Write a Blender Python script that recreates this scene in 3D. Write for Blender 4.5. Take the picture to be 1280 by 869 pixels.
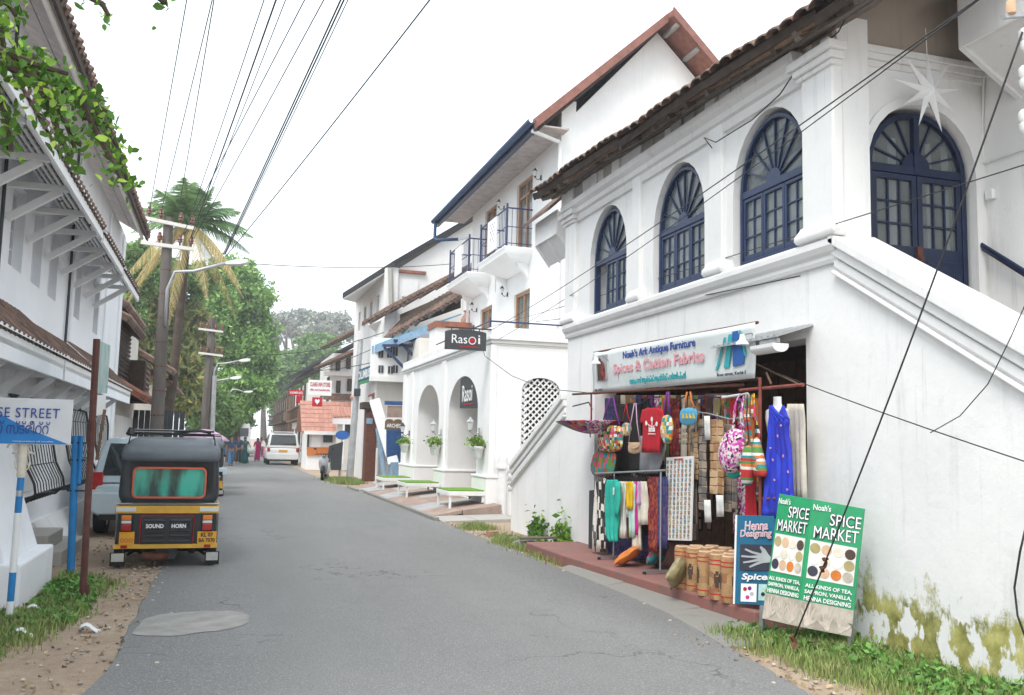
import bpy, bmesh, math, random
import numpy as np
from math import sin, cos, pi, radians, sqrt, atan2
from mathutils import Vector, Matrix, Euler, noise
from mathutils.geometry import tessellate_polygon

SC = bpy.context.scene
COL = SC.collection
for o in list(bpy.data.objects):
    bpy.data.objects.remove(o)
RND = random.Random(11)
NP = np.random.default_rng(5)

# ------------------------------------------------------------------ camera
CH = 1.6
YAW, PIT, ROL = radians(17.2), radians(6.0), radians(1.3)
FPX = 1150.0
_f = Vector((sin(YAW) * cos(PIT), cos(YAW) * cos(PIT), sin(PIT)))
_r = Vector((cos(YAW), -sin(YAW), 0))
_u = _r.cross(_f)
CR = _r * cos(ROL) + _u * sin(ROL)
CU = _u * cos(ROL) - _r * sin(ROL)
cam = bpy.data.cameras.new('camera')
cam.sensor_width = 36
cam.lens = FPX / 1280 * 36
cam.clip_end = 4000
camo = bpy.data.objects.new('camera', cam)
COL.objects.link(camo)
camo.matrix_world = Matrix(((CR.x, CU.x, -_f.x, 0), (CR.y, CU.y, -_f.y, 0), (CR.z, CU.z, -_f.z, CH), (0, 0, 0, 1)))
SC.camera = camo

# ------------------------------------------------------------------ sky, sun, exposure
SUN_EL, SUN_AZ = radians(54), radians(222)      # azimuth clockwise from +Y: behind the viewer, to the left
w = bpy.data.worlds.new('World')
SC.world = w
w.use_nodes = True
nt = w.node_tree
bgn = nt.nodes['Background']
sky = nt.nodes.new('ShaderNodeTexSky')
sky.sky_type = 'NISHITA'
sky.sun_disc = False
sky.sun_elevation = SUN_EL
sky.sun_rotation = SUN_AZ
sky.air_density = 1.0
sky.dust_density = 4.0
mixw = nt.nodes.new('ShaderNodeMix')
mixw.data_type = 'RGBA'
mixw.inputs['Factor'].default_value = 0.93       # closed overcast: an even pale sheet over the blue
mixw.inputs[7].default_value = (8.9, 9.7, 10.3, 1)
nt.links.new(sky.outputs[0], mixw.inputs[6])
nt.links.new(mixw.outputs[2], bgn.inputs[0])
bgn.inputs[1].default_value = 0.125
sl = bpy.data.lights.new('sun', 'SUN')
sl.energy = 2.0
sl.angle = radians(28)
sl.color = (1, 0.96, 0.9)
slo = bpy.data.objects.new('sun', sl)
COL.objects.link(slo)
_sd = Vector((sin(SUN_AZ) * cos(SUN_EL), cos(SUN_AZ) * cos(SUN_EL), sin(SUN_EL)))
slo.rotation_euler = _sd.to_track_quat('Z', 'Y').to_euler()
SC.view_settings.view_transform = 'Standard'
SC.view_settings.look = 'None'
SC.view_settings.gamma = 1
SC.view_settings.exposure = 0.64
SC.cycles.max_bounces = 6
SC.cycles.transparent_max_bounces = 12

# ------------------------------------------------------------------ helpers
def sight(px, py, axis, val):
    """point where the line of sight of photo pixel (px,py) meets a real plane x/y/z = val"""
    d = _f + CR * ((px - 640) / FPX) - CU * ((py - 434.5) / FPX)
    o = Vector((0, 0, CH))
    k = 'xyz'.index(axis)
    return o + d * ((val - o[k]) / d[k])

ORG = {}
MATS = {}

class MB:
    def __init__(s):
        s.v, s.f, s.m, s.mi = [], [], [], 0
    def add(s, vs, fs):
        o = len(s.v)
        s.v += [tuple(p) for p in vs]
        for f in fs:
            s.f.append([i + o for i in f])
            s.m.append(s.mi)
        return s
    def bx(s, x0, x1, y0, y1, z0, z1):
        return s.add([(x0, y0, z0), (x1, y0, z0), (x1, y1, z0), (x0, y1, z0), (x0, y0, z1), (x1, y0, z1), (x1, y1, z1), (x0, y1, z1)],
                     [(0, 3, 2, 1), (4, 5, 6, 7), (0, 1, 5, 4), (1, 2, 6, 5), (2, 3, 7, 6), (3, 0, 4, 7)])
    def box(s, c, d, rot=(0, 0, 0)):
        m = Euler(rot).to_matrix()
        c = Vector(c)
        q = [(x * d[0] / 2, y * d[1] / 2, z * d[2] / 2) for z in (-1, 1) for x, y in ((-1, -1), (1, -1), (1, 1), (-1, 1))]
        return s.add([c + m @ Vector(p) for p in q], [(0, 3, 2, 1), (4, 5, 6, 7), (0, 1, 5, 4), (1, 2, 6, 5), (2, 3, 7, 6), (3, 0, 4, 7)])
    def bar(s, a, b, wd, ht, up=(0, 0, 1)):
        """square bar from a to b"""
        a, b = Vector(a), Vector(b)
        t = (b - a).normalized()
        sd = t.cross(Vector(up))
        if sd.length < 1e-4:
            sd = t.cross(Vector((1, 0, 0)))
        sd.normalize()
        n = sd.cross(t)
        P = []
        for c in (a, b):
            for i, j in ((-1, -1), (1, -1), (1, 1), (-1, 1)):
                P.append(c + sd * (i * wd / 2) + n * (j * ht / 2))
        return s.add(P, [(3, 2, 1, 0), (4, 5, 6, 7), (0, 1, 5, 4), (1, 2, 6, 5), (2, 3, 7, 6), (3, 0, 4, 7)])
    def tube(s, pts, r, n=6, cap=True):
        pts = [Vector(p) for p in pts]
        k = len(pts)
        rs = r if isinstance(r, (list, tuple)) else [r] * k
        P = []
        prev = None
        for i, p in enumerate(pts):
            t = (pts[min(i + 1, k - 1)] - pts[max(i - 1, 0)])
            t = t.normalized() if t.length > 1e-9 else Vector((0, 0, 1))
            if prev is None:
                a = t.orthogonal().normalized()
            else:
                a = prev - t * prev.dot(t)
                a = a.normalized() if a.length > 1e-6 else t.orthogonal().normalized()
            prev = a
            b = t.cross(a)
            for j in range(n):
                an = 2 * pi * j / n
                P.append(p + (a * cos(an) + b * sin(an)) * rs[i])
        F = []
        for i in range(k - 1):
            for j in range(n):
                F.append((i * n + j, i * n + (j + 1) % n, (i + 1) * n + (j + 1) % n, (i + 1) * n + j))
        if cap:
            F.append(tuple(range(n - 1, -1, -1)))
            F.append(tuple((k - 1) * n + j for j in range(n)))
        return s.add(P, F)
    def lathe(s, prof, c=(0, 0, 0), n=14, sx=1, sy=1):
        """prof: (radius, z) from bottom to top, z relative to c"""
        c = Vector(c)
        P = [c + Vector((r * cos(2 * pi * j / n) * sx, r * sin(2 * pi * j / n) * sy, z)) for r, z in prof for j in range(n)]
        F = []
        k = len(prof)
        for i in range(k - 1):
            for j in range(n):
                F.append((i * n + j, i * n + (j + 1) % n, (i + 1) * n + (j + 1) % n, (i + 1) * n + j))
        F.append(tuple(range(n - 1, -1, -1)))
        F.append(tuple((k - 1) * n + j for j in range(n)))
        return s.add(P, F)
    def prism(s, poly, ax, a, b):
        """extrude a 2D polygon along ax from a to b. 'x': poly=(y,z), 'y': poly=(x,z), 'z': poly=(x,y)"""
        def P(q, t):
            return {'x': (t, q[0], q[1]), 'y': (q[0], t, q[1]), 'z': (q[0], q[1], t)}[ax]
        n = len(poly)
        o = len(s.v)
        s.v += [P(q, a) for q in poly] + [P(q, b) for q in poly]
        tri = tessellate_polygon([[Vector((q[0], q[1], 0)) for q in poly]])
        for t in tri:
            s.f.append([o + i for i in t]); s.m.append(s.mi)
            s.f.append([o + n + i for i in reversed(t)]); s.m.append(s.mi)
        for i in range(n):
            j = (i + 1) % n
            s.f.append([o + i, o + j, o + n + j, o + n + i]); s.m.append(s.mi)
        return s
    def sweep(s, prof, pts, up=(0, 0, 1), flip=1):
        """sweep a closed profile (side, up) along straight pieces, mitred"""
        pts = [Vector(p) for p in pts]
        n, k = len(prof), len(pts)
        up = Vector(up)
        P = []
        for i in range(k):
            d0 = (pts[i] - pts[max(i - 1, 0)]); d1 = (pts[min(i + 1, k - 1)] - pts[i])
            if i == 0: d0 = d1
            if i == k - 1: d1 = d0
            t = (d0.normalized() + d1.normalized()).normalized()
            sd = t.cross(up).normalized() * flip
            k2 = 1 / max(0.5, t.dot(d1.normalized()))
            for a, b in prof:
                P.append(pts[i] + sd * a * (k2 if abs(t.z) < .01 else 1) + up * b)
        F = []
        for i in range(k - 1):
            for j in range(n):
                F.append((i * n + j, i * n + (j + 1) % n, (i + 1) * n + (j + 1) % n, (i + 1) * n + j))
        F.append(tuple(range(n))); F.append(tuple((k - 1) * n + j for j in reversed(range(n))))
        return s.add(P, F)
    def grid(s, fn, nu, nv):
        P = [fn(i / nu, j / nv) for j in range(nv + 1) for i in range(nu + 1)]
        F = [(j * (nu + 1) + i, j * (nu + 1) + i + 1, (j + 1) * (nu + 1) + i + 1, (j + 1) * (nu + 1) + i) for j in range(nv) for i in range(nu)]
        return s.add(P, F)
    def loft(s, rings, cap=True):
        n = len(rings[0])
        P = [p for r in rings for p in r]
        F = []
        for i in range(len(rings) - 1):
            for j in range(n):
                F.append((i * n + j, i * n + (j + 1) % n, (i + 1) * n + (j + 1) % n, (i + 1) * n + j))
        if cap:
            F.append(tuple(range(n - 1, -1, -1)))
            F.append(tuple((len(rings) - 1) * n + j for j in range(n)))
        return s.add(P, F)
    def xf(s, M, start=0):
        s.v[start:] = [tuple(M @ Vector(p)) for p in s.v[start:]]
        return s
    def build(s, name, mats, parent=None, smooth=False, bev=0, solid=0, sub=0, origin=None, fix=True, seg=2):
        me = bpy.data.meshes.new(name)
        if origin is None:
            a = np.array(s.v)
            lo, hi = a.min(0), a.max(0)
            origin = Vector(((lo[0] + hi[0]) / 2, (lo[1] + hi[1]) / 2, lo[2]))
        origin = Vector(origin)
        me.from_pydata([(p[0] - origin.x, p[1] - origin.y, p[2] - origin.z) for p in s.v], [], s.f)
        if not isinstance(mats, (list, tuple)):
            mats = [mats]
        for m in mats:
            me.materials.append(MATS[m] if isinstance(m, str) else m)
        if len(mats) > 1:
            me.polygons.foreach_set('material_index', s.m)
        if fix:
            bm = bmesh.new(); bm.from_mesh(me)
            bmesh.ops.recalc_face_normals(bm, faces=bm.faces)
            bm.to_mesh(me); bm.free()
        return finish(name, me, origin, parent, smooth, bev, solid, sub, seg)

def finish(name, me, origin, parent=None, smooth=False, bev=0, solid=0, sub=0, seg=2):
    o = bpy.data.objects.new(name, me)
    COL.objects.link(o)
    ORG[o.name] = Vector(origin)
    if parent:
        o.parent = parent
        o.location = Vector(origin) - ORG[parent.name]
    else:
        o.location = origin
    if solid:
        m = o.modifiers.new('s', 'SOLIDIFY'); m.thickness = solid; m.offset = 0
    if bev:
        m = o.modifiers.new('b', 'BEVEL'); m.width = bev; m.segments = seg; m.limit_method = 'ANGLE'; m.angle_limit = radians(40)
    if sub:
        m = o.modifiers.new('u', 'SUBSURF'); m.levels = sub; m.render_levels = sub
    if smooth:
        me.polygons.foreach_set('use_smooth', [True] * len(me.polygons))
        if smooth != 'all' and not sub:
            try:
                me.set_sharp_from_angle(angle=radians(38))
            except Exception:
                pass
    return o

def tag(o, label, cat, group=None):
    o['label'] = label; o['category'] = cat
    if group: o['group'] = group
    return o

def thing(name, label, cat, loc=(0, 0, 0), rotz=0, group=None, local=False):
    o = bpy.data.objects.new(name, None)
    COL.objects.link(o)
    o.empty_display_size = .1
    o.location = loc; o.rotation_euler = (0, 0, rotz)
    ORG[o.name] = Vector((0, 0, 0)) if local else Vector(loc)
    return tag(o, label, cat, group)

def struct(o, kind='structure'):
    o['kind'] = kind
    return o

def dup(o, parent=None, loc=None, rotz=None):
    c = o.copy(); COL.objects.link(c)
    ORG[c.name] = ORG[o.name]
    if parent is not None: c.parent = parent
    if loc is not None: c.location = loc
    if rotz is not None: c.rotation_euler = (o.rotation_euler.x, o.rotation_euler.y, rotz)
    for ch in list(o.children):
        dup(ch, c)
    return c

def inst(o, loc, rot=None, scale=None):
    """another single piece sharing mesh data, world position loc (bottom centre)"""
    c = o.copy(); COL.objects.link(c)
    ORG[c.name] = Vector(loc)
    c.location = Vector(loc) - (ORG[o.parent.name] if o.parent else Vector())
    if rot is not None: c.rotation_euler = rot
    if scale is not None: c.scale = scale
    return c

def plane_mesh(outline, holes, thick):
    """flat plate with holes from 2D outlines; returns verts, faces in (u,v,w)"""
    cu = bpy.data.curves.new('tmp', 'CURVE'); cu.dimensions = '2D'; cu.fill_mode = 'BOTH'; cu.extrude = thick / 2
    for lp in [outline] + list(holes):
        sp = cu.splines.new('POLY'); sp.points.add(len(lp) - 1); sp.use_cyclic_u = True
        for p, q in zip(sp.points, lp): p.co = (q[0], q[1], 0, 1)
    ob = bpy.data.objects.new('tmp', cu); COL.objects.link(ob)
    dg = bpy.context.evaluated_depsgraph_get()
    me = bpy.data.meshes.new_from_object(ob.evaluated_get(dg))
    V = [tuple(v.co) for v in me.vertices]; F = [tuple(p.vertices) for p in me.polygons]
    bpy.data.objects.remove(ob); bpy.data.curves.remove(cu); bpy.data.meshes.remove(me)
    return V, F

def wall(mb, ax, outline, holes, a, b):
    """plate between planes ax=a and ax=b. 'x': outline (y,z), 'y': outline (x,z), 'z': (x,y)"""
    V, F = plane_mesh(outline, holes, abs(b - a))
    m = (a + b) / 2
    mp = {'x': lambda u, v, w: (m + w, u, v), 'y': lambda u, v, w: (u, m + w, v), 'z': lambda u, v, w: (u, v, m + w)}[ax]
    return mb.add([mp(*p) for p in V], F)

def arch(c, hw, z0, zs, rise, n=14):
    """arched opening: centre, half width, sill, spring line, rise"""
    return [(c - hw, z0), (c + hw, z0)] + [(c + hw * cos(pi * i / n), zs + rise * sin(pi * i / n)) for i in range(n + 1)]

_FONTS = {}
def text(s, mat, at, right, up, h=None, wd=None, parent=None, name='lettering', depth=.004, bold=0, shear=0, track=1):
    cu = bpy.data.curves.new('tmp', 'FONT')
    cu.body = s; cu.align_x = 'CENTER'; cu.align_y = 'CENTER'; cu.extrude = .02; cu.offset = bold; cu.shear = shear; cu.space_character = track
    cu.resolution_u = 3
    ob = bpy.data.objects.new('tmp', cu); COL.objects.link(ob)
    dg = bpy.context.evaluated_depsgraph_get()
    me = bpy.data.meshes.new_from_object(ob.evaluated_get(dg))
    bpy.data.objects.remove(ob); bpy.data.curves.remove(cu)
    a = np.array([v.co for v in me.vertices])
    if len(a) == 0:
        return None
    lo, hi = a.min(0), a.max(0)
    sx = wd / (hi[0] - lo[0]) if wd else None
    sy = h / (hi[1] - lo[1]) if h else None
    sx = sx or sy; sy = sy or sx
    r = Vector(right).normalized(); u = Vector(up); u = (u - r * u.dot(r)).normalized(); n = r.cross(u)
    at = Vector(at)
    mb = MB()
    c = (lo + hi) / 2
    V = [at + r * ((p[0] - c[0]) * sx) + u * ((p[1] - c[1]) * sy) + n * (depth * (p[2] / .02 * .5 + .5)) for p in a]
    mb.add(V, [tuple(p.vertices) for p in me.polygons])
    bpy.data.meshes.remove(me)
    return mb.build(name, mat, parent, fix=False)

# ------------------------------------------------------------------ materials
def mk(name):
    m = bpy.data.materials.new(name); m.use_nodes = True
    MATS[name] = m
    return m, m.node_tree, m.node_tree.nodes['Principled BSDF']

def nd(t, kind, **kw):
    n = t.nodes.new(kind)
    for k, v in kw.items():
        if k.startswith('i_'):
            n.inputs[k[2:].replace('_', ' ')].default_value = v
        else:
            setattr(n, k, v)
    return n

def c4(c): return (c[0], c[1], c[2], 1)

def noise_tex(t, scale, detail=4, rough=.6, stretch=None, dist=0):
    g = nd(t, 'ShaderNodeNewGeometry')
    out = g.outputs['Position']
    if stretch:
        mp = nd(t, 'ShaderNodeMapping'); mp.inputs['Scale'].default_value = stretch
        t.links.new(out, mp.inputs[0]); out = mp.outputs[0]
    n = nd(t, 'ShaderNodeTexNoise'); n.inputs['Scale'].default_value = scale; n.inputs['Detail'].default_value = detail
    n.inputs['Roughness'].default_value = rough; n.inputs['Distortion'].default_value = dist
    t.links.new(out, n.inputs['Vector'])
    return n.outputs['Fac']

def ramp(t, src, a, b, ca=(0, 0, 0), cb=(1, 1, 1)):
    r = nd(t, 'ShaderNodeValToRGB')
    r.color_ramp.elements[0].position = a; r.color_ramp.elements[1].position = b
    r.color_ramp.elements[0].color = c4(ca); r.color_ramp.elements[1].color = c4(cb)
    t.links.new(src, r.inputs[0])
    return r.outputs[0]

def mix(t, fac, a, b, mode='MIX'):
    m = nd(t, 'ShaderNodeMix', data_type='RGBA', blend_type=mode)
    for s, v in ((0, fac), (6, a), (7, b)):
        if hasattr(v, 'is_output') or hasattr(v, 'links'):
            t.links.new(v, m.inputs[s])
        else:
            m.inputs[s].default_value = v if not isinstance(v, tuple) else c4(v)
    return m.outputs[2]

def bump(t, src, strength, dist, b):
    n = nd(t, 'ShaderNodeBump'); n.inputs['Strength'].default_value = strength; n.inputs['Distance'].default_value = dist
    t.links.new(src, n.inputs['Height']); t.links.new(n.outputs[0], b.inputs['Normal'])

def M(name, col, rough=.7, var=.25, scale=6, bmp=.0, bscale=40, metal=0, col2=None, thr=(.35, .7), spec=None, stretch=None, bdist=.01, coat=0, island=0):
    """plain material with noise mottling, optional second colour in patches, fine relief"""
    m, t, b = mk(name)
    dark = tuple(x * (1 - var) for x in col) if col2 is None else col2
    n = noise_tex(t, scale, 5, .62, stretch)
    out = ramp(t, n, thr[0], thr[1], dark, col)
    if island:
        g = nd(t, 'ShaderNodeNewGeometry')
        hs = nd(t, 'ShaderNodeHueSaturation')
        mr = nd(t, 'ShaderNodeMapRange'); mr.inputs[3].default_value = 1 - island; mr.inputs[4].default_value = 1 + island
        t.links.new(g.outputs['Random Per Island'], mr.inputs[0]); t.links.new(mr.outputs[0], hs.inputs['Value'])
        t.links.new(out, hs.inputs['Color']); out = hs.outputs[0]
    t.links.new(out, b.inputs['Base Color'])
    b.inputs['Roughness'].default_value = rough; b.inputs['Metallic'].default_value = metal
    if spec is not None: b.inputs['Specular IOR Level'].default_value = spec
    if coat: b.inputs['Coat Weight'].default_value = coat; b.inputs['Coat Roughness'].default_value = .08
    if bmp: bump(t, noise_tex(t, bscale, 4, .6), bmp, bdist, b)
    return m

def plaster(name, col, stain=(.42, .40, .37), amt=.5, moss=None):
    m, t, b = mk(name)
    big = noise_tex(t, .9, 5, .65)
    base = ramp(t, big, .3, .7, tuple(x * .9 for x in col), col)
    strk = noise_tex(t, 3.2, 5, .7, (1, 1, .12))
    f1 = ramp(t, strk, .56, .8, (0, 0, 0), (amt, amt, amt))
    base = mix(t, f1, base, stain)
    fs = ramp(t, noise_tex(t, 15, 6, .7, (1, 1, .05)), .60, .78, (0, 0, 0), (amt * .9,) * 3)
    base = mix(t, fs, base, tuple(x * .7 for x in stain))
    blot = noise_tex(t, 5.5, 8, .75)
    f2 = ramp(t, blot, .62, .78, (0, 0, 0), (amt * .8,) * 3)
    base = mix(t, f2, base, stain)
    if moss:
        # an algae stain with its own ragged outline, bounded in y and z
        y0, y1, ztop = moss
        g = nd(t, 'ShaderNodeNewGeometry'); sp = nd(t, 'ShaderNodeSeparateXYZ'); t.links.new(g.outputs['Position'], sp.inputs[0])
        def mr(src, a, b_, c, d):
            q = nd(t, 'ShaderNodeMapRange'); q.inputs[1].default_value = a; q.inputs[2].default_value = b_; q.inputs[3].default_value = c; q.inputs[4].default_value = d
            t.links.new(src, q.inputs[0]); return q.outputs[0]
        def mth(op, x, y):
            q = nd(t, 'ShaderNodeMath', operation=op)
            for i, v in enumerate((x, y)):
                if isinstance(v, (int, float)): q.inputs[i].default_value = v
                else: t.links.new(v, q.inputs[i])
            return q.outputs[0]
        h = mr(sp.outputs[2], 0, ztop, 1.05, 0)
        e1 = mr(sp.outputs[1], y0, y0 + 1.0, .2, 1); e2 = mr(sp.outputs[1], y1 - .25, y1, 1, .0)
        n1 = noise_tex(t, 3.4, 9, .76, (1, 1, .6))
        n2 = noise_tex(t, 9, 4, .6)
        v = mth('ADD', mth('MULTIPLY', mth('MULTIPLY', h, e1), e2), mth('MULTIPLY', mth('SUBTRACT', n1, .5), 1.9))
        msk = ramp(t, v, .47, .66)
        hole = ramp(t, noise_tex(t, 5.0, 5, .6, (1, 1, .6)), .53, .57, (1, 1, 1), (0, 0, 0))
        msk = mix(t, 1.0, msk, hole, 'MULTIPLY')
        mc = mix(t, ramp(t, noise_tex(t, 2.1, 5, .7), .4, .62), ramp(t, n2, .3, .75, (.10, .11, .03), (.34, .34, .10)), ramp(t, n2, .3, .75, (.36, .34, .08), (.62, .58, .24)))
        base = mix(t, msk, base, mc)
    t.links.new(base, b.inputs['Base Color'])
    b.inputs['Roughness'].default_value = .85
    b.inputs['Specular IOR Level'].default_value = .25
    bump(t, noise_tex(t, 7, 6, .6), .5, .012, b)
    return m

plaster('plaster', (.84, .838, .83), amt=.50)
plaster('plaster_moss', (.85, .848, .84), (.40, .39, .37), .46, moss=(2.0, 6.95, 1.0))
plaster('plaster_soft', (.86, .858, .85), amt=.16)
plaster('plaster_old', (.78, .77, .76), (.36, .33, .30), .6)
plaster('plaster_left', (.84, .855, .885), (.50, .50, .52), .30)
plaster('plaster_cream', (.74, .71, .66), (.36, .33, .28), .5)
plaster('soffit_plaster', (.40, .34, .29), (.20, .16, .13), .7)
plaster('concrete', (.40, .38, .35), (.24, .22, .20), .6)
plaster('concrete_dark', (.25, .24, .22), (.14, .13, .12), .6)
plaster('trim', (.82, .82, .81), amt=.3)
M('white_paint', (.80, .80, .80), .5, .08)
M('white_gloss', (.82, .82, .82), .28, .04)
M('navy', (.007, .018, .062), .38, .35, 9, .15, 30)
M('navy_frame', (.018, .042, .135), .42, .3, 9)
M('blue_frame', (.020, .042, .115), .45, .35, 9)
M('gutter_blue', (.012, .055, .16), .5, .3)
M('rail_navy', (.02, .035, .11), .45, .2)
M('black', (.012, .012, .013), .5, .3)
M('charcoal', (.045, .05, .055), .6, .2)
M('iron', (.02, .02, .022), .55, .3)
M('steel', (.45, .46, .47), .42, .2, metal=.8)
M('galv', (.55, .56, .57), .5, .25, 4, metal=.6)
M('rubber', (.015, .015, .016), .85, .3)
M('rust', (.16, .055, .03), .8, .5, 14, .3, 60)
M('rust_red', (.30, .07, .05), .7, .45, 12)
M('timber_grey', (.17, .14, .115), .85, .5, 9, .5, 30, stretch=(1, 1, 4))
M('timber_dark', (.075, .05, .035), .85, .5, 8, .4, 30)
M('timber_mid', (.20, .115, .065), .75, .4, 8, .3, 30)
M('door_wood', (.42, .22, .11), .5, .3, 8)
M('tile_red', (.33, .13, .085), .85, .4, 5, .3, 40, island=.22)
M('tile_old', (.25, .15, .11), .9, .55, 6, .4, 40, col2=(.085, .065, .055), island=.25)
M('tile_pink', (.50, .25, .19), .85, .25, 5, island=.12)
M('tile_black', (.05, .048, .05), .9, .4, 5, island=.25)
M('soffit_panel', (.54, .475, .45), .85, .3, 5, .2, 20, island=.1)
M('red_oxide', (.30, .115, .095), .7, .4, 3.5, .2, 20, col2=(.20, .11, .095))
M('grass_blade', (.15, .26, .05), .7, .3, 3, col2=(.26, .28, .10), island=.4)
M('weed_leaf', (.13, .30, .045), .6, .3, 3, col2=(.07, .18, .03), island=.35)
M('dry_leaf', (.42, .31, .19), .9, .4, 3, island=.4)
M('turf', (.16, .34, .03), .85, .4, 30, .6, 120)
M('bark', (.115, .085, .065), .95, .45, 5, .8, 22, bdist=.03)
M('pole_concrete', (.15, .13, .115), .9, .35, 5, .5, 30, stretch=(1, 1, .2))
M('insulator_brown', (.16, .05, .03), .3, .2)
M('porcelain', (.75, .76, .74), .25, .1)
M('wire', (.02, .02, .022), .6, .1)
M('curtain', (.76, .77, .76), .9, .3, 7, stretch=(14, 14, .3))
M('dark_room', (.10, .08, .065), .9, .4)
M('skin', (.30, .155, .095), .55, .12)
M('hair', (.012, .010, .009), .5, .2)

def glassy(name, tint, trans=.55, rough=.03):
    """window glass: clear with mirror sheen"""
    m, t, b = mk(name)
    b.inputs['Base Color'].default_value = c4(tint); b.inputs['Roughness'].default_value = rough
    b.inputs['Specular IOR Level'].default_value = .8
    tr = nd(t, 'ShaderNodeBsdfTransparent'); tr.inputs[0].default_value = (.86, .9, .9, 1)
    mx = nd(t, 'ShaderNodeMixShader'); mx.inputs[0].default_value = 1 - trans
    t.links.new(tr.outputs[0], mx.inputs[1]); t.links.new(b.outputs[0], mx.inputs[2])
    t.links.new(mx.outputs[0], t.nodes['Material Output'].inputs['Surface'])
    bump(t, noise_tex(t, 3, 2, .5), .05, .02, b)
    return m
glassy('glass', (.24, .27, .28), .5)
glassy('glass_dark', (.02, .025, .03), .25)
glassy('glass_car', (.012, .015, .018), .2)

def leafmat(name, c1, c2, c3=None, sheen=.35):
    m, t, b = mk(name)
    g = nd(t, 'ShaderNodeNewGeometry')
    n = noise_tex(t, .55, 4, .6)
    col = ramp(t, n, .32, .68, c1, c2)
    if c3:
        q = ramp(t, g.outputs['Random Per Island'], .72, .9)
        col = mix(t, q, col, c3)
    hs = nd(t, 'ShaderNodeHueSaturation')
    mr = nd(t, 'ShaderNodeMapRange'); mr.inputs[3].default_value = .6; mr.inputs[4].default_value = 1.4
    t.links.new(g.outputs['Random Per Island'], mr.inputs[0]); t.links.new(mr.outputs[0], hs.inputs['Value'])
    t.links.new(col, hs.inputs['Color'])
    t.links.new(hs.outputs[0], b.inputs['Base Color'])
    b.inputs['Roughness'].default_value = .55
    b.inputs['Specular IOR Level'].default_value = sheen
    ts = nd(t, 'ShaderNodeBsdfTranslucent'); t.links.new(hs.outputs[0], ts.inputs[0])
    mx = nd(t, 'ShaderNodeMixShader'); mx.inputs[0].default_value = .3
    t.links.new(b.outputs[0], mx.inputs[1]); t.links.new(ts.outputs[0], mx.inputs[2])
    t.links.new(mx.outputs[0], t.nodes['Material Output'].inputs['Surface'])
    return m
leafmat('leaf_near', (.055, .15, .018), (.12, .26, .03), (.30, .45, .06))
leafmat('leaf_bright', (.14, .29, .06), (.24, .41, .11), (.36, .50, .17))
leafmat('leaf_mid', (.14, .25, .08), (.22, .34, .11))  # lightened so the colour itself carries distance haze
leafmat('leaf_bamboo', (.22, .29, .09), (.32, .36, .13), (.44, .38, .14))
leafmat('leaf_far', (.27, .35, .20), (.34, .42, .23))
leafmat('leaf_haze_grey', (.30, .31, .28), (.36, .37, .32), (.34, .38, .27))  # leaf green greyed to put far haze into the colour
leafmat('leaf_palm', (.14, .25, .11), (.22, .34, .13))
leafmat('leaf_palm_dry', (.42, .36, .15), (.50, .42, .18), (.48, .32, .12))
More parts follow.
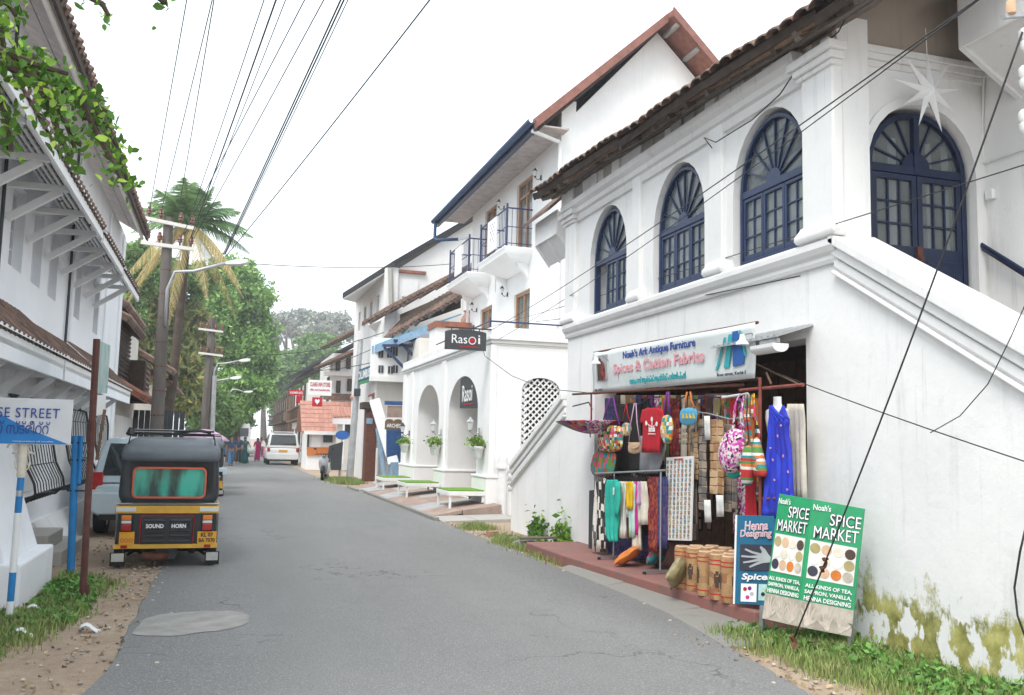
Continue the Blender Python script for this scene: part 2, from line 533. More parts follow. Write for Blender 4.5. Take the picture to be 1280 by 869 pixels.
# ------------------------------------------------------------------ ground, road, pavement
def ground_mats():
    m, t, b = mk('earth')
    n1 = noise_tex(t, .8, 6, .65); n2 = noise_tex(t, 9, 6, .7); n3 = noise_tex(t, 55, 4, .6)
    c = ramp(t, n1, .3, .72, (.30, .215, .15), (.46, .36, .265))
    c = mix(t, ramp(t, n2, .45, .75), c, (.27, .19, .13))
    c = mix(t, ramp(t, n3, .60, .72, (0, 0, 0), (.7, .7, .7)), c, (.14, .10, .075))
    c = mix(t, ramp(t, n3, .26, .36, (.6, .6, .6), (0, 0, 0)), c, (.60, .52, .42))
    t.links.new(c, b.inputs['Base Color']); b.inputs['Roughness'].default_value = .95
    bump(t, n3, .8, .02, b)
    m, t, b = mk('asphalt')
    n1 = noise_tex(t, .35, 5, .6, (1, .25, 1)); n2 = noise_tex(t, 2.2, 6, .7); n3 = noise_tex(t, 70, 3, .7); n4 = noise_tex(t, 34, 3, .6)
    c = ramp(t, n1, .3, .7, (.15, .15, .149), (.225, .223, .219))
    c = mix(t, ramp(t, n2, .52, .8, (0, 0, 0), (.55, .55, .55)), c, (.15, .149, .147))
    c = mix(t, ramp(t, n3, .54, .66, (0, 0, 0), (.75, .75, .75)), c, (.40, .39, .375))
    c = mix(t, ramp(t, n4, .30, .42, (.55, .55, .55), (0, 0, 0)), c, (.09, .092, .095))
    n5 = noise_tex(t, 150, 2, .6); c = mix(t, ramp(t, n5, .34, .44, (.6, .6, .6), (0, 0, 0)), c, (.10, .10, .10))
    # dust blown in from the bare verges, thick at the broken edges
    g0 = nd(t, 'ShaderNodeNewGeometry'); sx = nd(t, 'ShaderNodeSeparateXYZ'); t.links.new(g0.outputs['Position'], sx.inputs[0])
    ab = nd(t, 'ShaderNodeMath', operation='SUBTRACT'); t.links.new(sx.outputs[0], ab.inputs[0]); ab.inputs[1].default_value = 1.8
    aa = nd(t, 'ShaderNodeMath', operation='ABSOLUTE'); t.links.new(ab.outputs[0], aa.inputs[0])
    ad = nd(t, 'ShaderNodeMath', operation='MULTIPLY_ADD'); t.links.new(noise_tex(t, 1.6, 7, .7), ad.inputs[0]); ad.inputs[1].default_value = 1.5; t.links.new(aa.outputs[0], ad.inputs[2])
    c = mix(t, ramp(t, ad.outputs[0], 2.75, 3.5, (0, 0, 0), (.55, .55, .55)), c, (.34, .28, .22))
    vo = nd(t, 'ShaderNodeTexVoronoi', feature='DISTANCE_TO_EDGE'); vo.inputs['Scale'].default_value = .55
    g = nd(t, 'ShaderNodeNewGeometry'); ns = nd(t, 'ShaderNodeTexNoise'); ns.inputs['Scale'].default_value = 3.0; ns.inputs['Detail'].default_value = 5
    t.links.new(g.outputs['Position'], ns.inputs['Vector'])
    va = nd(t, 'ShaderNodeVectorMath', operation='ADD'); vs = nd(t, 'ShaderNodeVectorMath', operation='SCALE'); vs.inputs['Scale'].default_value = .9
    t.links.new(ns.outputs['Color'], vs.inputs[0]); t.links.new(g.outputs['Position'], va.inputs[0]); t.links.new(vs.outputs[0], va.inputs[1]); t.links.new(va.outputs[0], vo.inputs['Vector'])
    crk = ramp(t, vo.outputs['Distance'], .003, .011, (.7, .7, .7), (0, 0, 0))
    crk = mix(t, 1.0, crk, ramp(t, noise_tex(t, .5, 3, .5), .52, .60), 'MULTIPLY')
    c = mix(t, crk, c, (.06, .06, .06))
    t.links.new(c, b.inputs['Base Color']); b.inputs['Roughness'].default_value = .82; b.inputs['Specular IOR Level'].default_value = .3
    bump(t, n3, .55, .008, b)
ground_mats()
M('slab_pink', (.40, .29, .24), .85, .35, 3, .3, 40)
M('slab_grey', (.42, .42, .43), .8, .3, 3, .3, 40)
M('patch_concrete', (.35, .337, .315), .9, .3, 5, .4, 50)

def fnoise(x, s=0.0): return noise.noise(Vector((x, s, 3.7)))

mb = MB()
mb.bx(-1500, 1500, -60, 3000, -.3, 0)
struct(mb.build('ground', 'earth'))

def edgeL(y):
    e = -.64 + .05 * fnoise(y * .9, 1) + .035 * fnoise(y * 3.1, 2)
    if y < 7.6: e -= .30 * max(0, (7.6 - y) / 2.6) ** 1.4
    return e - (.25 if y > 30 else .25 * max(0, (y - 13) / 17))
def edgeR(y):
    e = 4.27 + .04 * fnoise(y * .8, 5) + .03 * fnoise(y * 3.3, 6)
    if y < 9: e -= .5 * ((9 - y) / 3.6) ** 1.2 if y > 5.4 else .5
    return e - (.35 * min(1, max(0, (y - 28) / 8)))
mb = MB()
ys = [-8 + .18 * i for i in range(240)] + [36 + 3 * i for i in range(1, 90)]
P = []
for y in ys:
    a, b = edgeL(y), edgeR(y)
    for k in range(7):
        P.append((a + (b - a) * k / 6, y, .014 + .03 * (1 - (2 * k / 6 - 1) ** 2) * .6))
F = [(i * 7 + k, i * 7 + k + 1, (i + 1) * 7 + k + 1, (i + 1) * 7 + k) for i in range(len(ys) - 1) for k in range(6)]
n0 = len(ys)
mb.add(P, F)
for side, k in ((-1, 0), (1, 6)):          # broken lip of the tar
    L = [P[i * 7 + k] for i in range(n0)]
    mb.add([q for p in L for q in (p, (p[0] + side * .02, p[1], -.01))], [(2 * i, 2 * i + 1, 2 * i + 3, 2 * i + 2) for i in range(n0 - 1)])
road = struct(mb.build('road', 'asphalt', smooth=True))
# worn concrete patch let into the left side of the road
pl = [(-.63, 8.10), (-.60, 8.5), (-.50, 8.97), (-.1, 9.03), (.18, 8.98), (.33, 8.78), (.34, 8.55), (.24, 8.28), (.08, 8.10), (-.25, 7.98)]
for _ in range(2):
    pl = [tuple(a[k] * w1_ + b[k] * (1 - w1_) + (.05 * fnoise(i * 1.9 + k * 7, 4)) for k in (0, 1)) for i, (a, b) in enumerate(zip(pl, pl[1:] + pl[:1])) for w1_ in (.75, .25)]
mb = MB()
cx_, cy_ = -.18, 8.55
def rz(x): return .014 + .03 * (1 - (2 * (x + .64) / 4.9 - 1) ** 2) * .6 + .004
mb.add([(x, y, rz(max(x, -.6))) for x, y in pl] + [(cx_, cy_, rz(cx_) + .002)], [(i, (i + 1) % 40, 40) for i in range(40)])
struct(mb.build('road_patch', 'patch_concrete'))

# concrete apron in front of the shop
ap = struct(bpy.data.objects.new('apron', None)); COL.objects.link(ap); ORG[ap.name] = Vector((4.4, 10, 0)); ap.location = (4.4, 10, 0)
def slab(parent, name, mat, q, t=.05, bev=.008):
    mb = MB()
    n = len(q)
    mb.add([(x, y, z) for x, y, z in q] + [(x, y, z - t) for x, y, z in q], [tuple(range(n)), tuple(range(2 * n - 1, n - 1, -1))] + [(i, (i + 1) % n, n + (i + 1) % n, n + i) for i in range(n)])
    return mb.build(name, mat, parent, bev=bev)
yy = [6.75, 8.3, 9.9, 11.4]
for i in range(3):
    a, b = yy[i], yy[i + 1] - .015
    def ex(y): return edgeR(y) - .03
    def ix(y): return 4.72 - (y - 6.75) * .058
    slab(ap, 'slab', 'concrete_dark', [(ex(a), a, .022), (ix(a), a, .035 + .02 * i), (ix(b), b, .045 + .02 * i), (ex(b), b, .024)], .06)
# pavement in front of the restaurant porch: sloping slabs up to the arches
pv = struct(bpy.data.objects.new('pavement', None)); COL.objects.link(pv); ORG[pv.name] = Vector((5, 25, 0)); pv.location = (5, 25, 0)
ys_ = [18.3, 19.55, 21.0, 22.3, 23.9, 25.4, 27.0, 28.6, 30.4, 32.0]
for i in range(9):
    a, b = ys_[i] + .01, ys_[i + 1] - .01
    rise = 0.05 if i == 0 else .26
    x0 = 4.30 - (.12 if i > 6 else 0)
    m1 = ['concrete', 'slab_pink', 'slab_grey', 'slab_pink', 'slab_pink', 'slab_grey', 'slab_pink', 'slab_grey', 'slab_pink'][i]
    xm = 5.02
    zm = .03 + (rise) * .5
    slab(pv, 'slab', m1, [(x0, a, .03), (xm - .01, a, zm), (xm - .01, b, zm), (x0, b, .03)], .08)
    slab(pv, 'slab', ['concrete', 'slab_pink', 'concrete', 'slab_pink'][i % 4], [(xm + .01, a, zm), (5.9, a, zm + rise * .45), (5.9, b, zm + rise * .45), (xm + .01, b, zm)], .2)
for i in range(11):
    a = 18.6 + i * 1.2
    mb = MB(); mb.box((4.24 - (.12 if i > 8 else 0), a + .6, .03), (.10, 1.17, .10), (0, 0, RND.uniform(-.012, .012)))
    mb.build('kerb_stone', 'concrete_dark', pv, bev=.012)

# ------------------------------------------------------------------ grass and litter (numpy, one mesh each)
def blades(name, mat, pts, h, wd, label, cat, lean=.5, per=1):
    n = len(pts)
    P = np.asarray(pts, float)
    an = NP.uniform(0, 2 * pi, n); hh = h * NP.uniform(.45, 1.25, n); ww = wd * NP.uniform(.6, 1.3, n)
    la = NP.uniform(0, 2 * pi, n); ll = lean * hh * NP.uniform(.2, 1, n)
    dx, dy = np.cos(an) * ww / 2, np.sin(an) * ww / 2
    V = np.empty((n, 5, 3))
    V[:, 0] = P + np.stack([-dx, -dy, 0 * dx], 1); V[:, 1] = P + np.stack([dx, dy, 0 * dx], 1)
    mid = P + np.stack([np.cos(la) * ll * .35, np.sin(la) * ll * .35, hh * .6], 1)
    V[:, 2] = mid + np.stack([dx, dy, 0 * dx], 1) * .75; V[:, 3] = mid - np.stack([dx, dy, 0 * dx], 1) * .75
    V[:, 4] = P + np.stack([np.cos(la) * ll, np.sin(la) * ll, hh], 1)
    V = V.reshape(-1, 3)
    k = np.arange(n) * 5
    me = bpy.data.meshes.new(name)
    F = [(a, a + 1, a + 2, a + 3) for a in k] + [(a + 3, a + 2, a + 4) for a in k]
    org = Vector(P.mean(0)); org.z = 0
    me.from_pydata((V - np.array(org)).tolist(), [], F)
    me.materials.append(MATS[mat])
    o = finish(name, me, org)
    tag(o, label, cat); o['kind'] = 'stuff'
    return o

def leaf_mesh(name, mat, P, size, parent=None, up=.0, aspect=1.7, droop=0, nrm=None, fold=.18, round_=False):
    """cloud of leaf-shaped quads (6 verts, folded along the midrib)"""
    P = np.asarray(P, float); n = len(P)
    s = size * NP.uniform(.4, 1.45, n)
    d = NP.normal(size=(n, 3)); d[:, 2] -= droop; d /= np.linalg.norm(d, axis=1)[:, None]
    e = NP.normal(size=(n, 3)); e[:, 2] += up * 0
    q = np.cross(d, e); q /= (np.linalg.norm(q, axis=1)[:, None] + 1e-9)
    if up:
        flip = (NP.random(n) < up)
        q[flip, 2] *= .35; q /= (np.linalg.norm(q, axis=1)[:, None] + 1e-9)
    nn = np.cross(d, q)
    L = d * (s * aspect / 2)[:, None]; Wd = q * (s / 2)[:, None]; H = nn * (s * fold)[:, None]
    if round_:
        V = np.stack([P - L, P - L * .45 + Wd * .9 + H, P + L * .3 + Wd * .8 + H, P + L, P + L * .3 - Wd * .8 + H, P - L * .45 - Wd * .9 + H], 1).reshape(-1, 3)
        k = np.arange(n) * 6; nv = 6
        F = np.stack([k, k + 1, k + 2, k, k + 2, k + 3, k, k + 3, k + 4, k, k + 4, k + 5], 1).ravel()
    else:
        V = np.stack([P - L, P - L * .15 + Wd + H, P + L, P - L * .15 - Wd + H], 1).reshape(-1, 3)
        k = np.arange(n) * 4; nv = 4
        F = np.stack([k, k + 1, k + 2, k, k + 2, k + 3], 1).ravel()
    nf = len(F) // 3
    org = Vector((P[:, 0].mean(), P[:, 1].mean(), P[:, 2].min()))
    me = bpy.data.meshes.new(name)
    me.vertices.add(nv * n); me.vertices.foreach_set('co', (V - np.array(org)).ravel())
    me.loops.add(3 * nf); me.loops.foreach_set('vertex_index', F)
    me.polygons.add(nf); me.polygons.foreach_set('loop_start', np.arange(nf) * 3); me.polygons.foreach_set('loop_total', np.full(nf, 3))
    me.update(calc_edges=True)
    me.materials.append(MATS[mat])
    return finish(name, me, org, parent)

def clump_pts(polyfn, n, nc, sig):
    C = [polyfn() for _ in range(nc)]
    out = []
    while len(out) < n:
        c = C[RND.randrange(nc)]
        out.append((c[0] + RND.gauss(0, sig), c[1] + RND.gauss(0, sig), c[2] if len(c) > 2 else 0))
    return out

def inquad(a, b, c, d):
    def fn():
        u, v = RND.random(), RND.random()
        p = [(a[k] * (1 - u) + b[k] * u) * (1 - v) + (d[k] * (1 - u) + c[k] * u) * v for k in (0, 1)]
        return (p[0], p[1], 0.0)
    return fn
# left verge
gl = clump_pts(inquad((-1.95, 8.0), (-1.28, 8.6), (-1.05, 11.2), (-1.75, 11.6)), 5200, 60, .10)
gl += clump_pts(inquad((-2.3, 6.6), (-1.35, 7.6), (-1.3, 9.0), (-1.9, 8.6)), 2600, 30, .10)
gl = [p for p in gl if not (p[0] < -1.64 and p[1] > 9.35)]
blades('grass', 'grass_blade', gl, .085, .011, 'patchy green grass at the foot of the street sign posts', 'grass')
wl = [p for p in clump_pts(inquad((-1.95, 8.2), (-1.25, 8.8), (-1.1, 11.2), (-1.65, 11.4)), 2600, 60, .08) if not (p[0] < -1.64 and p[1] > 9.35)]
o = leaf_mesh('weeds', 'weed_leaf', [(x, y, RND.uniform(.01, .08)) for x, y, z in wl], .035)
tag(o, 'low leafy weeds among the grass by the street sign', 'weeds'); o['kind'] = 'stuff'
# right verge under the spice board and along the mossy wall
gr = clump_pts(inquad((4.15, 7.3), (5.05, 6.9), (5.3, 4.0), (4.25, 4.6)), 9000, 110, .10)
gr += clump_pts(inquad((4.55, 7.3), (4.9, 7.2), (5.3, 4.0), (4.8, 4.2)), 5000, 60, .08)
gr = [p for p in gr if 3.95 < p[0] < 5.17]
blades('grass', 'grass_blade', gr, .10, .010, 'green grass strip between the road and the mossy white wall', 'grass')
wr = [p for p in clump_pts(inquad((4.35, 7.2), (5.0, 6.9), (5.3, 4.0), (4.5, 4.3)), 5200, 80, .09) if 4.1 < p[0] < 5.16]
o = leaf_mesh('weeds', 'weed_leaf', [(x, y, RND.uniform(.01, .14) * RND.random()) for x, y, z in wr], .032)
tag(o, 'bright green weeds in the grass below the mossy wall', 'weeds'); o['kind'] = 'stuff'
# beside the shop plinth and by the porch
g3 = clump_pts(inquad((4.32, 14.8), (4.75, 15.6), (4.9, 13.0), (4.35, 11.6)), 3400, 40, .10) + clump_pts(inquad((4.3, 17.3), (4.85, 17.8), (4.9, 16.6), (4.4, 16.6)), 1100, 14, .09)
blades('grass', 'grass_blade', g3, .10, .012, 'small tufts of grass by the rubble at the end of the shop step', 'grass')
g4 = clump_pts(inquad((4.0, 33), (5.0, 34), (5.0, 38.5), (3.9, 38)), 3600, 45, .16)
blades('grass', 'grass_blade', g4, .16, .02, 'grass tuft at the foot of the leaning grey lamp post', 'grass')
# dry litter
lt = [(RND.uniform(-1.9, -.62) - .5 * max(0, 7.5 - y) * RND.random(), y) for y in [RND.uniform(5.2, 16) for _ in range(650)]] + [(RND.uniform(3.7, 4.5), RND.uniform(4.2, 7.4)) for _ in range(220)] + [(RND.uniform(4.25, 5.15), RND.uniform(13.2, 18.3)) for _ in range(260)]
o = leaf_mesh('leaf_litter', 'dry_leaf', [(x, y, RND.uniform(.004, .022)) for x, y in lt], .028, up=1.0)
tag(o, 'dry brown leaf litter scattered on the bare verges', 'litter'); o['kind'] = 'stuff'
M('pebble_mat', (.46, .40, .33), .9, .4, 6, island=.4)
def pebbles():
    mb = MB()
    for i in range(700):
        if RND.random() < .6:
            y = RND.uniform(5, 14); x = edgeL(y) + RND.gauss(-.2, .25)
        else:
            y = RND.uniform(4.2, 18.5); x = edgeR(y) + RND.gauss(.12, .14)
        r = RND.uniform(.006, .022)
        mb.lathe([(r * .6, 0), (r, r * .5), (r * .5, r)], (x, y, .004), 5, 1, RND.uniform(.6, 1.2))
    o = mb.build('gravel', 'pebble_mat'); tag(o, 'loose grit along both ragged road edges', 'gravel'); o['kind'] = 'stuff'
pebbles()
# ------------------------------------------------------------------ near building on the right
XW = 5.2
def mpx(x, c):      # opening in a wall facing -x : u -> y, v -> z, w -> towards the street
    return lambda u, v, w: (x - w, c + u, v)
def mpy(y, c):      # opening in a wall facing -y
    return lambda u, v, w: (c + u, y - w, v)
def ub(mb, mp, u0, u1, v0, v1, w0, w1):
    mb.add([mp(u, v, w) for w in (w0, w1) for u, v in ((u0, v0), (u1, v0), (u1, v1), (u0, v1))],
           [(0, 3, 2, 1), (4, 5, 6, 7), (0, 1, 5, 4), (1, 2, 6, 5), (2, 3, 7, 6), (3, 0, 4, 7)])
def ring(mb, mp, outer, inner, w0, w1):
    n = len(outer)
    P = [mp(p[0], p[1], w) for w in (w0, w1) for p in outer] + [mp(p[0], p[1], w) for w in (w0, w1) for p in inner]
    F = []
    for i in range(n):
        j = (i + 1) % n
        F += [(i, j, n + j, n + i), (2 * n + i, 3 * n + i, 3 * n + j, 2 * n + j), (n + i, n + j, 3 * n + j, 3 * n + i), (i, 2 * n + i, 2 * n + j, j)]
    mb.add(P, F)

def arched_window(bld, name, mp, hw, z0, zs, rise, frame='navy', door=False, open_leaf=None, backing='curtain', seed=1):
    fw = .042 if not door else .055
    A = arch(0, hw, z0, zs, rise)
    B = arch(0, hw - fw, z0 + fw, zs, rise - fw)
    mb = MB()
    ring(mb, mp, A, B, -.03, .06)
    ub(mb, mp, -hw + fw, hw - fw, zs - .03, zs + .05, -.02, .055)
    win = mb.build(name, frame, bld, bev=.006)
    # hub of the fanlight
    hr = .13 if not door else .16
    mb = MB()
    pts = [(hr * cos(pi * i / 12), zs + .05 + hr * .9 * sin(pi * i / 12)) for i in range(13)]
    n = len(pts)
    mb.add([mp(u, v, w) for w in (-.01, .045) for u, v in pts], [tuple(range(n)), tuple(range(2 * n - 1, n - 1, -1))] + [(i, (i + 1) % n, n + (i + 1) % n, n + i) for i in range(n)])
    mb.build('fan_hub', frame, win)
    nb = 8
    for k in range(1, nb):
        a = pi * k / nb
        if door and abs(a - pi / 2) < .05:
            continue
        i_, o_ = (hr * .85 * cos(a), zs + .05 + hr * .8 * sin(a)), ((hw - fw) * cos(a), zs + (rise - fw) * sin(a))
        mb = MB()
        mb.bar(mp(i_[0], i_[1], .015), mp(o_[0], o_[1], .015), .016, .03, Vector(mp(0, 0, 1)) - Vector(mp(0, 0, 0)))
        mb.build('fan_bar', frame, win)
    for k in range(nb):     # wedge panes of the fanlight
        a0, a1 = pi * k / nb, pi * (k + 1) / nb
        Q = []
        for a in (a0, (a0 + a1) / 2, a1):
            Q.append(((hw - fw) * cos(a), zs + (rise - fw) * sin(a)))
        for a in (a1, a0):
            Q.append((hr * .8 * cos(a), zs + .05 + hr * .7 * sin(a)))
        mb = MB(); mb.add([mp(u, v, .004) for u, v in Q], [tuple(range(5))])
        mb.build('fan_pane', 'glass', win, fix=False)
    rr = random.Random(seed)
    if not door:
        n = 3
        inner = 2 * (hw - fw); cw = inner / n
        for c in range(n):
            u0, u1 = -hw + fw + c * cw + .004, -hw + fw + (c + 1) * cw - .004
            v0, v1 = z0 + fw + .004, zs - .036
            op = open_leaf == c
            def mq(u, v, w, u0=u0, op=op):
                if op:
                    an = radians(38); du = u - u0
                    return mp(u0 + du * cos(an), v, w - du * sin(an))
                return mp(u, v, w)
            mb = MB()
            t = .036
            ring(mb, mq, [(u0, v0), (u1, v0), (u1, v1), (u0, v1)], [(u0 + t, v0 + t + .02), (u1 - t, v0 + t + .02), (u1 - t, v1 - t), (u0 + t, v1 - t)], .0, .045)
            cs = mb.build('casement', frame, win, bev=.004)
            mb = MB()
            ub(mb, mq, (u0 + u1) / 2 - .007, (u0 + u1) / 2 + .007, v0 + t, v1 - t, .008, .036)
            for r in (1, 2):
                v = v0 + t + .02 + (v1 - v0 - 2 * t - .02) * r / 3
                ub(mb, mq, u0 + t, u1 - t, v - .007, v + .007, .009, .035)
            mb.build('glazing_bar', frame, win)
            for i in range(2):
                for r in range(3):
                    a = u0 + t + (u1 - u0 - 2 * t) * i / 2; b = a + (u1 - u0 - 2 * t) / 2
                    e = v0 + t + .02 + (v1 - v0 - 2 * t - .02) * r / 3; f = e + (v1 - v0 - 2 * t - .02) / 3
                    k1, k2 = rr.uniform(-.004, .004), rr.uniform(-.004, .004)
                    mb = MB(); mb.add([mq(a, e, .018 + k1), mq(b, e, .018 - k1), mq(b, f, .018 + k2), mq(a, f, .018 - k2)], [(0, 1, 2, 3)])
                    mb.build('pane', 'glass', win, fix=False)
    else:
        for sgn in (-1, 1):
            u0, u1 = (-hw + fw + .004, -.006) if sgn < 0 else (.006, hw - fw - .004)
            v0, v1 = z0 + .02, zs - .036
            vm = z0 + (zs - z0) * .50
            mb = MB()
            t = .055
            ring(mb, mp, [(u0, v0), (u1, v0), (u1, v1), (u0, v1)], [(u0 + t, vm), (u1 - t, vm), (u1 - t, v1 - t), (u0 + t, v1 - t)], 0, .05)
            lf = mb.build('door_leaf', frame, win, bev=.004)
            mb = MB(); ub(mb, mp, u0 + t + .03, u1 - t - .03, v0 + .12, vm - .12, .05, .062)
            ub(mb, mp, u0 + t + .06, u1 - t - .06, v0 + .15, vm - .15, .062, .072)
            mb.build('door_panel', frame, win, bev=.006)
            mb = MB()
            for i in (1, 2):
                u = u0 + t + (u1 - u0 - 2 * t) * i / 3
                ub(mb, mp, u - .009, u + .009, vm, v1 - t, .006, .042)
            for r in (1, 2):
                v = vm + (v1 - t - vm) * r / 3
                ub(mb, mp, u0 + t, u1 - t, v - .009, v + .009, .007, .040)
            mb.build('glazing_bar', frame, win)
            for i in range(3):
                for r in range(3):
                    a = u0 + t + (u1 - u0 - 2 * t) * i / 3; b = a + (u1 - u0 - 2 * t) / 3
                    e = vm + (v1 - t - vm) * r / 3; f = e + (v1 - t - vm) / 3
                    mb = MB(); mb.add([mp(a, e, .02), mp(b, e, .02), mp(b, f, .02), mp(a, f, .02)], [(0, 1, 2, 3)])
                    mb.build('pane', 'glass', win, fix=False)
        mb = MB(); ub(mb, mp, -.03, .03, zs - .02, zs + rise - fw, 0, .06)
        mb.build('mullion', frame, win)
        mb = MB(); ub(mb, mp, -.03, .03, z0 + (zs - z0) * .42, z0 + (zs - z0) * .50, .05, .075); mb.lathe([(.02, 0), (.025, .03), (.01, .05)], mp(.0, z0 + (zs - z0) * .40, .09), 8)
        mb.build('door_lock', 'rust', win)
    if backing:
        mb = MB()
        mb.grid(lambda a, b: mp(-hw + 2 * hw * a, z0 + (zs + (0 if not door else rise * .6) - z0) * b, -.12 - .035 * sin(a * 34 + seed) - .02 * sin(a * 13)), 60, 2)
        mb.build('curtain', backing, win, smooth='all')
    return win

bld = thing('colonial_building', 'white two storey colonial shop building with blue arched upper windows and tiled eaves', 'building', (6.5, 9, 0))
mb = MB()
outl = [(2.0, -.15), (2.0, .62), (6.9, 3.45), (6.9, 5.62), (13.77, 5.62), (13.77, 2.33), (16.62, 1.10), (16.62, -.15)]
WZ0, WZS, WRI, WHW = 3.57, 4.33, .73, .62
WC = (12.2, 10.02, 8.05)
holes = [[(7.42, .08), (12.6, .08), (12.6, 2.66), (7.42, 2.66)]] + [arch(c, WHW + .05, WZ0 - .02, WZS, WRI + .05) for c in WC]
wall(mb, 'x', outl, holes, XW, XW + .34)
w1 = mb.build('wall', 'plaster_moss', bld)
w1['label'] = 'white plaster street wall with yellow green algae along its near foot'
for i, c in enumerate(WC):
    arched_window(bld, 'window', mpx(XW + .115, c), WHW, WZ0, WZS, WRI, 'blue_frame', open_leaf=2 if i == 0 else None, seed=i)
# upstairs room shell
mb = MB()
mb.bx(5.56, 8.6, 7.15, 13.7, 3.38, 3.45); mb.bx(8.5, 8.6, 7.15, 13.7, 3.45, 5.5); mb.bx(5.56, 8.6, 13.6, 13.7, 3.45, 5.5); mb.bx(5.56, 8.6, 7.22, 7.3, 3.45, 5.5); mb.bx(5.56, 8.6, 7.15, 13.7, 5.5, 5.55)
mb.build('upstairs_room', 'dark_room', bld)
# string course, cornice
SP = [(0, -.20), (-.03, -.20), (-.045, -.165), (-.045, -.13), (-.075, -.10), (-.10, -.05), (-.10, 0.0), (-.075, .03), (0, .05)]
mb = MB()
mb.sweep([(-a, b) for a, b in SP], [(XW, 6.88, 3.5), (XW, 13.80, 3.5)], flip=-1)
mb.build('string_course', 'trim', bld)
CP = [(0, -.25), (-.04, -.25), (-.05, -.20), (-.05, -.15), (-.09, -.13), (-.09, -.06), (-.15, -.02), (-.16, .06), (0, .06)]
mb = MB()
mb.sweep([(-a, b) for a, b in CP], [(XW, 7.38, 5.38), (XW, 13.80, 5.38)], flip=-1)
mb.build('cornice', 'plaster_old', bld)
# pilasters: shaft, swollen base, cap
for a, b, pr in ((13.36, 13.79, .07), (11.0, 11.26, .055), (8.87, 9.17, .055), (6.88, 7.36, .07)):
    mb = MB()
    mb.bx(XW - pr, XW + .05, a, b, 3.55, 5.36)
    pl_ = mb.build('pilaster', 'plaster', bld, bev=.02)
    mb = MB()
    q = [(.0, -.02), (.07, -.02), (.09, .02), (.085, .06), (.06, .10), (.04, .14), (.0, .14)]
    for k in range(len(q) - 1):
        pass
    rings = []
    for d, z in q[1:-1]:
        rings.append([(XW - pr - d + .03, a - d + .03, 3.55 + z), (XW + .02, a - d + .03, 3.55 + z), (XW + .02, b + d - .03, 3.55 + z), (XW - pr - d + .03, b + d - .03, 3.55 + z)])
    mb.loft(rings)
    mb.build('pilaster_base', 'trim', pl_, smooth=True, bev=.01)
    if pr > .06:
        mb = MB()
        for d, z0, z1 in ((.03, 5.12, 5.17), (.06, 5.17, 5.24), (.10, 5.24, 5.32)):
            mb.bx(XW - pr - d, XW + .03, a - d, b + d, z0, z1)
        mb.build('pilaster_cap', 'plaster_old', pl_, bev=.01)
# door wall at the head of the stair (faces the viewer)
YD = 7.0
mb = MB()
dc, dhw, dz0, dzs, dri = 6.21, .575, 2.82, 4.28, .59
wall(mb, 'y', [(XW + .02, 2.7), (7.1, 2.7), (7.1, 5.34), (XW + .02, 5.34)], [arch(dc, dhw + .045, dz0, dzs, dri + .045)], YD, YD + .3)
mb.build('door_wall', 'plaster', bld)
arched_window(bld, 'stair_door', mpy(YD + .12, dc), dhw, dz0, dzs, dri, 'navy', door=True, seed=5)
mb = MB()
ring(mb, mpy(YD, dc), arch(0, dhw + .13, dz0, dzs, dri + .13), arch(0, dhw + .046, dz0, dzs, dri + .046), 0, .02)
mb.build('door_surround', 'trim', bld)
# stained gable plaster above the door and its cornice
mb = MB()
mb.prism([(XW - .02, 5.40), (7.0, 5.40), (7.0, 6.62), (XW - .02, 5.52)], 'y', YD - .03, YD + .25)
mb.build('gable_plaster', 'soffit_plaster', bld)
mb = MB()
for d, z0, z1 in ((.03, 5.22, 5.28), (.06, 5.28, 5.34), (.09, 5.34, 5.40)):
    mb.bx(XW - .07 - d * .3, 6.96, YD - d, YD + .02, z0, z1)
mb.build('door_cornice', 'plaster_old', bld, bev=.008)
# wall behind the stair
mb = MB(); mb.bx(6.96, 7.25, 1.5, 7.0, -.1, 7.4)
sw = mb.build('stair_wall', 'plaster', bld)
mb = MB()
mb.tube([sight(1230, 95, 'x', 6.94), sight(1228, 150, 'x', 6.94), sight(1228, 178, 'x', 6.94)], .012, 6); mb.tube([(6.94, 7.0, 4.43), (6.94, 4.5, 4.43)], .011, 6)
mb.build('conduit', 'white_paint', sw)
mb = MB(); p = sight(1238, 243, 'x', 6.93); mb.box(p, (.05, .09, .1))
mb.build('switch_box', 'white_gloss', sw, bev=.01)
mb = MB(); p = sight(1214, 158, 'x', 6.92); mb.box(p, (.09, .06, .07), (0, .3, 0)); mb.lathe([(.02, 0), (.03, .05)], p + Vector((-.06, 0, -.04)), 8)
mb.build('wall_socket', 'timber_dark', sw)
# stair: landing and steps behind the parapet
mb = MB()
mb.bx(5.56, 6.95, 6.3, 7.0, 2.60, 2.82)
for k in range(14):
    mb.bx(5.56, 6.95, 6.3 - .32 * (k + 1), 6.3 - .32 * k, 0, 2.82 - .185 * (k + 1))
mb.build('stair', 'concrete', bld)
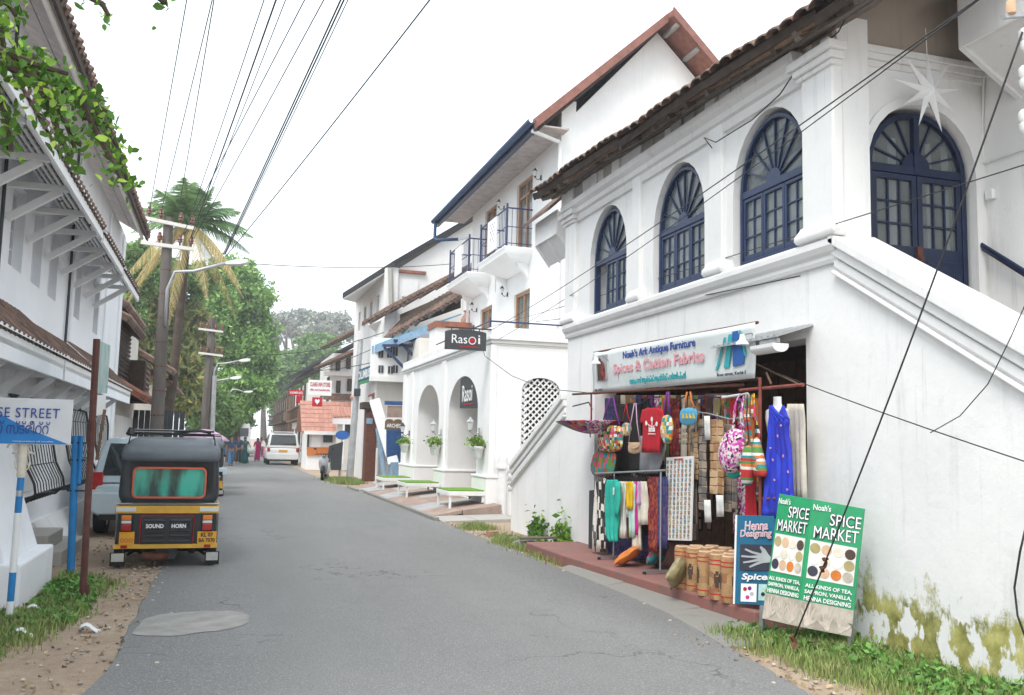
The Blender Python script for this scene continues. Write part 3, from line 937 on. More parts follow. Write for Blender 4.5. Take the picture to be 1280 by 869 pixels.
# parapet mouldings following the slope
def slope_bars(y0, z0, y1, z1, name):
    for off, pr, ht, mt in ((.02, .10, .10, 'plaster'), (-.085, .06, .10, 'trim'), (-.20, .035, .09, 'trim'), (-.29, .06, .035, 'trim')):
        mb = MB()
        x0, x1 = XW - pr, (XW + .42 if off > 0 else XW + .02)
        mb.prism([(y0, z0 + off - ht / 2), (y1, z1 + off - ht / 2), (y1, z1 + off + ht / 2), (y0, z0 + off + ht / 2)], 'x', x0, x1)
        mb.build(name, mt, bld, bev=.012)
slope_bars(6.95, 3.50, 1.9, .59, 'parapet_coping')
slope_bars(13.79, 2.36, 16.60, 1.14, 'parapet_coping')
mb = MB()
for k, (r, h) in enumerate(((.14, .10), (.16, .07), (.11, .10), (.13, .05))):
    mb.tube([(XW - .11 + k * .01, 16.58 + .02 * k, 1.12 - .11 * k), (XW + .42, 16.58 + .02 * k, 1.12 - .11 * k)], r * .55, 12)
mb.build('parapet_scroll', 'trim', bld, smooth=True)
# handrail
mb = MB()
p0, p1 = sight(1206, 294, 'x', 6.88), sight(1290, 346, 'x', 6.88)
d_ = (p1 - p0)
mb.tube([p0, p0 + d_ * 6], .028, 8); mb.tube([p0 + Vector((0, 0, -.03)), p0 + d_ * 6 + Vector((0, 0, -.05))], .014, 6)
for k in range(6): mb.tube([p0 + d_ * (k + .3), p0 + d_ * (k + .3) + Vector((.09, 0, -.05))], .01, 6)
mb.build('handrail', 'navy', bld, smooth=True)
# projecting canopies over both stair heads
def canopy(xf, zb, xw, zl, zt, y0, y1, name):
    mb = MB()
    mb.bx(xf, xf + .03, y0, y1, zb, zt)
    c = mb.build(name, 'plaster_soft', bld, bev=.005)
    mb = MB(); mb.prism([(xf + .03, zb + .03), (xf + .03, zt - .02), (xw, zt - .02), (xw, zl + .03)], 'y', y0 + .04, y1 - .04); mb.build('canopy_soffit', 'plaster_old', c)
    for t in ((y0, y0 + .05), (y1 - .05, y1)):
        mb = MB(); mb.prism([(xf + .002, zb - .002), (xf + .06, zb + .05), (xw, zl + .08), (xw, zl)], 'y', *t); mb.build('canopy_rib', 'white_paint', c)
    ym = (y0 + y1) / 2
    mb = MB(); mb.prism([(xf + .03, zb - .0), (xf + .06, zb + .05), (xw, zl + .08), (xw, zl)], 'y', ym - .04, ym + .04); mb.build('canopy_rib', 'white_paint', c)
    return c
canopy(6.30, 5.33, 6.96, 4.93, 5.95, 4.4, 6.6, 'stair_canopy')
mb = MB(); mb.prism([(6.16, 5.86), (6.2, 5.92), (6.98, 6.35), (6.98, 6.28)], 'y', 4.3, 6.72); mb.build('canopy_roof', 'tile_pink', bld)
a_ = sight(692, 294, 'y', 14.6)
canopy(a_.x, a_.z, 5.5, a_.z - .38, a_.z + .42, 14.45, 15.6, 'stair_canopy')
mb = MB(); mb.prism([(a_.x - .18, a_.z + .36), (a_.x - .18, a_.z + .42), (5.6, a_.z + .95), (5.6, a_.z + .88)], 'y', 14.3, 15.8); mb.build('canopy_roof', 'tile_old', bld)
# far side wall of the block
mb = MB(); mb.bx(5.56, 10.5, 13.45, 13.76, -.1, 5.6); mb.build('end_wall', 'plaster', bld)

# --- tiled roof with sagging eave
def EV(y):
    if y > 6.4: k = (y - 6.4) / 7.9
    else: k = (y - 6.4) / 12
    return Vector((4.77 - .08 * k, y, 5.43 + .29 * k + .018 * sin(y * 1.7) + .012 * sin(y * 4.1)))
RS = .62
def RP(y, s):       # point on the roof: s metres up the slope from the eave
    e = EV(y); L = sqrt(1 + RS * RS)
    return e + Vector((s / L, 0, s * RS / L))
mb = MB()
ny, ns = 20, 3
for k in (0, 1):
    pass
mb.grid(lambda a, b: RP(5.6 + a * 8.65, .12 + b * 5.6) + Vector((0, 0, .035)), 30, 4)
mb.build('roof_deck', 'timber_dark', bld, solid=.03)
mb = MB()
tw = .215
nc = int(8.65 / tw)
for c in range(nc):
    y = 5.6 + (c + .5) * tw
    for r in range(17):
        s0 = r * .33 + RND.uniform(-.02, .02) - (.04 if r == 0 else 0); s1 = s0 + .40
        lift = .075
        jy = RND.uniform(-.015, .015)
        vs = []
        for s, l in ((s0, lift), (s1, lift - .025)):
            for k in range(6):
                a = pi * k / 5
                vs.append(RP(y + jy + cos(a) * tw * .52, s) + Vector((-.3 * sin(a) * .055, 0, l + sin(a) * .05)))
        nn = len(vs)
        vs += [v - Vector((0, 0, .016)) for v in vs]
        F = [(k, k + 1, 6 + k + 1, 6 + k) for k in range(5)] + [(12 + k, 18 + k, 18 + k + 1, 12 + k + 1) for k in range(5)] + [(k, 12 + k, 12 + k + 1, k + 1) for k in range(5)]
        mb.add(vs, F)
t_ = mb.build('roof_tiles', 'tile_old', bld, fix=False)
t_['kind'] = 'stuff'
for k, (s, dz, hh, ww, mt) in enumerate(((.06, -.02, .09, .03, 'timber_dark'), (.16, -.07, .05, .13, 'timber_mid'), (.28, -.12, .05, .15, 'timber_grey'), (.40, -.17, .05, .15, 'timber_grey'), (.50, -.20, .06, .14, 'timber_mid'))):
    y = 5.65
    while y < 14.2:
        L = RND.uniform(1.0, 2.3); y2 = min(14.25, y + L)
        p, q = RP(y, s) + Vector((RND.uniform(-.02, .02), 0, dz + RND.uniform(-.02, .02))), RP(y2, s) + Vector((RND.uniform(-.02, .02), 0, dz + RND.uniform(-.05, .01)))
        mb = MB(); mb.bar(p, q, ww, hh, (-.4, 0, 1)); mb.build('eave_batten', mt, bld, bev=.006)
        y = y2 - RND.uniform(-.01, .06)
y = 5.7
while y < 14.2:
    p, q = RP(y, .06 + RND.uniform(0, .1)) - Vector((0, 0, .09)), RP(y + RND.uniform(-.04, .04), 1.3) - Vector((0, 0, .07))
    mb = MB(); mb.bar(p, q, .075, .10); mb.build('rafter', 'timber_grey' if RND.random() < .6 else 'timber_dark', bld, bev=.008)
    y += RND.uniform(.38, .5)
y = 7.42
while y < 13.7:
    L = RND.uniform(.25, .36)
    e = EV(y)
    mb = MB(); mb.box((XW - .03 + RND.uniform(-.03, .02), y + L / 2, 5.56 + RND.uniform(-.015, .02)), (.16, L - .015, .22 + .1 * (y - 7.4) / 6.3), (0, RND.uniform(-.06, .06), RND.uniform(-.04, .04)))
    mb.build('filler_block', 'concrete' if RND.random() < .5 else 'plaster_old', bld, bev=.015)
    y += L
mb = MB()
mb.prism([(XW + .04, 5.5), (XW + .04, 5.66), (5.6, 5.9), (5.6, 5.5)], 'y', 7.4, 13.77)
mb.build('wall_plate', 'timber_dark', bld)

# --- shop room and its red step
mb = MB()
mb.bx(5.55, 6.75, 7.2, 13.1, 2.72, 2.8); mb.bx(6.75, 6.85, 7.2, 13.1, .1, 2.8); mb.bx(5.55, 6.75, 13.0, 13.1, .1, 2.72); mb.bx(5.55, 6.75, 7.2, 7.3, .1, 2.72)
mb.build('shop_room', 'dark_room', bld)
y = 7.32
while y < 12.95:
    L = .19
    mb = MB(); mb.bx(6.70 + RND.uniform(0, .015), 6.75, y, y + L - .008, .16, 2.72)
    mb.build('wall_plank', 'timber_mid', bld)
    y += L
mb = MB()
mb.prism([(4.63, 7.42), (4.37, 11.42), (4.37, 13.2), (6.75, 13.2), (6.75, 7.42)], 'z', -.05, .16)
mb.build('shop_step', 'red_oxide', bld, bev=.02)
# --- little lean-to over the shop's right end
mb = MB()
pA = [sight(946, 412, 'x', 5.0), sight(1017, 411, 'x', 5.12)]
mb.prism([(4.80, 2.635), (4.80, 2.65), (5.2, 2.78), (5.2, 2.765)], 'y', 7.3, 8.5)
for k in range(12): mb.bar((4.80, 7.34 + k * .10, 2.655), (5.2, 7.34 + k * .10, 2.785), .03, .014)
mb.build('shop_lean_to', 'galv', bld)
# ------------------------------------------------------------------ shop goods
def patch(name, cols, scale=14, metric='CHEBYCHEV', rough=.85, stretch=None):
    m, t, b = mk(name)
    g = nd(t, 'ShaderNodeNewGeometry'); v = nd(t, 'ShaderNodeTexVoronoi', distance=metric); v.inputs['Scale'].default_value = scale
    if metric == 'CHEBYCHEV': v.inputs['Randomness'].default_value = .35
    src = g.outputs['Position']
    if stretch:
        mp = nd(t, 'ShaderNodeMapping'); mp.inputs['Scale'].default_value = stretch; t.links.new(src, mp.inputs[0]); src = mp.outputs[0]
    t.links.new(src, v.inputs['Vector'])
    r = nd(t, 'ShaderNodeValToRGB'); cr = r.color_ramp; cr.interpolation = 'CONSTANT'
    n = len(cols)
    for k in range(n):
        e = cr.elements[k] if k < 2 else cr.elements.new(k / n)
        e.position = k / n; e.color = c4(cols[k])
    sp = nd(t, 'ShaderNodeSeparateColor'); t.links.new(v.outputs['Color'], sp.inputs[0]); t.links.new(sp.outputs[0], r.inputs[0])
    c = mix(t, ramp(t, noise_tex(t, 60, 3), .5, .75, (0, 0, 0), (.35, .35, .35)), r.outputs[0], (.05, .04, .04))
    t.links.new(c, b.inputs['Base Color']); b.inputs['Roughness'].default_value = rough
    bump(t, noise_tex(t, 70, 3), .4, .004, b)
RED, ORG_, GRN, TEAL, PUR, PINK, YEL, WHT, BLK, BLU = (.5, .03, .03), (.62, .16, .03), (.10, .25, .06), (.02, .25, .27), (.14, .03, .2), (.6, .06, .22), (.7, .45, .04), (.75, .72, .65), (.02, .02, .02), (.03, .08, .35)
patch('patch_multi', [ORG_, GRN, WHT, RED, YEL, BLK, PINK, TEAL], 26)
patch('patch_dark', [ORG_, TEAL, GRN, PINK, (.25, .12, .03), TEAL, GRN], 15)
patch('patch_umb', [PUR, PINK, (.3, .05, .2), ORG_, (.45, .35, .4)], 11)
patch('print_pink', [(.62, .10, .40), WHT, (.5, .05, .35), (.7, .45, .6), WHT, BLK], 42, 'EUCLIDEAN')
patch('print_orange', [ORG_, YEL, WHT, (.6, .35, .2), TEAL], 22)
patch('stripe_multi', [ORG_, GRN, WHT, RED, TEAL, (.5, .25, .1)], 38, stretch=(.1, .1, 1))
patch('ikat', [BLK, WHT, BLK, WHT, (.1, .1, .1)], 13, stretch=(1.6, 1.6, .8))
patch('dark_red_print', [(.22, .015, .02), (.30, .03, .03), (.12, .01, .02), (.35, .08, .03)], 30)
patch('dark_blue_print', [(.02, .03, .12), (.05, .06, .2), (.1, .05, .15)], 30)
patch('wallet_tan', [(.42, .24, .11), (.50, .31, .16), (.34, .18, .08), (.55, .38, .22)], 10)
patch('wallet_grey', [(.20, .17, .15), (.28, .22, .18), (.12, .11, .10), (.38, .30, .22)], 10)
patch('dress_blue', [(.02, .04, .52), (.03, .06, .62), (.02, .03, .42), (.03, .05, .55), (.015, .03, .40)], 7, 'EUCLIDEAN', stretch=(1, 1, .5))
patch('teal_embroid', [(.02, .26, .30), (.03, .34, .36), (.35, .05, .1), (.02, .20, .26), (.4, .25, .05)], 22)
patch('jute_print', [(.40, .24, .11), (.44, .28, .13), (.35, .20, .09), (.42, .25, .11), (.30, .13, .06)], 14, 'EUCLIDEAN')
patch('postcards', [(.1, .25, .4), (.5, .35, .15), (.2, .3, .12), (.55, .2, .1), (.05, .2, .3), (.6, .5, .35), (.3, .1, .08)], 60)
for nm, c in dict(cl_teal=(.02, .46, .36), cl_white=(.76, .75, .72), cl_cream=(.72, .66, .55), cl_yellow=(.75, .47, .01), cl_mint=(.45, .68, .63), cl_magenta=(.62, .02, .28), cl_black=(.02, .018, .018), cl_red=(.52, .006, .02), cl_grey=(.36, .37, .40), cl_tan=(.66, .44, .28), cl_sky=(.10, .38, .58), cl_purple=(.16, .03, .22), cl_orange=(.62, .19, .035), cl_gold=(.42, .34, .16), cl_lightpink=(.55, .36, .50), cl_brown=(.08, .05, .035)).items():
    M(nm, c, .85, .22, 9, .3, 45, bdist=.006)
M('gold_satin', (.36, .30, .15), .35, .4, 12, .3, 20)
M('banner_cloth', (.70, .745, .74), .55, .12, 2.5)
M('ink_blue', (.02, .06, .30), .6, .1); M('ink_pink', (.72, .34, .38), .6, .1); M('ink_teal', (.02, .35, .38), .6, .1); M('ink_white', (.80, .80, .80), .6, .05); M('ink_dark', (.03, .03, .05), .6, .1)
M('ink_cyan', (.03, .42, .46), .6, .1); M('ink_royal', (.02, .12, .42), .6, .1); M('ink_grey', (.45, .47, .48), .6, .2)

def P_(px, py, X): return sight(px, py, 'x', X)

def drape(mb, rows, X, fold=.02, nf=3, ph=0, nu=14, off=0):
    """hanging cloth sheet: rows of (pixel y, left px, right px) on the real plane x = X"""
    R3 = []
    for py, a, b in rows:
        R3.append((P_(a, py, X), P_(b, py, X)))
    K = []
    for i in range(len(R3) - 1):
        st = 3
        for k in range(st):
            t = k / st
            K.append((R3[i][0].lerp(R3[i + 1][0], t), R3[i][1].lerp(R3[i + 1][1], t)))
    K.append(R3[-1])
    nv = len(K) - 1
    def fn(u, v):
        j = round(v * nv)
        a, b = K[j]
        p = a.lerp(b, u)
        amp = fold * (.35 + .65 * j / nv)
        p.x += amp * (sin(u * nf * 2 * pi + ph + .6 * sin(v * 5)) + .4 * sin(u * nf * 4.3 * pi + 1.7 + ph)) - off + .25 * fold * sin(v * 9 + ph + u * 3)
        return p
    mb.grid(fn, nu, nv)
    return mb

def hung(name, label, cat, rows, X, mat, fold=.02, nf=3, th=.012, group='goods hanging in the shop front', parent=None, ph=None):
    mb = MB(); drape(mb, rows, X, fold, nf, RND.uniform(0, 6) if ph is None else ph)
    o = mb.build(name, mat, parent, smooth='all', solid=th, fix=False)
    if parent is None: tag(o, label, cat, group)
    return o

def pouch(mb, rows, X, depth, n=12):
    R3 = [(P_(a, py, X), P_(b, py, X)) for py, a, b in rows]
    rings = []
    m = len(R3)
    for i, (a, b) in enumerate(R3):
        d = depth * (.35 + .65 * sin(pi * min(1, (i + .25) / (m - .4))))
        c = (a + b) / 2; h = (b - a) / 2
        rings.append([c + h * cos(2 * pi * k / n) * (1 if abs(cos(2 * pi * k / n)) < .99 else 1) + Vector((d / 2 * (abs(sin(2 * pi * k / n)) ** .7) * (1 if sin(2 * pi * k / n) > 0 else -1), 0, 0)) for k in range(n)])
    return mb.loft(rings)

def bag(name, label, rows, X, mat, depth, hang=None, strap=None, strap_mat='cl_purple', sr=.008, flap=None, cat='bag', wide=False):
    b0 = P_((rows[0][1] + rows[0][2]) / 2, rows[-1][0], X)
    t = thing(name, label, cat, b0, 0, 'goods hanging in the shop front')
    mb = MB(); pouch(mb, rows, X, depth); mb.build('body', mat, t, smooth='all', sub=1)
    if hang:
        for k, a in enumerate(strap):
            mb = MB()
            p, q = P_(a[0], a[1], X), P_(hang[0] + a[2], hang[1], X)
            if wide:
                mb.grid(lambda u, v: p.lerp(q, v) + Vector((.012 * sin(v * 7 + k), (u - .5) * wide * (1 - .4 * v), .01 * sin(u * 6))), 4, 8)
                mb.build('strap', strap_mat, t, solid=.008, smooth='all', fix=False)
            else:
                mb.tube([p, p.lerp(q, .5) + Vector((-.012, 0, 0)), q], sr, 6); mb.build('strap', strap_mat, t, smooth='all')
    if flap:
        mb = MB(); drape(mb, flap[0], X - depth * .55, .004, 1, 0); mb.build('flap', flap[1], t, solid=.008, fix=False)
    return t

# --- frames and rails
fr = thing('display_rail', 'rusty metal pipe rail that carries the goods across the shop front', 'rail', (4.93, 10.2, 0))
mb = MB(); mb.tube([P_(716, 493, 4.93), P_(930, 481, 4.93)], .016, 8); mb.build('pipe', 'rust', fr)
mb = MB(); mb.tube([P_(716, 508, 4.93), P_(736, 503, 4.93), P_(740, 512, 4.93)], .010, 6); mb.build('hook', 'iron', fr)
mb = MB(); mb.tube([P_(739, 492, 4.93), P_(739, 540, 4.93)], .012, 6); mb.build('pipe', 'iron', fr)
for a, b in (((775, 509), (800, 505)), ((800, 505), (826, 496)), ((840, 507), (868, 492)), ((868, 500), (900, 497))):
    mb = MB(); mb.tube([P_(a[0], a[1], 5.0), P_((a[0] + b[0]) / 2, (a[1] + b[1]) / 2 - 3, 4.98), P_(b[0], b[1], 4.95)], .009, 6); mb.build('hook', 'iron', fr)
fr2 = thing('stall_frame', 'red painted pipe frame around the blue dress at the right end of the shop', 'frame', (4.85, 7.7, .16))
mb = MB(); mb.tube([P_(950, 472, 4.82), Vector((4.82, P_(950, 650, 4.82).y, .16))], .016, 8); mb.build('post', 'rust_red', fr2)
mb = MB(); mb.tube([P_(925, 488, 4.84), P_(1004, 481, 4.84)], .016, 8); mb.build('top_rail', 'rust_red', fr2)
mb = MB(); mb.tube([P_(948, 624, 4.84), P_(972, 623, 4.84)], .014, 8); mb.build('lower_rail', 'rust_red', fr2)
mb = MB(); mb.tube([P_(945, 455, 4.9), P_(1004, 483, 5.1)], .010, 6); mb.tube([P_(958, 466, 4.9), P_(964, 480, 4.9)], .012, 6); mb.build('brace', 'timber_mid', fr2)

# --- top row
t = thing('patchwork_parasol', 'patchwork purple and pink cloth parasol hanging upturned outside the shop', 'parasol', P_(738, 548, 4.85), 0, 'goods hanging in the shop front')
mb = MB()
c = P_(738, 527, 4.85); wy = abs(P_(711, 527, 4.85).y - P_(765, 527, 4.85).y) / 2
for k in range(8):
    a0, a1 = 2 * pi * k / 8, 2 * pi * (k + 1) / 8
    mb = MB()
    def fn(u, v, a0=a0, a1=a1):
        a = a0 + (a1 - a0) * u
        r = wy * v * (1 - .06 * sin(pi * u) * v)
        return c + Vector((r * cos(a) * .55, r * sin(a), -.17 * (1 - v ** 1.6)))
    mb.grid(fn, 4, 6); mb.build('gore', ['patch_umb', 'print_pink', 'patch_umb', 'patch_dark'][k % 4], t, smooth='all', solid=.006, fix=False)
mb = MB(); mb.tube([P_(739, 496, 4.93), c - Vector((0, 0, .16))], .004, 5); mb.build('string', 'cl_red', t)
mb = MB(); mb.tube([c - Vector((0, 0, .16)), c - Vector((0, 0, .22))], .008, 6); mb.build('ferrule', 'iron', t)
bag('shoulder_bag', 'square patchwork shoulder bag of orange and green mirrorwork on purple straps', [(531, 748, 779), (540, 747, 780), (555, 747, 779), (566, 748, 778)], 4.86, 'patch_multi', .10, (765, 497), [(753, 532, -2), (775, 532, 2)], 'cl_purple', .012)
bag('tote_bag', 'flat teal and orange patchwork tote hanging low at the left end', [(562, 742, 772), (575, 739, 771), (588, 736, 769), (597, 742, 766)], 4.90, 'patch_dark', .05, (758, 540), [(748, 564, -3), (766, 564, 3)], 'cl_black', .008)
hung('sleeveless_top', 'black sleeveless cotton top hanging behind the patchwork bag', 'top', [(505, 768, 800), (515, 769, 800), (540, 767, 801), (572, 765, 802), (590, 764, 803)], 5.06, 'cl_black', .015, 2)
bag('small_pouch', 'small orange patchwork pouch tucked beside the square bag', [(528, 777, 789), (536, 778, 790), (546, 777, 788)], 4.87, 'print_orange', .05, (783, 505), [(779, 529, 0), (788, 529, 0)], 'cl_red', .005)
bag('sling_bag', 'tan envelope sling bag on a long thin pale strap', [(553, 785, 801), (560, 785, 801), (568, 785, 801)], 4.85, 'cl_tan', .06, (794, 504), [(786, 554, -1), (800, 554, 1)], 'cl_lightpink', .007, flap=([(553, 785, 801), (558, 787, 799), (561, 791, 794)], 'cl_tan'))
t = thing('t_shirt', 'red T-shirt with white lettering hanging at the centre of the shop', 't-shirt', P_(815, 567, 4.90), 0, 'goods hanging in the shop front')
mb = MB(); drape(mb, [(510, 808, 824), (513, 806, 826), (525, 804.5, 826.5), (545, 804, 826), (566, 803, 825)], 4.9, .008, 2, .4); mb.build('body', 'cl_red', t, smooth='all', solid=.03, fix=False)
for s, r in ((0, [(512, 804, 808), (520, 802, 806), (529, 801.5, 805)]), (1, [(512, 824, 828), (520, 825, 829.5), (529, 826, 830)])):
    mb = MB(); drape(mb, r, 4.9, .004, 1, s); mb.build('sleeve', 'cl_red', t, smooth='all', solid=.03, fix=False)
RT, UP = (0, -1, 0), (0, 0, 1)
text('kerala', 'ink_white', P_(815, 536, 4.862), RT, UP, h=.075, wd=.165, parent=t, bold=.02)
text("God's Own Country", 'ink_white', P_(815, 542.5, 4.862), RT, UP, h=.022, wd=.20, parent=t)
mb = MB()
for a, b in ((808, 529), (815, 524), (821, 530)): mb.lathe([(.02, 0), (.03, .003)], (0, 0, 0), 8); mb.xf(Matrix.Translation(P_(a, b, 4.862)) @ Matrix.Rotation(-pi / 2, 4, 'Y'), len(mb.v) - 16); mb.bar(P_(a, b, 4.86), P_(815, 534, 4.86), .008, .004)
mb.build('palm_print', 'ink_white', t)
mb = MB(); mb.tube([P_(809, 513, 4.9), P_(814, 506, 4.9), P_(814, 500, 4.93)], .005, 5); mb.tube([P_(819, 513, 4.9), P_(814, 506, 4.9)], .005, 5); mb.build('hanger', 'iron', t)
hung('t_shirt', 'plain grey T-shirt hanging behind the red one', 't-shirt', [(545, 801, 832), (560, 801, 833), (592, 800, 822)], 5.0, 'cl_grey', .012, 2)
bag('cotton_bag', 'slim orange and yellow printed cotton bag on a purple strap', [(518, 829, 839), (528, 827, 841), (540, 826, 841), (550, 828, 840), (555, 831, 837)], 4.85, 'print_orange', .09, (835, 490), [(831, 519, -1), (838, 519, 1)], 'cl_purple', .012)
bag('picture_tote', 'sky blue tote with yellow boats hanging high under the banner', [(509, 850, 873), (520, 849, 872), (533, 849, 871)], 4.86, 'cl_sky', .05, (860, 490), [(857, 510, -1), (868, 510, 3)], 'cl_orange', .011)
mb = MB()
for k in range(4):
    p = P_(854 + k * 4.4, 523, 4.825); mb.prism([(p.y - .025, p.z), (p.y + .025, p.z), (p.y + .01, p.z + .055), (p.y - .01, p.z + .02)], 'x', p.x - .004, p.x + .004)
o = mb.build('boat_print', 'cl_yellow', bpy.data.objects['picture_tote'])
# beaded brown hanging
t = thing('bead_hanging', 'rows of small dark brown beaded purses hanging below the blue tote', 'purses', P_(857, 555, 5.02), 0, 'goods hanging in the shop front')
for r in range(3):
    for k in range(5):
        mb = MB(); p = P_(850 + k * 4.2, 538 + r * 7.5, 5.02); mb.box(p, (.02, .03, .05)); mb.build('purse', 'wallet_grey', t, bev=.006)
# strings of wallets
def wallet_string(x0, x1, y0, y1, mat, label, X=4.95, rows=None, cols=1):
    t = thing('wallet_string', label, 'wallets', P_((x0 + x1) / 2, y1, X), 0, 'goods hanging in the shop front')
    n = rows or int((y1 - y0) / 9)
    for c in range(cols):
        for k in range(n):
            a, b = x0 + (x1 - x0) * c / cols, x0 + (x1 - x0) * (c + 1) / cols
            p = P_((a + b) / 2, y0 + (y1 - y0) * (k + .5) / n, X)
            wy_ = abs(P_(a, y0, X).y - P_(b, y0, X).y); hz = abs(P_(a, y0, X).z - P_(a, y1, X).z) / n
            mb = MB(); mb.box(p, (.016, wy_ - .004, hz - .005), (RND.uniform(-.06, .06), RND.uniform(-.1, .1), RND.uniform(-.1, .1)))
            mb.build('wallet', mat, t, bev=.008)
    mb = MB(); mb.tube([P_((x0 + x1) / 2, y0 - 8, X), P_((x0 + x1) / 2, y1, X)], .003, 4); mb.build('cord', 'cl_white', t)
wallet_string(874, 883, 524, 638, 'wallet_grey', 'long string of dark square wallets left of the tan ones', 4.97, 11)
wallet_string(888, 905, 524, 618, 'wallet_tan', 'double string of tan leather wallets at the shop centre', 4.93, 9, 2)
wallet_string(906, 914, 530, 640, 'wallet_grey', 'string of grey brown wallets behind the pink print bag', 5.0, 10)
wallet_string(867, 873, 540, 600, 'wallet_tan', 'narrow string of small tan coin purses near the postcards', 5.02, 9)
wallet_string(910, 922, 600, 636, 'wallet_grey', 'low cluster of brown and violet wallets below the teal bag', 5.02, 4, 2)
for a, b, c, d in ((880, 887, 520, 550), (895, 904, 619, 646), (880, 888, 625, 653)):
    o = hung('price_card', '', '', [(c, a, b), (d, a + 1, b + 1)], 4.90, 'cl_white', .003, 1, .004)
    tag(o, {520: 'white card tag hanging high beside the tan wallets', 619: 'white card tag below the tan wallets', 625: 'white card tag below the long dark wallet string'}[c], 'tag', 'white tags on the wallet strings')
mb = MB(); mb.tube([P_(860, 514, 4.95), P_(885, 517, 4.93), P_(912, 524, 4.9), P_(945, 521, 4.86)], .009, 6)
o = mb.build('display_rod', 'steel'); tag(o, 'thin steel rod carrying the wallet strings', 'rod')
mb = MB(); mb.tube([P_(903, 497, 4.9), P_(935, 492, 4.84)], .012, 6); o = mb.build('hook_bar', 'white_paint'); tag(o, 'short white hook bar above the pink print bag', 'hook bar')
# big bags right of centre
bag('hobo_bag', 'big pink and white printed hobo bag with broad straps', [(535, 914, 926), (548, 905, 929), (562, 902, 929), (575, 903, 927), (585, 907, 922), (592, 911, 918)], 4.76, 'print_pink', .22, (925, 494), [(914, 540, -2), (927, 545, 3)], 'print_pink', wide=.05)
bag('sling_bag', 'orange and green striped cotton sling bag next to the pink bag', [(556, 930, 941), (570, 927, 942), (590, 927, 941), (603, 929, 939), (607, 931, 936)], 4.78, 'stripe_multi', .12, (934, 493), [(932, 558, -2), (939, 558, 1)], 'stripe_multi', wide=.035)
bag('sling_bag', 'cone shaped striped patch bag left of the blue dress', [(545, 944, 948), (565, 942, 951), (580, 943, 955), (593, 944, 958), (597, 945, 957)], 4.78, 'stripe_multi', .12, (939, 493), [(945, 548, 0), (948, 548, 2)], 'patch_multi', wide=.035)
bag('round_bag', 'small round teal bag peeping out below the pink one', [(586, 911, 925), (592, 909, 926), (599, 912, 922)], 4.84, 'cl_teal', .12, (918, 560), [(913, 588, 0), (924, 588, 0)], 'cl_black', .006)
hung('trousers', 'bright red cotton trousers hanging below the striped bags', 'trousers', [(596, 934, 945), (615, 933, 945), (642, 933, 946), (665, 934, 945)], 4.92, 'cl_red', .015, 2)
t = thing('scarf_rail', 'rail of assorted printed scarves and stoles hung at the back of the shop', 'scarves', (5.2, 9.5, .6))
sm_ = ['cl_brown', 'print_orange', 'dark_red_print', 'wallet_tan', 'cl_gold', 'print_pink', 'dark_blue_print', 'cl_cream', 'patch_dark', 'cl_purple', 'stripe_multi']
for k in range(26):
    x0 = 768 + k * 7.0; y1 = RND.uniform(585, 650) if k > 9 else RND.uniform(560, 600)
    mb = MB(); drape(mb, [(494, x0, x0 + 6.5), (540, x0 - .5, x0 + 7), (y1, x0, x0 + 6.4)], 5.16 + .04 * (k % 2), .02, 2, k); mb.build('scarf', sm_[(k * 7) % 11], t, smooth='all', solid=.008, fix=False)
hung('scarf', 'dark printed scarves hanging in the shadow behind the bags', 'scarf', [(492, 880, 940), (520, 879, 941), (560, 880, 942), (600, 880, 941), (650, 878, 940)], 5.25, 'cl_brown', .03, 8)
hung('wall_hanging', 'brown cloth hanging at the back of the shop left of centre', 'cloth', [(505, 838, 870), (560, 838, 871), (640, 836, 870)], 5.35, 'cl_brown', .02, 4)
for px0, px1, y1, X, m, lab in ((838, 848, 575, 5.12, 'dark_red_print', 'dark red stole beside the slim orange bag'), (866, 874, 560, 5.15, 'print_orange', 'orange printed stole behind the coin purses'), (883, 889, 640, 5.08, 'cl_brown', 'brown bead necklaces between the wallet strings'), (914, 921, 535, 5.05, 'cl_red', 'short red scarf hanging high behind the hook bar'), (893, 900, 520, 5.1, 'cl_gold', 'gold chain tassels at the top of the shop'), (941, 950, 560, 5.02, 'cl_orange', 'orange scarf edge beside the red post'), (864, 872, 675, 5.05, 'wallet_grey', 'dark leather strip at the right of the postcards'), (800, 812, 690, 5.1, 'cl_black', 'black trousers in the shade behind the rack'), (918, 932, 668, 5.1, 'print_pink', 'pink printed skirt low behind the bags'), (757, 768, 600, 5.15, 'dark_blue_print', 'dark blue cloth behind the patchwork bags')):
    hung('hanging_cloth', lab, 'cloth', [(498, px0, px1), ((498 + y1) / 2, px0 - .4, px1 + .4), (y1, px0, px1)], X, m, .018, 2.5)
# blue dress on a bust
t = thing('dress_form', 'long blue halter dress shown on a pale half mannequin', 'dress', P_(972, 640, 4.93), 0, 'goods hanging in the shop front')
mb = MB()
cc = P_(972, 520, 4.96)
mb.lathe([(.09, -.32), (.12, -.18), (.15, -.02), (.145, .05), (.06, .09), (.05, .12), (.05, .18)], (cc.x, cc.y, cc.z), 14, .62, 1); mb.build('bust', 'white_gloss', t, smooth=True)
mb = MB(); drape(mb, [(507, 962, 965), (516, 961, 972), (524, 960, 986), (535, 959, 984), (545, 960, 984), (565, 957, 988), (590, 955, 990), (620, 953, 992), (648, 951, 991)], 4.84, .022, 5, .8, 24); mb.build('dress', 'dress_blue', t, smooth='all', solid=.01, fix=False)
mb = MB(); drape(mb, [(507, 978, 980), (516, 974, 983), (523, 972, 986)], 4.835, .004, 1, .3); mb.build('halter', 'dress_blue', t, smooth='all', solid=.01, fix=False)
mb = MB()
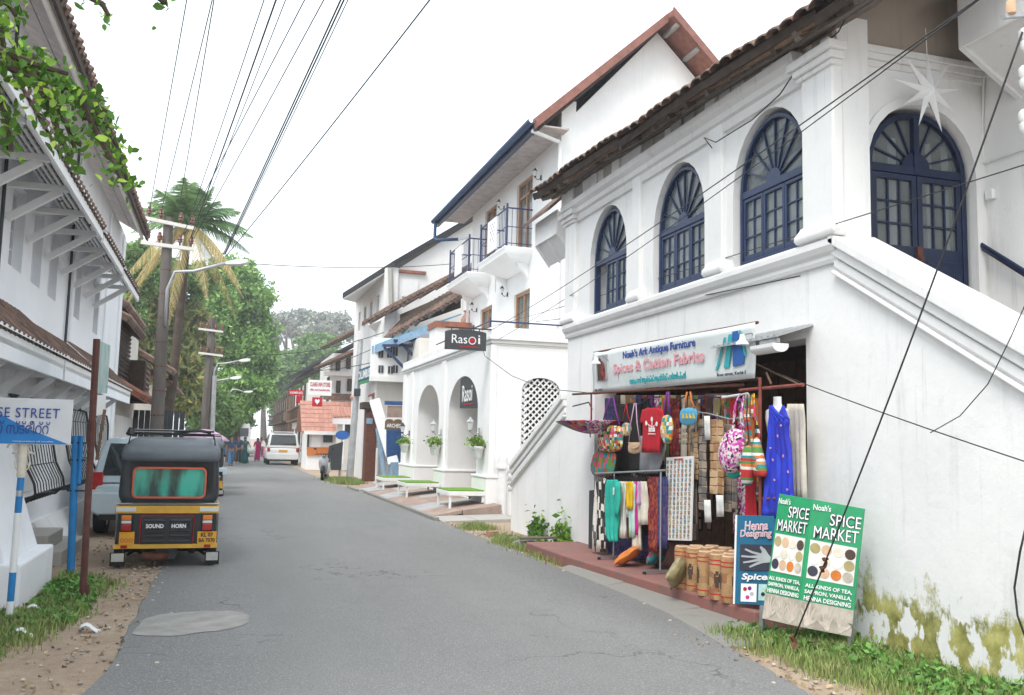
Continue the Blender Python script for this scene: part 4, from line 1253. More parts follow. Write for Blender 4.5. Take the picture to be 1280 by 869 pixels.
for a, b in ((972, 545), (976, 532), (985, 590), (968, 600), (979, 570), (963, 560), (984, 612), (966, 575)):
    p = P_(a, b, 4.805); mb.box(p, (.006, .016, .016), (RND.uniform(0, 3), 0, 0)); mb.box(p, (.005, .026, .007), (RND.uniform(0, 3), 0, 0))
mb.build('flower_print', 'ink_pink', t)
hung('cream_gown', 'cream gown hanging against the pillar right of the blue dress', 'dress', [(505, 984, 1004), (530, 982, 1005), (570, 985, 1006), (630, 986, 1006)], 5.0, 'cl_cream', .018, 4)
# dark board at the left end
mb = MB(); a, b = P_(732, 690, 4.98), P_(748, 690, 4.98)
mb.prism([(a.y, .16), (b.y, .16), (b.y, P_(748, 611, 4.98).z), (a.y, P_(732, 613, 4.98).z)], 'x', 5.02, 5.06)
o = mb.build('dark_board', 'charcoal', bev=.004); tag(o, 'plain charcoal board leaning at the left end of the shop', 'board')

# --- clothes rack
XR = 4.86
t = thing('clothes_rack', 'chrome clothes rack standing on the red step', 'rack', (XR, 11.3, .16))
mb = MB(); mb.tube([P_(744, 592, XR), P_(832, 588, XR)], .013, 8); mb.build('rail', 'steel', t)
for x in (768, 826):
    p = P_(x, 590, XR)
    mb = MB(); mb.tube([p, (p.x, p.y, .2)], .012, 8); mb.bar((p.x - .2, p.y, .19), (p.x + .2, p.y, .19), .03, .03); mb.build('upright', 'steel', t)
    for s in (-.2, .2):
        mb = MB(); mb.lathe([(.02, 0), (.024, .015), (.02, .03)], (p.x + s, p.y, .16), 8); mb.build('castor', 'rubber', t)
G = 'garments on the clothes rack'
hung('skirt', 'black and white ikat skirt at the left end of the rack', 'skirt', [(598, 746, 757), (620, 744, 757), (650, 742, 757), (690, 741, 755)], XR, 'ikat', .02, 3, group=G)
t = thing('kurta', 'turquoise kurta facing the street on the rack', 'kurta', P_(764, 677, XR - .08), 0, G)
mb = MB(); drape(mb, [(600, 759, 772), (606, 757, 774), (625, 757, 773), (650, 756, 773), (668, 757, 772), (677, 763, 772)], XR - .08, .02, 3, 1.1); mb.build('body', 'cl_teal', t, smooth='all', solid=.03, fix=False)
mb = MB(); drape(mb, [(603, 770, 775), (625, 769, 775), (645, 769, 773)], XR - .11, .008, 1, .2); mb.build('sleeve', 'cl_teal', t, smooth='all', solid=.02, fix=False)
mb = MB(); p = P_(767, 614, XR - .125); mb.box(p, (.004, .035, .09)); mb.build('price_tag', 'white_paint', t)
for i, (x0, x1, y1, m, lab, cat) in enumerate((
        (774, 779, 672, 'cl_cream', 'cream top squeezed next to the turquoise kurta', 'top'),
        (778, 783, 673, 'cl_white', 'long white top left of the yellow ones', 'top'),
        (781, 787, 647, 'cl_white', 'short white blouse hanging left of the yellow top', 'blouse'),
        (785, 791, 637, 'cl_yellow', 'yellow cotton top on the rack', 'top'),
        (788, 794, 672, 'cl_mint', 'pale mint top right of the yellow one', 'top'),
        (794, 800, 669, 'cl_magenta', 'magenta tunic on the rack', 'tunic'),
        (798, 802, 632, 'cl_lightpink', 'lilac blouse between the magenta and cream tops', 'blouse'),
        (799, 808, 656, 'cl_cream', 'wide cream blouse at the right end of the light garments', 'blouse'),
        (781, 786, 673, 'cl_yellow', 'longer mustard yellow skirt under the white blouse', 'skirt'),
        (790, 802, 688, 'cl_cream', 'long cream skirt hanging below the magenta tunic', 'skirt'))):
    xx = XR - .02 + .02 * (i % 3) + (.05 if i >= 8 else 0)
    top = 602 if i < 8 else 640
    hung('garment', lab, cat, [(top, x0, x1 - 1.5), (top + 8, x0 - .6, x1), ((top + y1) / 2, x0 - .4, x1 - .3), (y1, x0, x1 - .5)], xx, m, .02, 1.5, .03, G)
hung('saree', 'dark red printed saree hung full length beside the postcards', 'saree', [(596, 809, 824), (620, 810, 824), (660, 811, 823), (690, 812, 823)], XR + .05, 'dark_red_print', .02, 4, .02, G)
hung('saree', 'dark blue printed saree at the far right of the rack', 'saree', [(596, 824, 833), (640, 824, 833), (688, 823, 832)], XR + .05, 'dark_blue_print', .02, 3, .02, G)
hung('shawl', 'dark bundled shawls in the shadow under the rack', 'shawl', [(670, 757, 812), (685, 758, 812), (700, 760, 810)], XR + .2, 'dark_blue_print', .04, 6, .02, G)
t_ = bpy.data.objects['clothes_rack']
for k in range(15):
    p = P_(758 + k * 3.6, 591, XR); mb = MB(); mb.tube([p + Vector((0, 0, .012)), p + Vector((0, 0, -.05)), p + Vector((-.1, 0, -.11))], .0045, 5); mb.tube([p + Vector((0, 0, -.05)), p + Vector((.1, 0, -.11))], .0045, 5); mb.build('hanger', 'black', t_)
# --- postcard board
t = thing('postcard_rack', 'tall white board covered with rows of small postcards and magnets', 'postcard rack', P_(850, 675, 4.96))
a, b, c, d = P_(833, 572, 4.98), P_(866, 570, 4.94), P_(863, 676, 4.90), P_(831, 675, 4.94)
mb = MB(); n_ = Vector((.02, 0, 0)); mb.add([d, c, b, a, d + n_, c + n_, b + n_, a + n_], [(0, 1, 2, 3), (7, 6, 5, 4), (0, 4, 5, 1), (1, 5, 6, 2), (2, 6, 7, 3), (3, 7, 4, 0)]); mb.build('board', 'white_paint', t)
mb = MB()
for r in range(17):
    for k in range(7):
        u, v = (k + .5) / 7, (r + 1.1) / 18
        p = a.lerp(b, u).lerp(d.lerp(c, u), v) - Vector((.004, 0, 0)); mb.box(p, (.008, .046 * RND.uniform(.8, 1), .044 * RND.uniform(.8, 1)), (RND.uniform(-.15, .15), 0, 0))
o = mb.build('postcards', 'postcards', t); o['kind'] = 'stuff'
text('FRIDGE MAGNET', 'cl_red', a.lerp(b, .5) - Vector((.004, 0, .03)), b - a, UP, h=.022, wd=.24, parent=t)
t2 = thing('picture_rack', 'dark low rack of small framed pictures at the back of the shop', 'rack', (5.35, 9.6, .5))
for k in range(8):
    mb = MB(); p = P_(875 + (k % 2) * 12, 610 + (k // 2) * 15, 5.3); mb.box(p, (.015, .11, .15)); f_ = mb.build('frame', 'black', t2)
    mb = MB(); mb.box(p - Vector((.008, 0, 0)), (.006, .08, .11)); mb.build('picture', 'wallet_grey', f_)

# --- cushions
def cushion(name, label, c, w_, h_, d_, rot, mat):
    mb = MB()
    def fn(s):
        def g(u, v):
            a, b = 2 * u - 1, 2 * v - 1
            e = max(0, (1 - abs(a) ** 3) * (1 - abs(b) ** 3))
            k = 1 - .10 * (1 - abs(a)) * abs(b) ** 4 - 0
            k2 = 1 - .10 * (1 - abs(b)) * abs(a) ** 4
            return (a * w_ / 2 * k2, s * d_ / 2 * e ** .5 + .006 * sin(a * 9 + b * 5), b * h_ / 2 * k)
        return g
    mb.grid(fn(1), 12, 12); mb.grid(fn(-1), 12, 12)
    mb.xf(Matrix.Translation(c) @ Euler(rot).to_matrix().to_4x4())
    o = mb.build(name, mat, smooth='all', fix=True)
    return tag(o, label, 'cushion')
p = sight(786, 694, 'z', .29); cushion('cushion', 'shiny orange satin cushion lying on the red step', p, .42, .34, .12, (.95, 0, .9), 'cl_orange')
p = sight(822, 692, 'z', .33); cushion('cushion', 'teal embroidered cushion propped beside the jute bags', p, .40, .32, .12, (.35, .2, .75), 'teal_embroid')
p = sight(846, 716, 'z', .33); cushion('cushion', 'gold brown satin cushion slumped in front of the jute bags', p, .30, .30, .12, (.5, .5, .9), 'gold_satin')

# --- printed jute drums
def jute(label, loc, rz, first=[None]):
    if first[0] is None:
        t = thing('jute_drum', label, 'jute drum', loc, rz, 'printed jute drums on the red step', local=True)
        mb = MB(); mb.lathe([(.078, 0), (.083, .03), (.081, .2), (.083, .38), (.080, .415)], (0, 0, 0), 18); mb.build('side', 'jute_print', t, smooth=True)
        mb = MB()
        for k in range(4): mb.lathe([(.070 - k * .018, .415), (.074 - k * .018, .424), (.066 - k * .018, .432)], (0, 0, 0), 14)
        mb.build('coiled_lid', 'cl_tan', t)
        mb = MB()
        for z in (.05, .33, .37):
            mb.lathe([(.0845, z), (.0845, z + .010)], (0, 0, 0), 18)
        mb.build('printed_band', 'cl_red', t)['kind'] = 'stuff'
        mb = MB()
        for a in range(3):
            an = a * 2.1 + .4
            for (u, z, w_, h_) in ((0, .12, .035, .10), (0, .235, .02, .03), (-.02, .16, .014, .09), (.022, .17, .012, .08), (0, .26, .03, .012)):
                q = an + u / .084
                mb.box((cos(q) * .0835, sin(q) * .0835, z + h_ / 2), (.004, w_, h_), (0, 0, q))
        mb.build('printed_figure', 'cl_brown', t)['kind'] = 'stuff'
        first[0] = t
        return t
    c = dup(first[0], None, loc, rz); c['label'] = label
    return c
spots = [(853, 735), (867.5, 738), (882, 744), (897, 749), (912, 753)]
names = ['leftmost printed jute drum in the front row behind the gold cushion', 'second printed jute drum from the left in the front row', 'middle printed jute drum of the front row', 'second jute drum from the blue henna board in the front row', 'printed jute drum of the front row right against the henna board']
for i, (a, b) in enumerate(spots):
    p = sight(a, b, 'z', .16)
    jute(names[i], p, RND.uniform(0, 6))
    for r in (1, 2):
        jute('printed jute drum in the %s row, %s' % (('middle', 'back')[r - 1], ('left end', 'second from the left', 'centre', 'second from the right', 'right end')[i]), p + Vector((.175 * r, .04 * (r % 2) + RND.uniform(-.02, .02), 0)), RND.uniform(0, 6))

# --- shop banner
t = thing('shop_banner', 'long pale banner with blue and pink lettering above the shop front', 'sign', P_(843, 490, 4.9))
c0, c1, c2, c3 = P_(741, 492, 4.95), P_(945, 473, 4.88), P_(945, 403, 4.84), P_(741, 441, 4.91)
def BN(u, v, w_=0):
    p = c0.lerp(c1, u).lerp(c3.lerp(c2, u), v)
    return p + Vector((-w_ + .008 * sin(u * 17) + .006 * sin(v * 7 + u * 5), 0, 0))
mb = MB(); mb.grid(lambda u, v: BN(u, v), 40, 8); mb.build('cloth', 'banner_cloth', t, solid=.006, smooth='all', fix=False)
mb = MB(); mb.tube([c3 + Vector((.02, 0, 0)), c2 + Vector((.02, 0, 0))], .015, 6); mb.tube([c0 + Vector((.02, 0, 0)), c1 + Vector((.02, 0, 0))], .015, 6); mb.build('frame', 'rust', t)
bd = (c1 - c0).normalized(); bh = (c3 - c0).length; bw = (c1 - c0).length
def btext(s, mat, u, v, h, wd, **k): return text(s, mat, BN(u, v, .022), bd, UP, h=h, wd=wd, parent=t, depth=.006, **k)
btext("Noah's Ark Antique Furniture", 'ink_blue', .485, .80, .125, bw * .46, bold=.015)
btext('Spices & Cotton Fabrics', 'ink_pink', .475, .50, .17, bw * .58, bold=.02)
btext('നോഹസ് ആർക്ക് ആന്റിക് ഫർണിച്ചർ', 'ink_teal', .49, .19, .10, bw * .36, bold=.01)
btext('Rose street, Kochi-1', 'ink_dark', .90, .12, .04, bw * .13)
btext('Ph: 2217 xxxx'[:8], 'ink_dark', .06, .07, .03, bw * .06)
def bquad(name, mat, pts, w_):
    mb = MB(); n = len(pts)
    mb.add([BN(u, v, w_) for u, v in pts] + [BN(u, v, w_ - .006) for u, v in pts], [tuple(range(n)), tuple(range(2 * n - 1, n - 1, -1))] + [(i, (i + 1) % n, n + (i + 1) % n, n + i) for i in range(n)]); return mb.build(name, mat, t)
bquad('emblem', 'ink_cyan', [(.86, .25), (.885, .25), (.905, .86), (.885, .86)], .018)
bquad('emblem', 'ink_royal', [(.905, .25), (.955, .28), (.955, .40), (.93, .90), (.905, .90)], .020)
bquad('emblem', 'ink_cyan', [(.82, .22), (.83, .22), (.87, .82), (.862, .82)], .018)
bquad('emblem', 'ink_cyan', [(.955, .42), (.965, .42), (.942, .90), (.935, .90)], .018)
bquad('photo_print', 'ink_grey', [(.035, .30), (.125, .30), (.125, .90), (.035, .90)], .016)
bquad('photo_print', 'cl_brown', [(.05, .30), (.08, .30), (.085, .75), (.065, .85), (.05, .7)], .022)
bquad('photo_print', 'dark_red_print', [(.078, .30), (.112, .30), (.11, .62), (.095, .75), (.08, .6)], .025)
for a, b, lab in ((948, 411, 'small white spotlight clipped to the right end of the banner'), (745, 455, 'small white spotlight clipped to the left end of the banner')):
    p = P_(a - 20 if a > 900 else a, b + 20 if a > 900 else b, 4.72)
    l = thing('spot_lamp', lab, 'lamp', p, 0, 'banner spotlights')
    mb = MB(); mb.lathe([(.065, 0), (.06, .02), (.03, .05), (.022, .10)], p, 12); mb.build('shade', 'white_gloss', l, smooth=True)
    mb = MB(); mb.tube([p + Vector((0, 0, .09)), p + Vector((.1, 0, .12)), p + Vector((.18, 0, .05))], .008, 6); mb.build('arm', 'steel', l)
# tube lamp cover under the lean-to
t = thing('lamp_housing', 'white curved lamp housing under the small metal lean-to', 'lamp', P_(960, 440, 4.86))
mb = MB()
pc = P_(962, 434, 4.84)
mb.prism([(pc.x + .085 * cos(pi * k / 10 - .2), pc.z + .06 * sin(-pi * k / 10 + .2)) for k in range(11)] + [(pc.x - .085, pc.z + .02), (pc.x + .085, pc.z + .02)], 'y', pc.y - .18, pc.y + .2)
mb.build('reflector', 'white_gloss', t)
mb = MB(); mb.box(pc + Vector((0, 0, .05)), (.03, .3, .04)); mb.build('bracket', 'galv', t)

# --- henna board
M('henna_teal', (.01, .13, .24), .45, .15); M('hand_grey', (.42, .45, .46), .6, .2)
t = thing('henna_board', 'dark teal henna board with a pale hand, propped on the step', 'sign', sight(941, 754, 'z', .18))
q0, q1, q2, q3 = sight(918, 755, 'z', .165), sight(966, 757, 'y', 7.32), sight(970, 645, 'y', 7.40), sight(921, 644, 'y', 7.72)
q0 = sight(918, 755, 'y', 7.66)
def quadmap(q0, q1, q2, q3):
    n = (q1 - q0).cross(q3 - q0).normalized()
    return lambda u, v, w_=0: q0.lerp(q1, u).lerp(q3.lerp(q2, u), v) + n * w_
def plate(mp, name, mat, pts, w0, w1, parent, bev=0):
    mb = MB(); n = len(pts)
    mb.add([mp(u, v, w1) for u, v in pts] + [mp(u, v, w0) for u, v in pts], [tuple(range(n)), tuple(range(2 * n - 1, n - 1, -1))] + [(i, (i + 1) % n, n + (i + 1) % n, n + i) for i in range(n)])
    return mb.build(name, mat, parent, bev=bev)
R4 = lambda a, b, c, d: [(a, b), (c, b), (c, d), (a, d)]
HAND = [(.30, .0), (.45, -.02), (.62, .10), (.85, .22), (.98, .36), (.92, .40), (.74, .32), (.66, .34), (.74, .62), (.86, .86), (.80, .90), (.66, .66), (.58, .44), (.54, .70), (.56, 1.0), (.48, 1.0), (.46, .70), (.44, .44), (.34, .70), (.28, .94), (.21, .92), (.27, .64), (.33, .40), (.20, .58), (.08, .74), (.03, .69), (.14, .50), (.24, .30)]
def hand_pts(u0, v0, u1, v1, flip=False):
    return [((u0 + (u1 - u0) * ((1 - x) if flip else x)), v0 + (v1 - v0) * y) for x, y in HAND]
def plate_poly(mp, name, mat, pts, w0, w1, parent):
    tri = tessellate_polygon([[Vector((a, b, 0)) for a, b in pts]])
    mb = MB(); n = len(pts)
    mb.add([mp(u, v, w1) for u, v in pts], [tuple(x) for x in tri])
    return mb.build(name, mat, parent)
HM = quadmap(q0, q1, q2, q3)
plate(HM, 'panel', 'henna_teal', R4(0, 0, 1, 1), -.02, 0, t, .003)
plate(HM, 'edging', 'white_paint', R4(-.03, 0, .015, 1), -.022, .006, t)
hr = (q1 - q0); hu = (q3 - q0)
def ht(mp, r, u_, s, mat, u, v, h, wd, par, **k): return text(s, mat, mp(u, v, .008), r, u_, h=h, wd=wd, parent=par, depth=.003, **k)
ht(HM, hr, hu, 'Henna', 'ink_white', .52, .885, .085, hr.length * .62, t, bold=.025, shear=.15)
ht(HM, hr, hu, 'Designing', 'ink_white', .52, .785, .085, hr.length * .84, t, bold=.025, shear=.15)
ht(HM, hr, hu, 'Henna', 'ink_pink', .52, .885, .078, hr.length * .60, t, bold=-.008, shear=.15).location += Vector((-.002, -.003, 0))
ht(HM, hr, hu, 'Designing', 'ink_pink', .52, .785, .078, hr.length * .82, t, bold=-.008, shear=.15).location += Vector((-.002, -.003, 0))
plate(HM, 'photo_panel', 'ink_dark', R4(.12, .38, .97, .67), 0, .005, t)
plate_poly(HM, 'hand_print', 'hand_grey', [(.16 + .78 * (1 - y), .40 + .26 * x) for x, y in HAND][::-1], 0, .009, t)
ht(HM, hr, hu, 'Spices', 'ink_white', .58, .30, .075, hr.length * .80, t, bold=.03, shear=.2)
plate(HM, 'photo_panel', 'ink_white', R4(.17, .03, .58, .23), 0, .005, t); plate(HM, 'photo_panel', 'cl_mint', R4(.63, .05, .97, .23), 0, .005, t)
for u, v, m in ((.28, .17, 'cl_red'), (.40, .18, 'cl_purple'), (.35, .08, 'cl_magenta'), (.46, .12, 'ink_grey'), (.75, .12, 'cl_black'), (.85, .16, 'cl_orange')):
    plate(HM, 'spice_print', m, [(u + .05 * cos(k * pi / 5), v + .022 * sin(k * pi / 5)) for k in range(10)], .004, .008, t)

# --- spice market board
M('board_green', (.015, .30, .12), .5, .2, 6); M('paper_white', (.70, .70, .66), .6, .1); M('photo_beige', (.52, .47, .40), .7, .45, 9, col2=(.30, .26, .21)); M('hand_beige', (.60, .52, .44), .7, .35, 14)
t = thing('spice_board', 'big folding green SPICE MARKET board standing on the grass by the wall', 'sign', (4.85, 6.9, 0))
TL, TF, TR_ = sight(974, 617, 'y', 6.98), sight(1015, 624, 'y', 6.70), sight(1081, 636, 'y', 6.36)
BL, BF, BR = sight(953, 773, 'y', 6.94), sight(997, 783, 'y', 6.64), sight(1064, 796, 'y', 6.32)
for k, (q0, q1, q2, q3) in enumerate(((BL, BF, TF, TL), (BF, BR, TR_, TF))):
    SM = quadmap(q0, q1, q2, q3)
    pn = plate(SM, 'panel', 'board_green', R4(0, 0, 1, 1), -.018, 0, t, .003)
    r, u_ = q1 - q0, q3 - q0
    W_ = r.length; H_ = u_.length
    ht(SM, r, u_, "Noah's", 'ink_white', .22, .945, .05, W_ * .34, pn, bold=.01)
    for dd, m, b_ in ((0, 'ink_dark', .05), (.003, 'ink_white', .0)):
        o = text('SPICE', m, SM(.68, .87, .006 + dd), r, u_, h=.095, wd=W_ * .58, parent=pn, depth=.002, bold=b_)
        o = text('MARKET', m, SM(.53, .755, .006 + dd), r, u_, h=.095, wd=W_ * .84, parent=pn, depth=.002, bold=b_)
    plate(SM, 'spice_panel', 'paper_white', R4(.06, .38, .94, .68), 0, .005, pn)
    cols = ['cl_gold', 'cl_tan', 'cl_cream', 'cl_brown', 'paper_white', 'cl_cream', 'cl_white', 'cl_gold', 'ink_dark', 'cl_tan', 'cl_orange', 'photo_beige']
    for j in range(12):
        cx_, cy_ = .17 + .22 * (j % 4), .62 - .09 * (j // 4)
        plate(SM, 'spice_bowl', cols[j], [(cx_ + .10 * cos(a * pi / 7), cy_ + .041 * sin(a * pi / 7)) for a in range(14)], .004, .009, pn)
    for j, s in enumerate(('ALL KINDS OF TEA,', 'SAFFRON, VANILLA,', 'HENNA DESIGNING')):
        ht(SM, r, u_, s, 'ink_white', .5, .325 - .048 * j, .036, W_ * .88, pn, bold=.02)
    plate(SM, 'photo_strip', 'photo_beige', R4(0.0, 0.0, 1.0, .20), 0, .005, pn)
    for a, b, fl in ((.02, .36, False), (.36, .68, True), (.66, .99, False)):
        plate_poly(SM, 'hand_print', 'hand_beige', hand_pts(a, .01, b, .19, fl), 0, .009, pn)
for p in (BL, BR):
    for s in (0,):
        mb = MB(); mb.bar(p + Vector((.015, .02, .1)), Vector((p.x + .01, p.y + .03, -.03)), .035, .035); mb.build('leg', 'steel', t)
mb = MB(); mb.bar(BL + Vector((.02, .05, .02)), BR + Vector((.02, .05, .02)), .03, .03); mb.build('brace', 'steel', t)
# ------------------------------------------------------------------ restaurant porch with arches
PX_ = 5.8
rs = thing('restaurant_porch', 'white restaurant porch with two tall street arches and a lattice window', 'building', (6.7, 25.5, 0))
mb = MB()
wall(mb, 'x', [(20.25, -.1), (30.98, -.1), (30.98, 4.05), (20.25, 4.05)], [arch(22.9, 1.5, .28, 2.42, .89, 22), arch(27.1, 1.5, .28, 2.42, .89, 22)], PX_, PX_ + .85)
mb.build('arcade_wall', 'plaster_soft', rs, smooth=True)
mb = MB()
wall(mb, 'y', [(PX_ + .002, -.1), (7.75, -.1), (7.75, 4.05), (PX_ + .002, 4.05)], [arch(6.98, .47, .95, 2.85, .30)], 20.19, 20.42)
mb.build('side_wall', 'plaster_soft', rs)
mb = MB(); mb.bx(PX_ + .02, 7.7, 30.72, 31.0, -.1, 4.05); mb.build('side_wall', 'plaster_soft', rs)
mb = MB()
for d, a, b in ((.03, 3.86, 3.90), (.06, 3.90, 3.98), (.11, 3.98, 4.07), (.07, 4.07, 4.27)):
    mb.bx(PX_ - d, 7.9, 20.2 - d, 31.0 + d, a, b)
mb.build('cornice', 'trim', rs, bev=.012)
for a, b, o_ in ((20.17, 20.75, .05), (24.75, 25.25, .05), (29.3, 29.8, .05), (30.5, 31.03, .05)):
    mb = MB(); mb.bx(PX_ - o_, PX_ + .1, a, b, .2, 3.86); mb.build('pilaster', 'plaster_soft', rs, bev=.015)
for a, b in ((20.12, 21.45), (24.35, 25.65), (28.55, 31.05)):
    mb = MB(); mb.bx(PX_ - .10, PX_ + .90, a, b, -.05, .82); mb.bx(PX_ - .12, PX_ + .92, a - .02, b + .02, .82, .88); mb.build('pier_base', 'plaster_soft', rs, bev=.02)
mb = MB(); mb.bx(PX_ + .05, 7.6, 20.3, 30.9, .0, .30); mb.build('porch_floor', 'slab_pink', rs)
mb = MB(); mb.bx(PX_ + .02, 7.6, 20.3, 30.9, 3.80, 3.88); mb.build('porch_ceiling', 'plaster_soft', rs)
mb = MB(); mb.bx(PX_ - .02, PX_ + .4, 21.4, 24.4, -.02, .24); mb.build('door_step', 'slab_pink', rs, bev=.015)
def lattice(mb, mp, u0, u1, v0, v1, pitch, th):
    n = int((u1 - u0 + v1 - v0) / pitch) + 1
    for k in range(n):
        s = k * pitch
        a = (u0 + max(0, s - (v1 - v0)), v0 + min(s, v1 - v0)); b = (u0 + min(s, u1 - u0), v0 + max(0, s - (u1 - u0)))
        if abs(a[0] - b[0]) > .02:
            mb.bar(mp(*a, .0), mp(*b, .0), th, .02, Vector(mp(0, 0, 1)) - Vector(mp(0, 0, 0)))
            mb.bar(mp(u0 + u1 - a[0], a[1], .022), mp(u0 + u1 - b[0], b[1], .022), th, .02, Vector(mp(0, 0, 1)) - Vector(mp(0, 0, 0)))
mb = MB(); lattice(mb, mpy(20.26, 6.98), -.47, .47, .95, 3.12, .15, .036); mb.build('lattice', 'white_paint', rs)
mb = MB(); mb.bx(6.2, 7.6, 20.46, 20.48, .5, 3.6); mb.build('lattice_shade_sheet', 'black', rs)  # black sheet standing in for the shade seen through the lattice holes
mb = MB(); lattice(mb, lambda u, v, w_: (7.2 - w_, 27.5 + u, v), -1.2, 1.2, .3, 3.2, .17, .06); mb.build('lattice', 'white_paint', rs)
mb = MB(); mb.prism([(22.0, .3)] + [(22.0 + .7 - .7 * cos(pi * k / 12), 2.2 + .8 * sin(pi * k / 12)) for k in range(13)] + [(23.4, .3)], 'x', 7.36, 7.42); mb.build('inner_door', 'charcoal', rs)
mb = MB(); mb.bx(7.1, 7.16, 21.5, 21.62, .3, 3.0); mb.bx(7.1, 7.16, 23.4, 23.5, .3, 3.0); mb.build('door_post', 'door_wood', rs)
for z0, z1, r in ((.0, 1.05, .10), (1.05, 1.12, .15), (1.12, 1.28, .12), (1.28, 1.33, .10)):
    mb = MB(); mb.lathe([(r, z0), (r, z1)], (6.05, 20.05, 0), 12); mb.build('drain_pipe', 'white_paint', rs, smooth=True)
mb = MB(); mb.tube([(6.05, 20.05, .3), (6.0, 20.0, .12), (5.9, 19.9, .02)], .05, 8); mb.build('drain_elbow', 'charcoal', rs)
mb = MB(); mb.tube([(5.75, 20.3, 4.42), (7.55, 20.3, 4.42)], .02, 6); mb.tube([(5.75, 20.3, 4.42), (5.75, 26, 4.42)], .02, 6)
for y in (20.3, 21.8, 23.3, 24.8): mb.tube([(5.75, y, 4.25), (5.75, y, 4.5)], .02, 6)
mb.build('terrace_rail', 'rail_navy', rs)
mb = MB(); mb.add([(6.05, 24.38 - .02, 2.5)], []); mb = MB()
pts = [(22.9 + 1.46 * cos(pi * k / 22), 2.42 + .86 * sin(pi * k / 22)) for k in range(0, 14)]
pts = [p for p in pts if True] + [(pts[-1][0], 2.50), (24.3, 2.44)]
pts2 = [(45.8 - y, z) for y, z in pts]
mb.prism(pts2, 'x', 5.83, 5.87)
o = mb.build('arch_sign', 'charcoal', rs); o['label'] = 'dark arched sign plate reading Rasoi in the near arch'
text('Rasoi', 'ink_white', (5.822, 22.55, 2.86), RT, UP, h=.42, wd=1.0, parent=o, bold=.01)
mb = MB(); mb.bx(5.815, 5.83, 21.95, 22.8, 2.56, 2.585); mb.build('underline', 'cl_red', o)
# hanging name board
t = thing('restaurant_sign', 'dark slate Rasoi board with rounded top projecting over the porch corner', 'sign', (5.12, 20.15, 3.7))
mb = MB()
hw_ = .48
mb.prism([(5.13 - hw_, 3.70), (5.13 + hw_, 3.70), (5.13 + hw_, 4.10)] + [(5.13 + hw_ * cos(pi * k / 12), 4.10 + .06 * sin(pi * k / 12)) for k in range(1, 12)] + [(5.13 - hw_, 4.10)], 'y', 20.12, 20.18)
mb.build('panel', 'charcoal', t, bev=.005)
text('Ras', 'ink_white', (4.98, 20.117, 3.945), (1, 0, 0), UP, h=.20, wd=.36, parent=t)
text('i', 'ink_white', (5.44, 20.117, 3.95), (1, 0, 0), UP, h=.20, wd=.045, parent=t)
mb = MB(); ring(mb, lambda u, v, w_: (5.28 + u, 20.12 - w_, 3.92 + v), [(.09 * cos(k * pi / 8), .09 * sin(k * pi / 8)) for k in range(16)], [(.07 * cos(k * pi / 8), .07 * sin(k * pi / 8)) for k in range(16)], 0, .006); mb.build('letter_ring', 'ink_white', t)
mb = MB(); mb.prism([(5.28 + .055 * cos(k * pi / 8), 3.92 + .055 * sin(k * pi / 8)) for k in range(16)], 'y', 20.112, 20.12); mb.build('letter_dot', 'cl_red', t)
mb = MB(); mb.bx(5.0, 5.42, 20.114, 20.12, 3.765, 3.785); mb.build('underline', 'cl_red', t)
mb = MB(); mb.bar((4.65, 20.15, 4.2), (5.8, 20.15, 4.2), .03, .03); mb.bar((4.8, 20.15, 4.2), (4.8, 20.15, 4.1), .02, .02); mb.bar((5.45, 20.15, 4.2), (5.45, 20.15, 4.1), .02, .02); mb.build('bracket', 'iron', t)
# lanterns
def lantern(label, p, out, mat='iron', s=1.0, group='wall lanterns'):
    p = Vector(p); out = Vector(out)
    t = thing('wall_lantern', label, 'lantern', p, 0, group)
    c = p + out * .26 * s
    mb = MB(); mb.lathe([(.05 * s, -.16 * s), (.095 * s, .06 * s)], c, 6); mb.build('glass_body', 'curtain', t)
    mb = MB(); mb.lathe([(.12 * s, .06 * s), (.04 * s, .15 * s), (.015 * s, .20 * s)], c, 6); mb.lathe([(.02 * s, -.22 * s), (.06 * s, -.16 * s)], c, 6); mb.build('cap', mat, t)
    mb = MB(); mb.tube([p + Vector((0, 0, -.22 * s)), p + out * .15 * s + Vector((0, 0, -.3 * s)), c + Vector((0, 0, -.2 * s))], .015 * s, 6); mb.box(p + Vector((0, 0, -.2 * s)), (.03, .1 * s, .2 * s) if abs(out.x) > .5 else (.1 * s, .03, .2 * s)); mb.build('arm', mat, t)
    return t
lantern('white lantern on the porch pier right of the near arch', (5.74, 21.0, 2.05), (-1, 0, 0), 'galv', .85)
lantern('white lantern between the two porch arches', (5.74, 25.0, 2.05), (-1, 0, 0), 'galv', .85)
lantern('black lantern at the far end of the porch', (5.74, 29.6, 2.05), (-1, 0, 0), 'iron', .85)
# planters
M('plant_yel', (.20, .34, .05), .7, .3, 4, island=.4)
def planter(label, y, leaves=True):
    t = thing('flower_box', label, 'planter', (5.6, y, 1.3), 0, 'planters on the porch piers')
    mb = MB(); mb.lathe([(.06, 0), (.10, .05), (.13, .20), (.17, .24), (.17, .29)], (5.62, y - .17, 1.25), 10, .8, 1); mb.build('bowl', 'white_paint', t, smooth=True)
    mb = MB(); mb.lathe([(.06, 0), (.10, .05), (.13, .20), (.17, .24), (.17, .29)], (5.62, y + .17, 1.25), 10, .8, 1); mb.build('bowl', 'white_paint', t, smooth=True)
    if leaves:
        leaf_mesh('leaves', 'plant_yel', [(5.62 + RND.gauss(0, .09), y + RND.gauss(0, .2), 1.62 + RND.gauss(0, .06)) for _ in range(420)], .05, t)
planter('pair of white bowls with yellow green plants on the near pier', 20.75)
planter('white bowls with trailing plants between the arches', 25.2)
planter('white bowls with drooping plant at the far pier', 29.7)
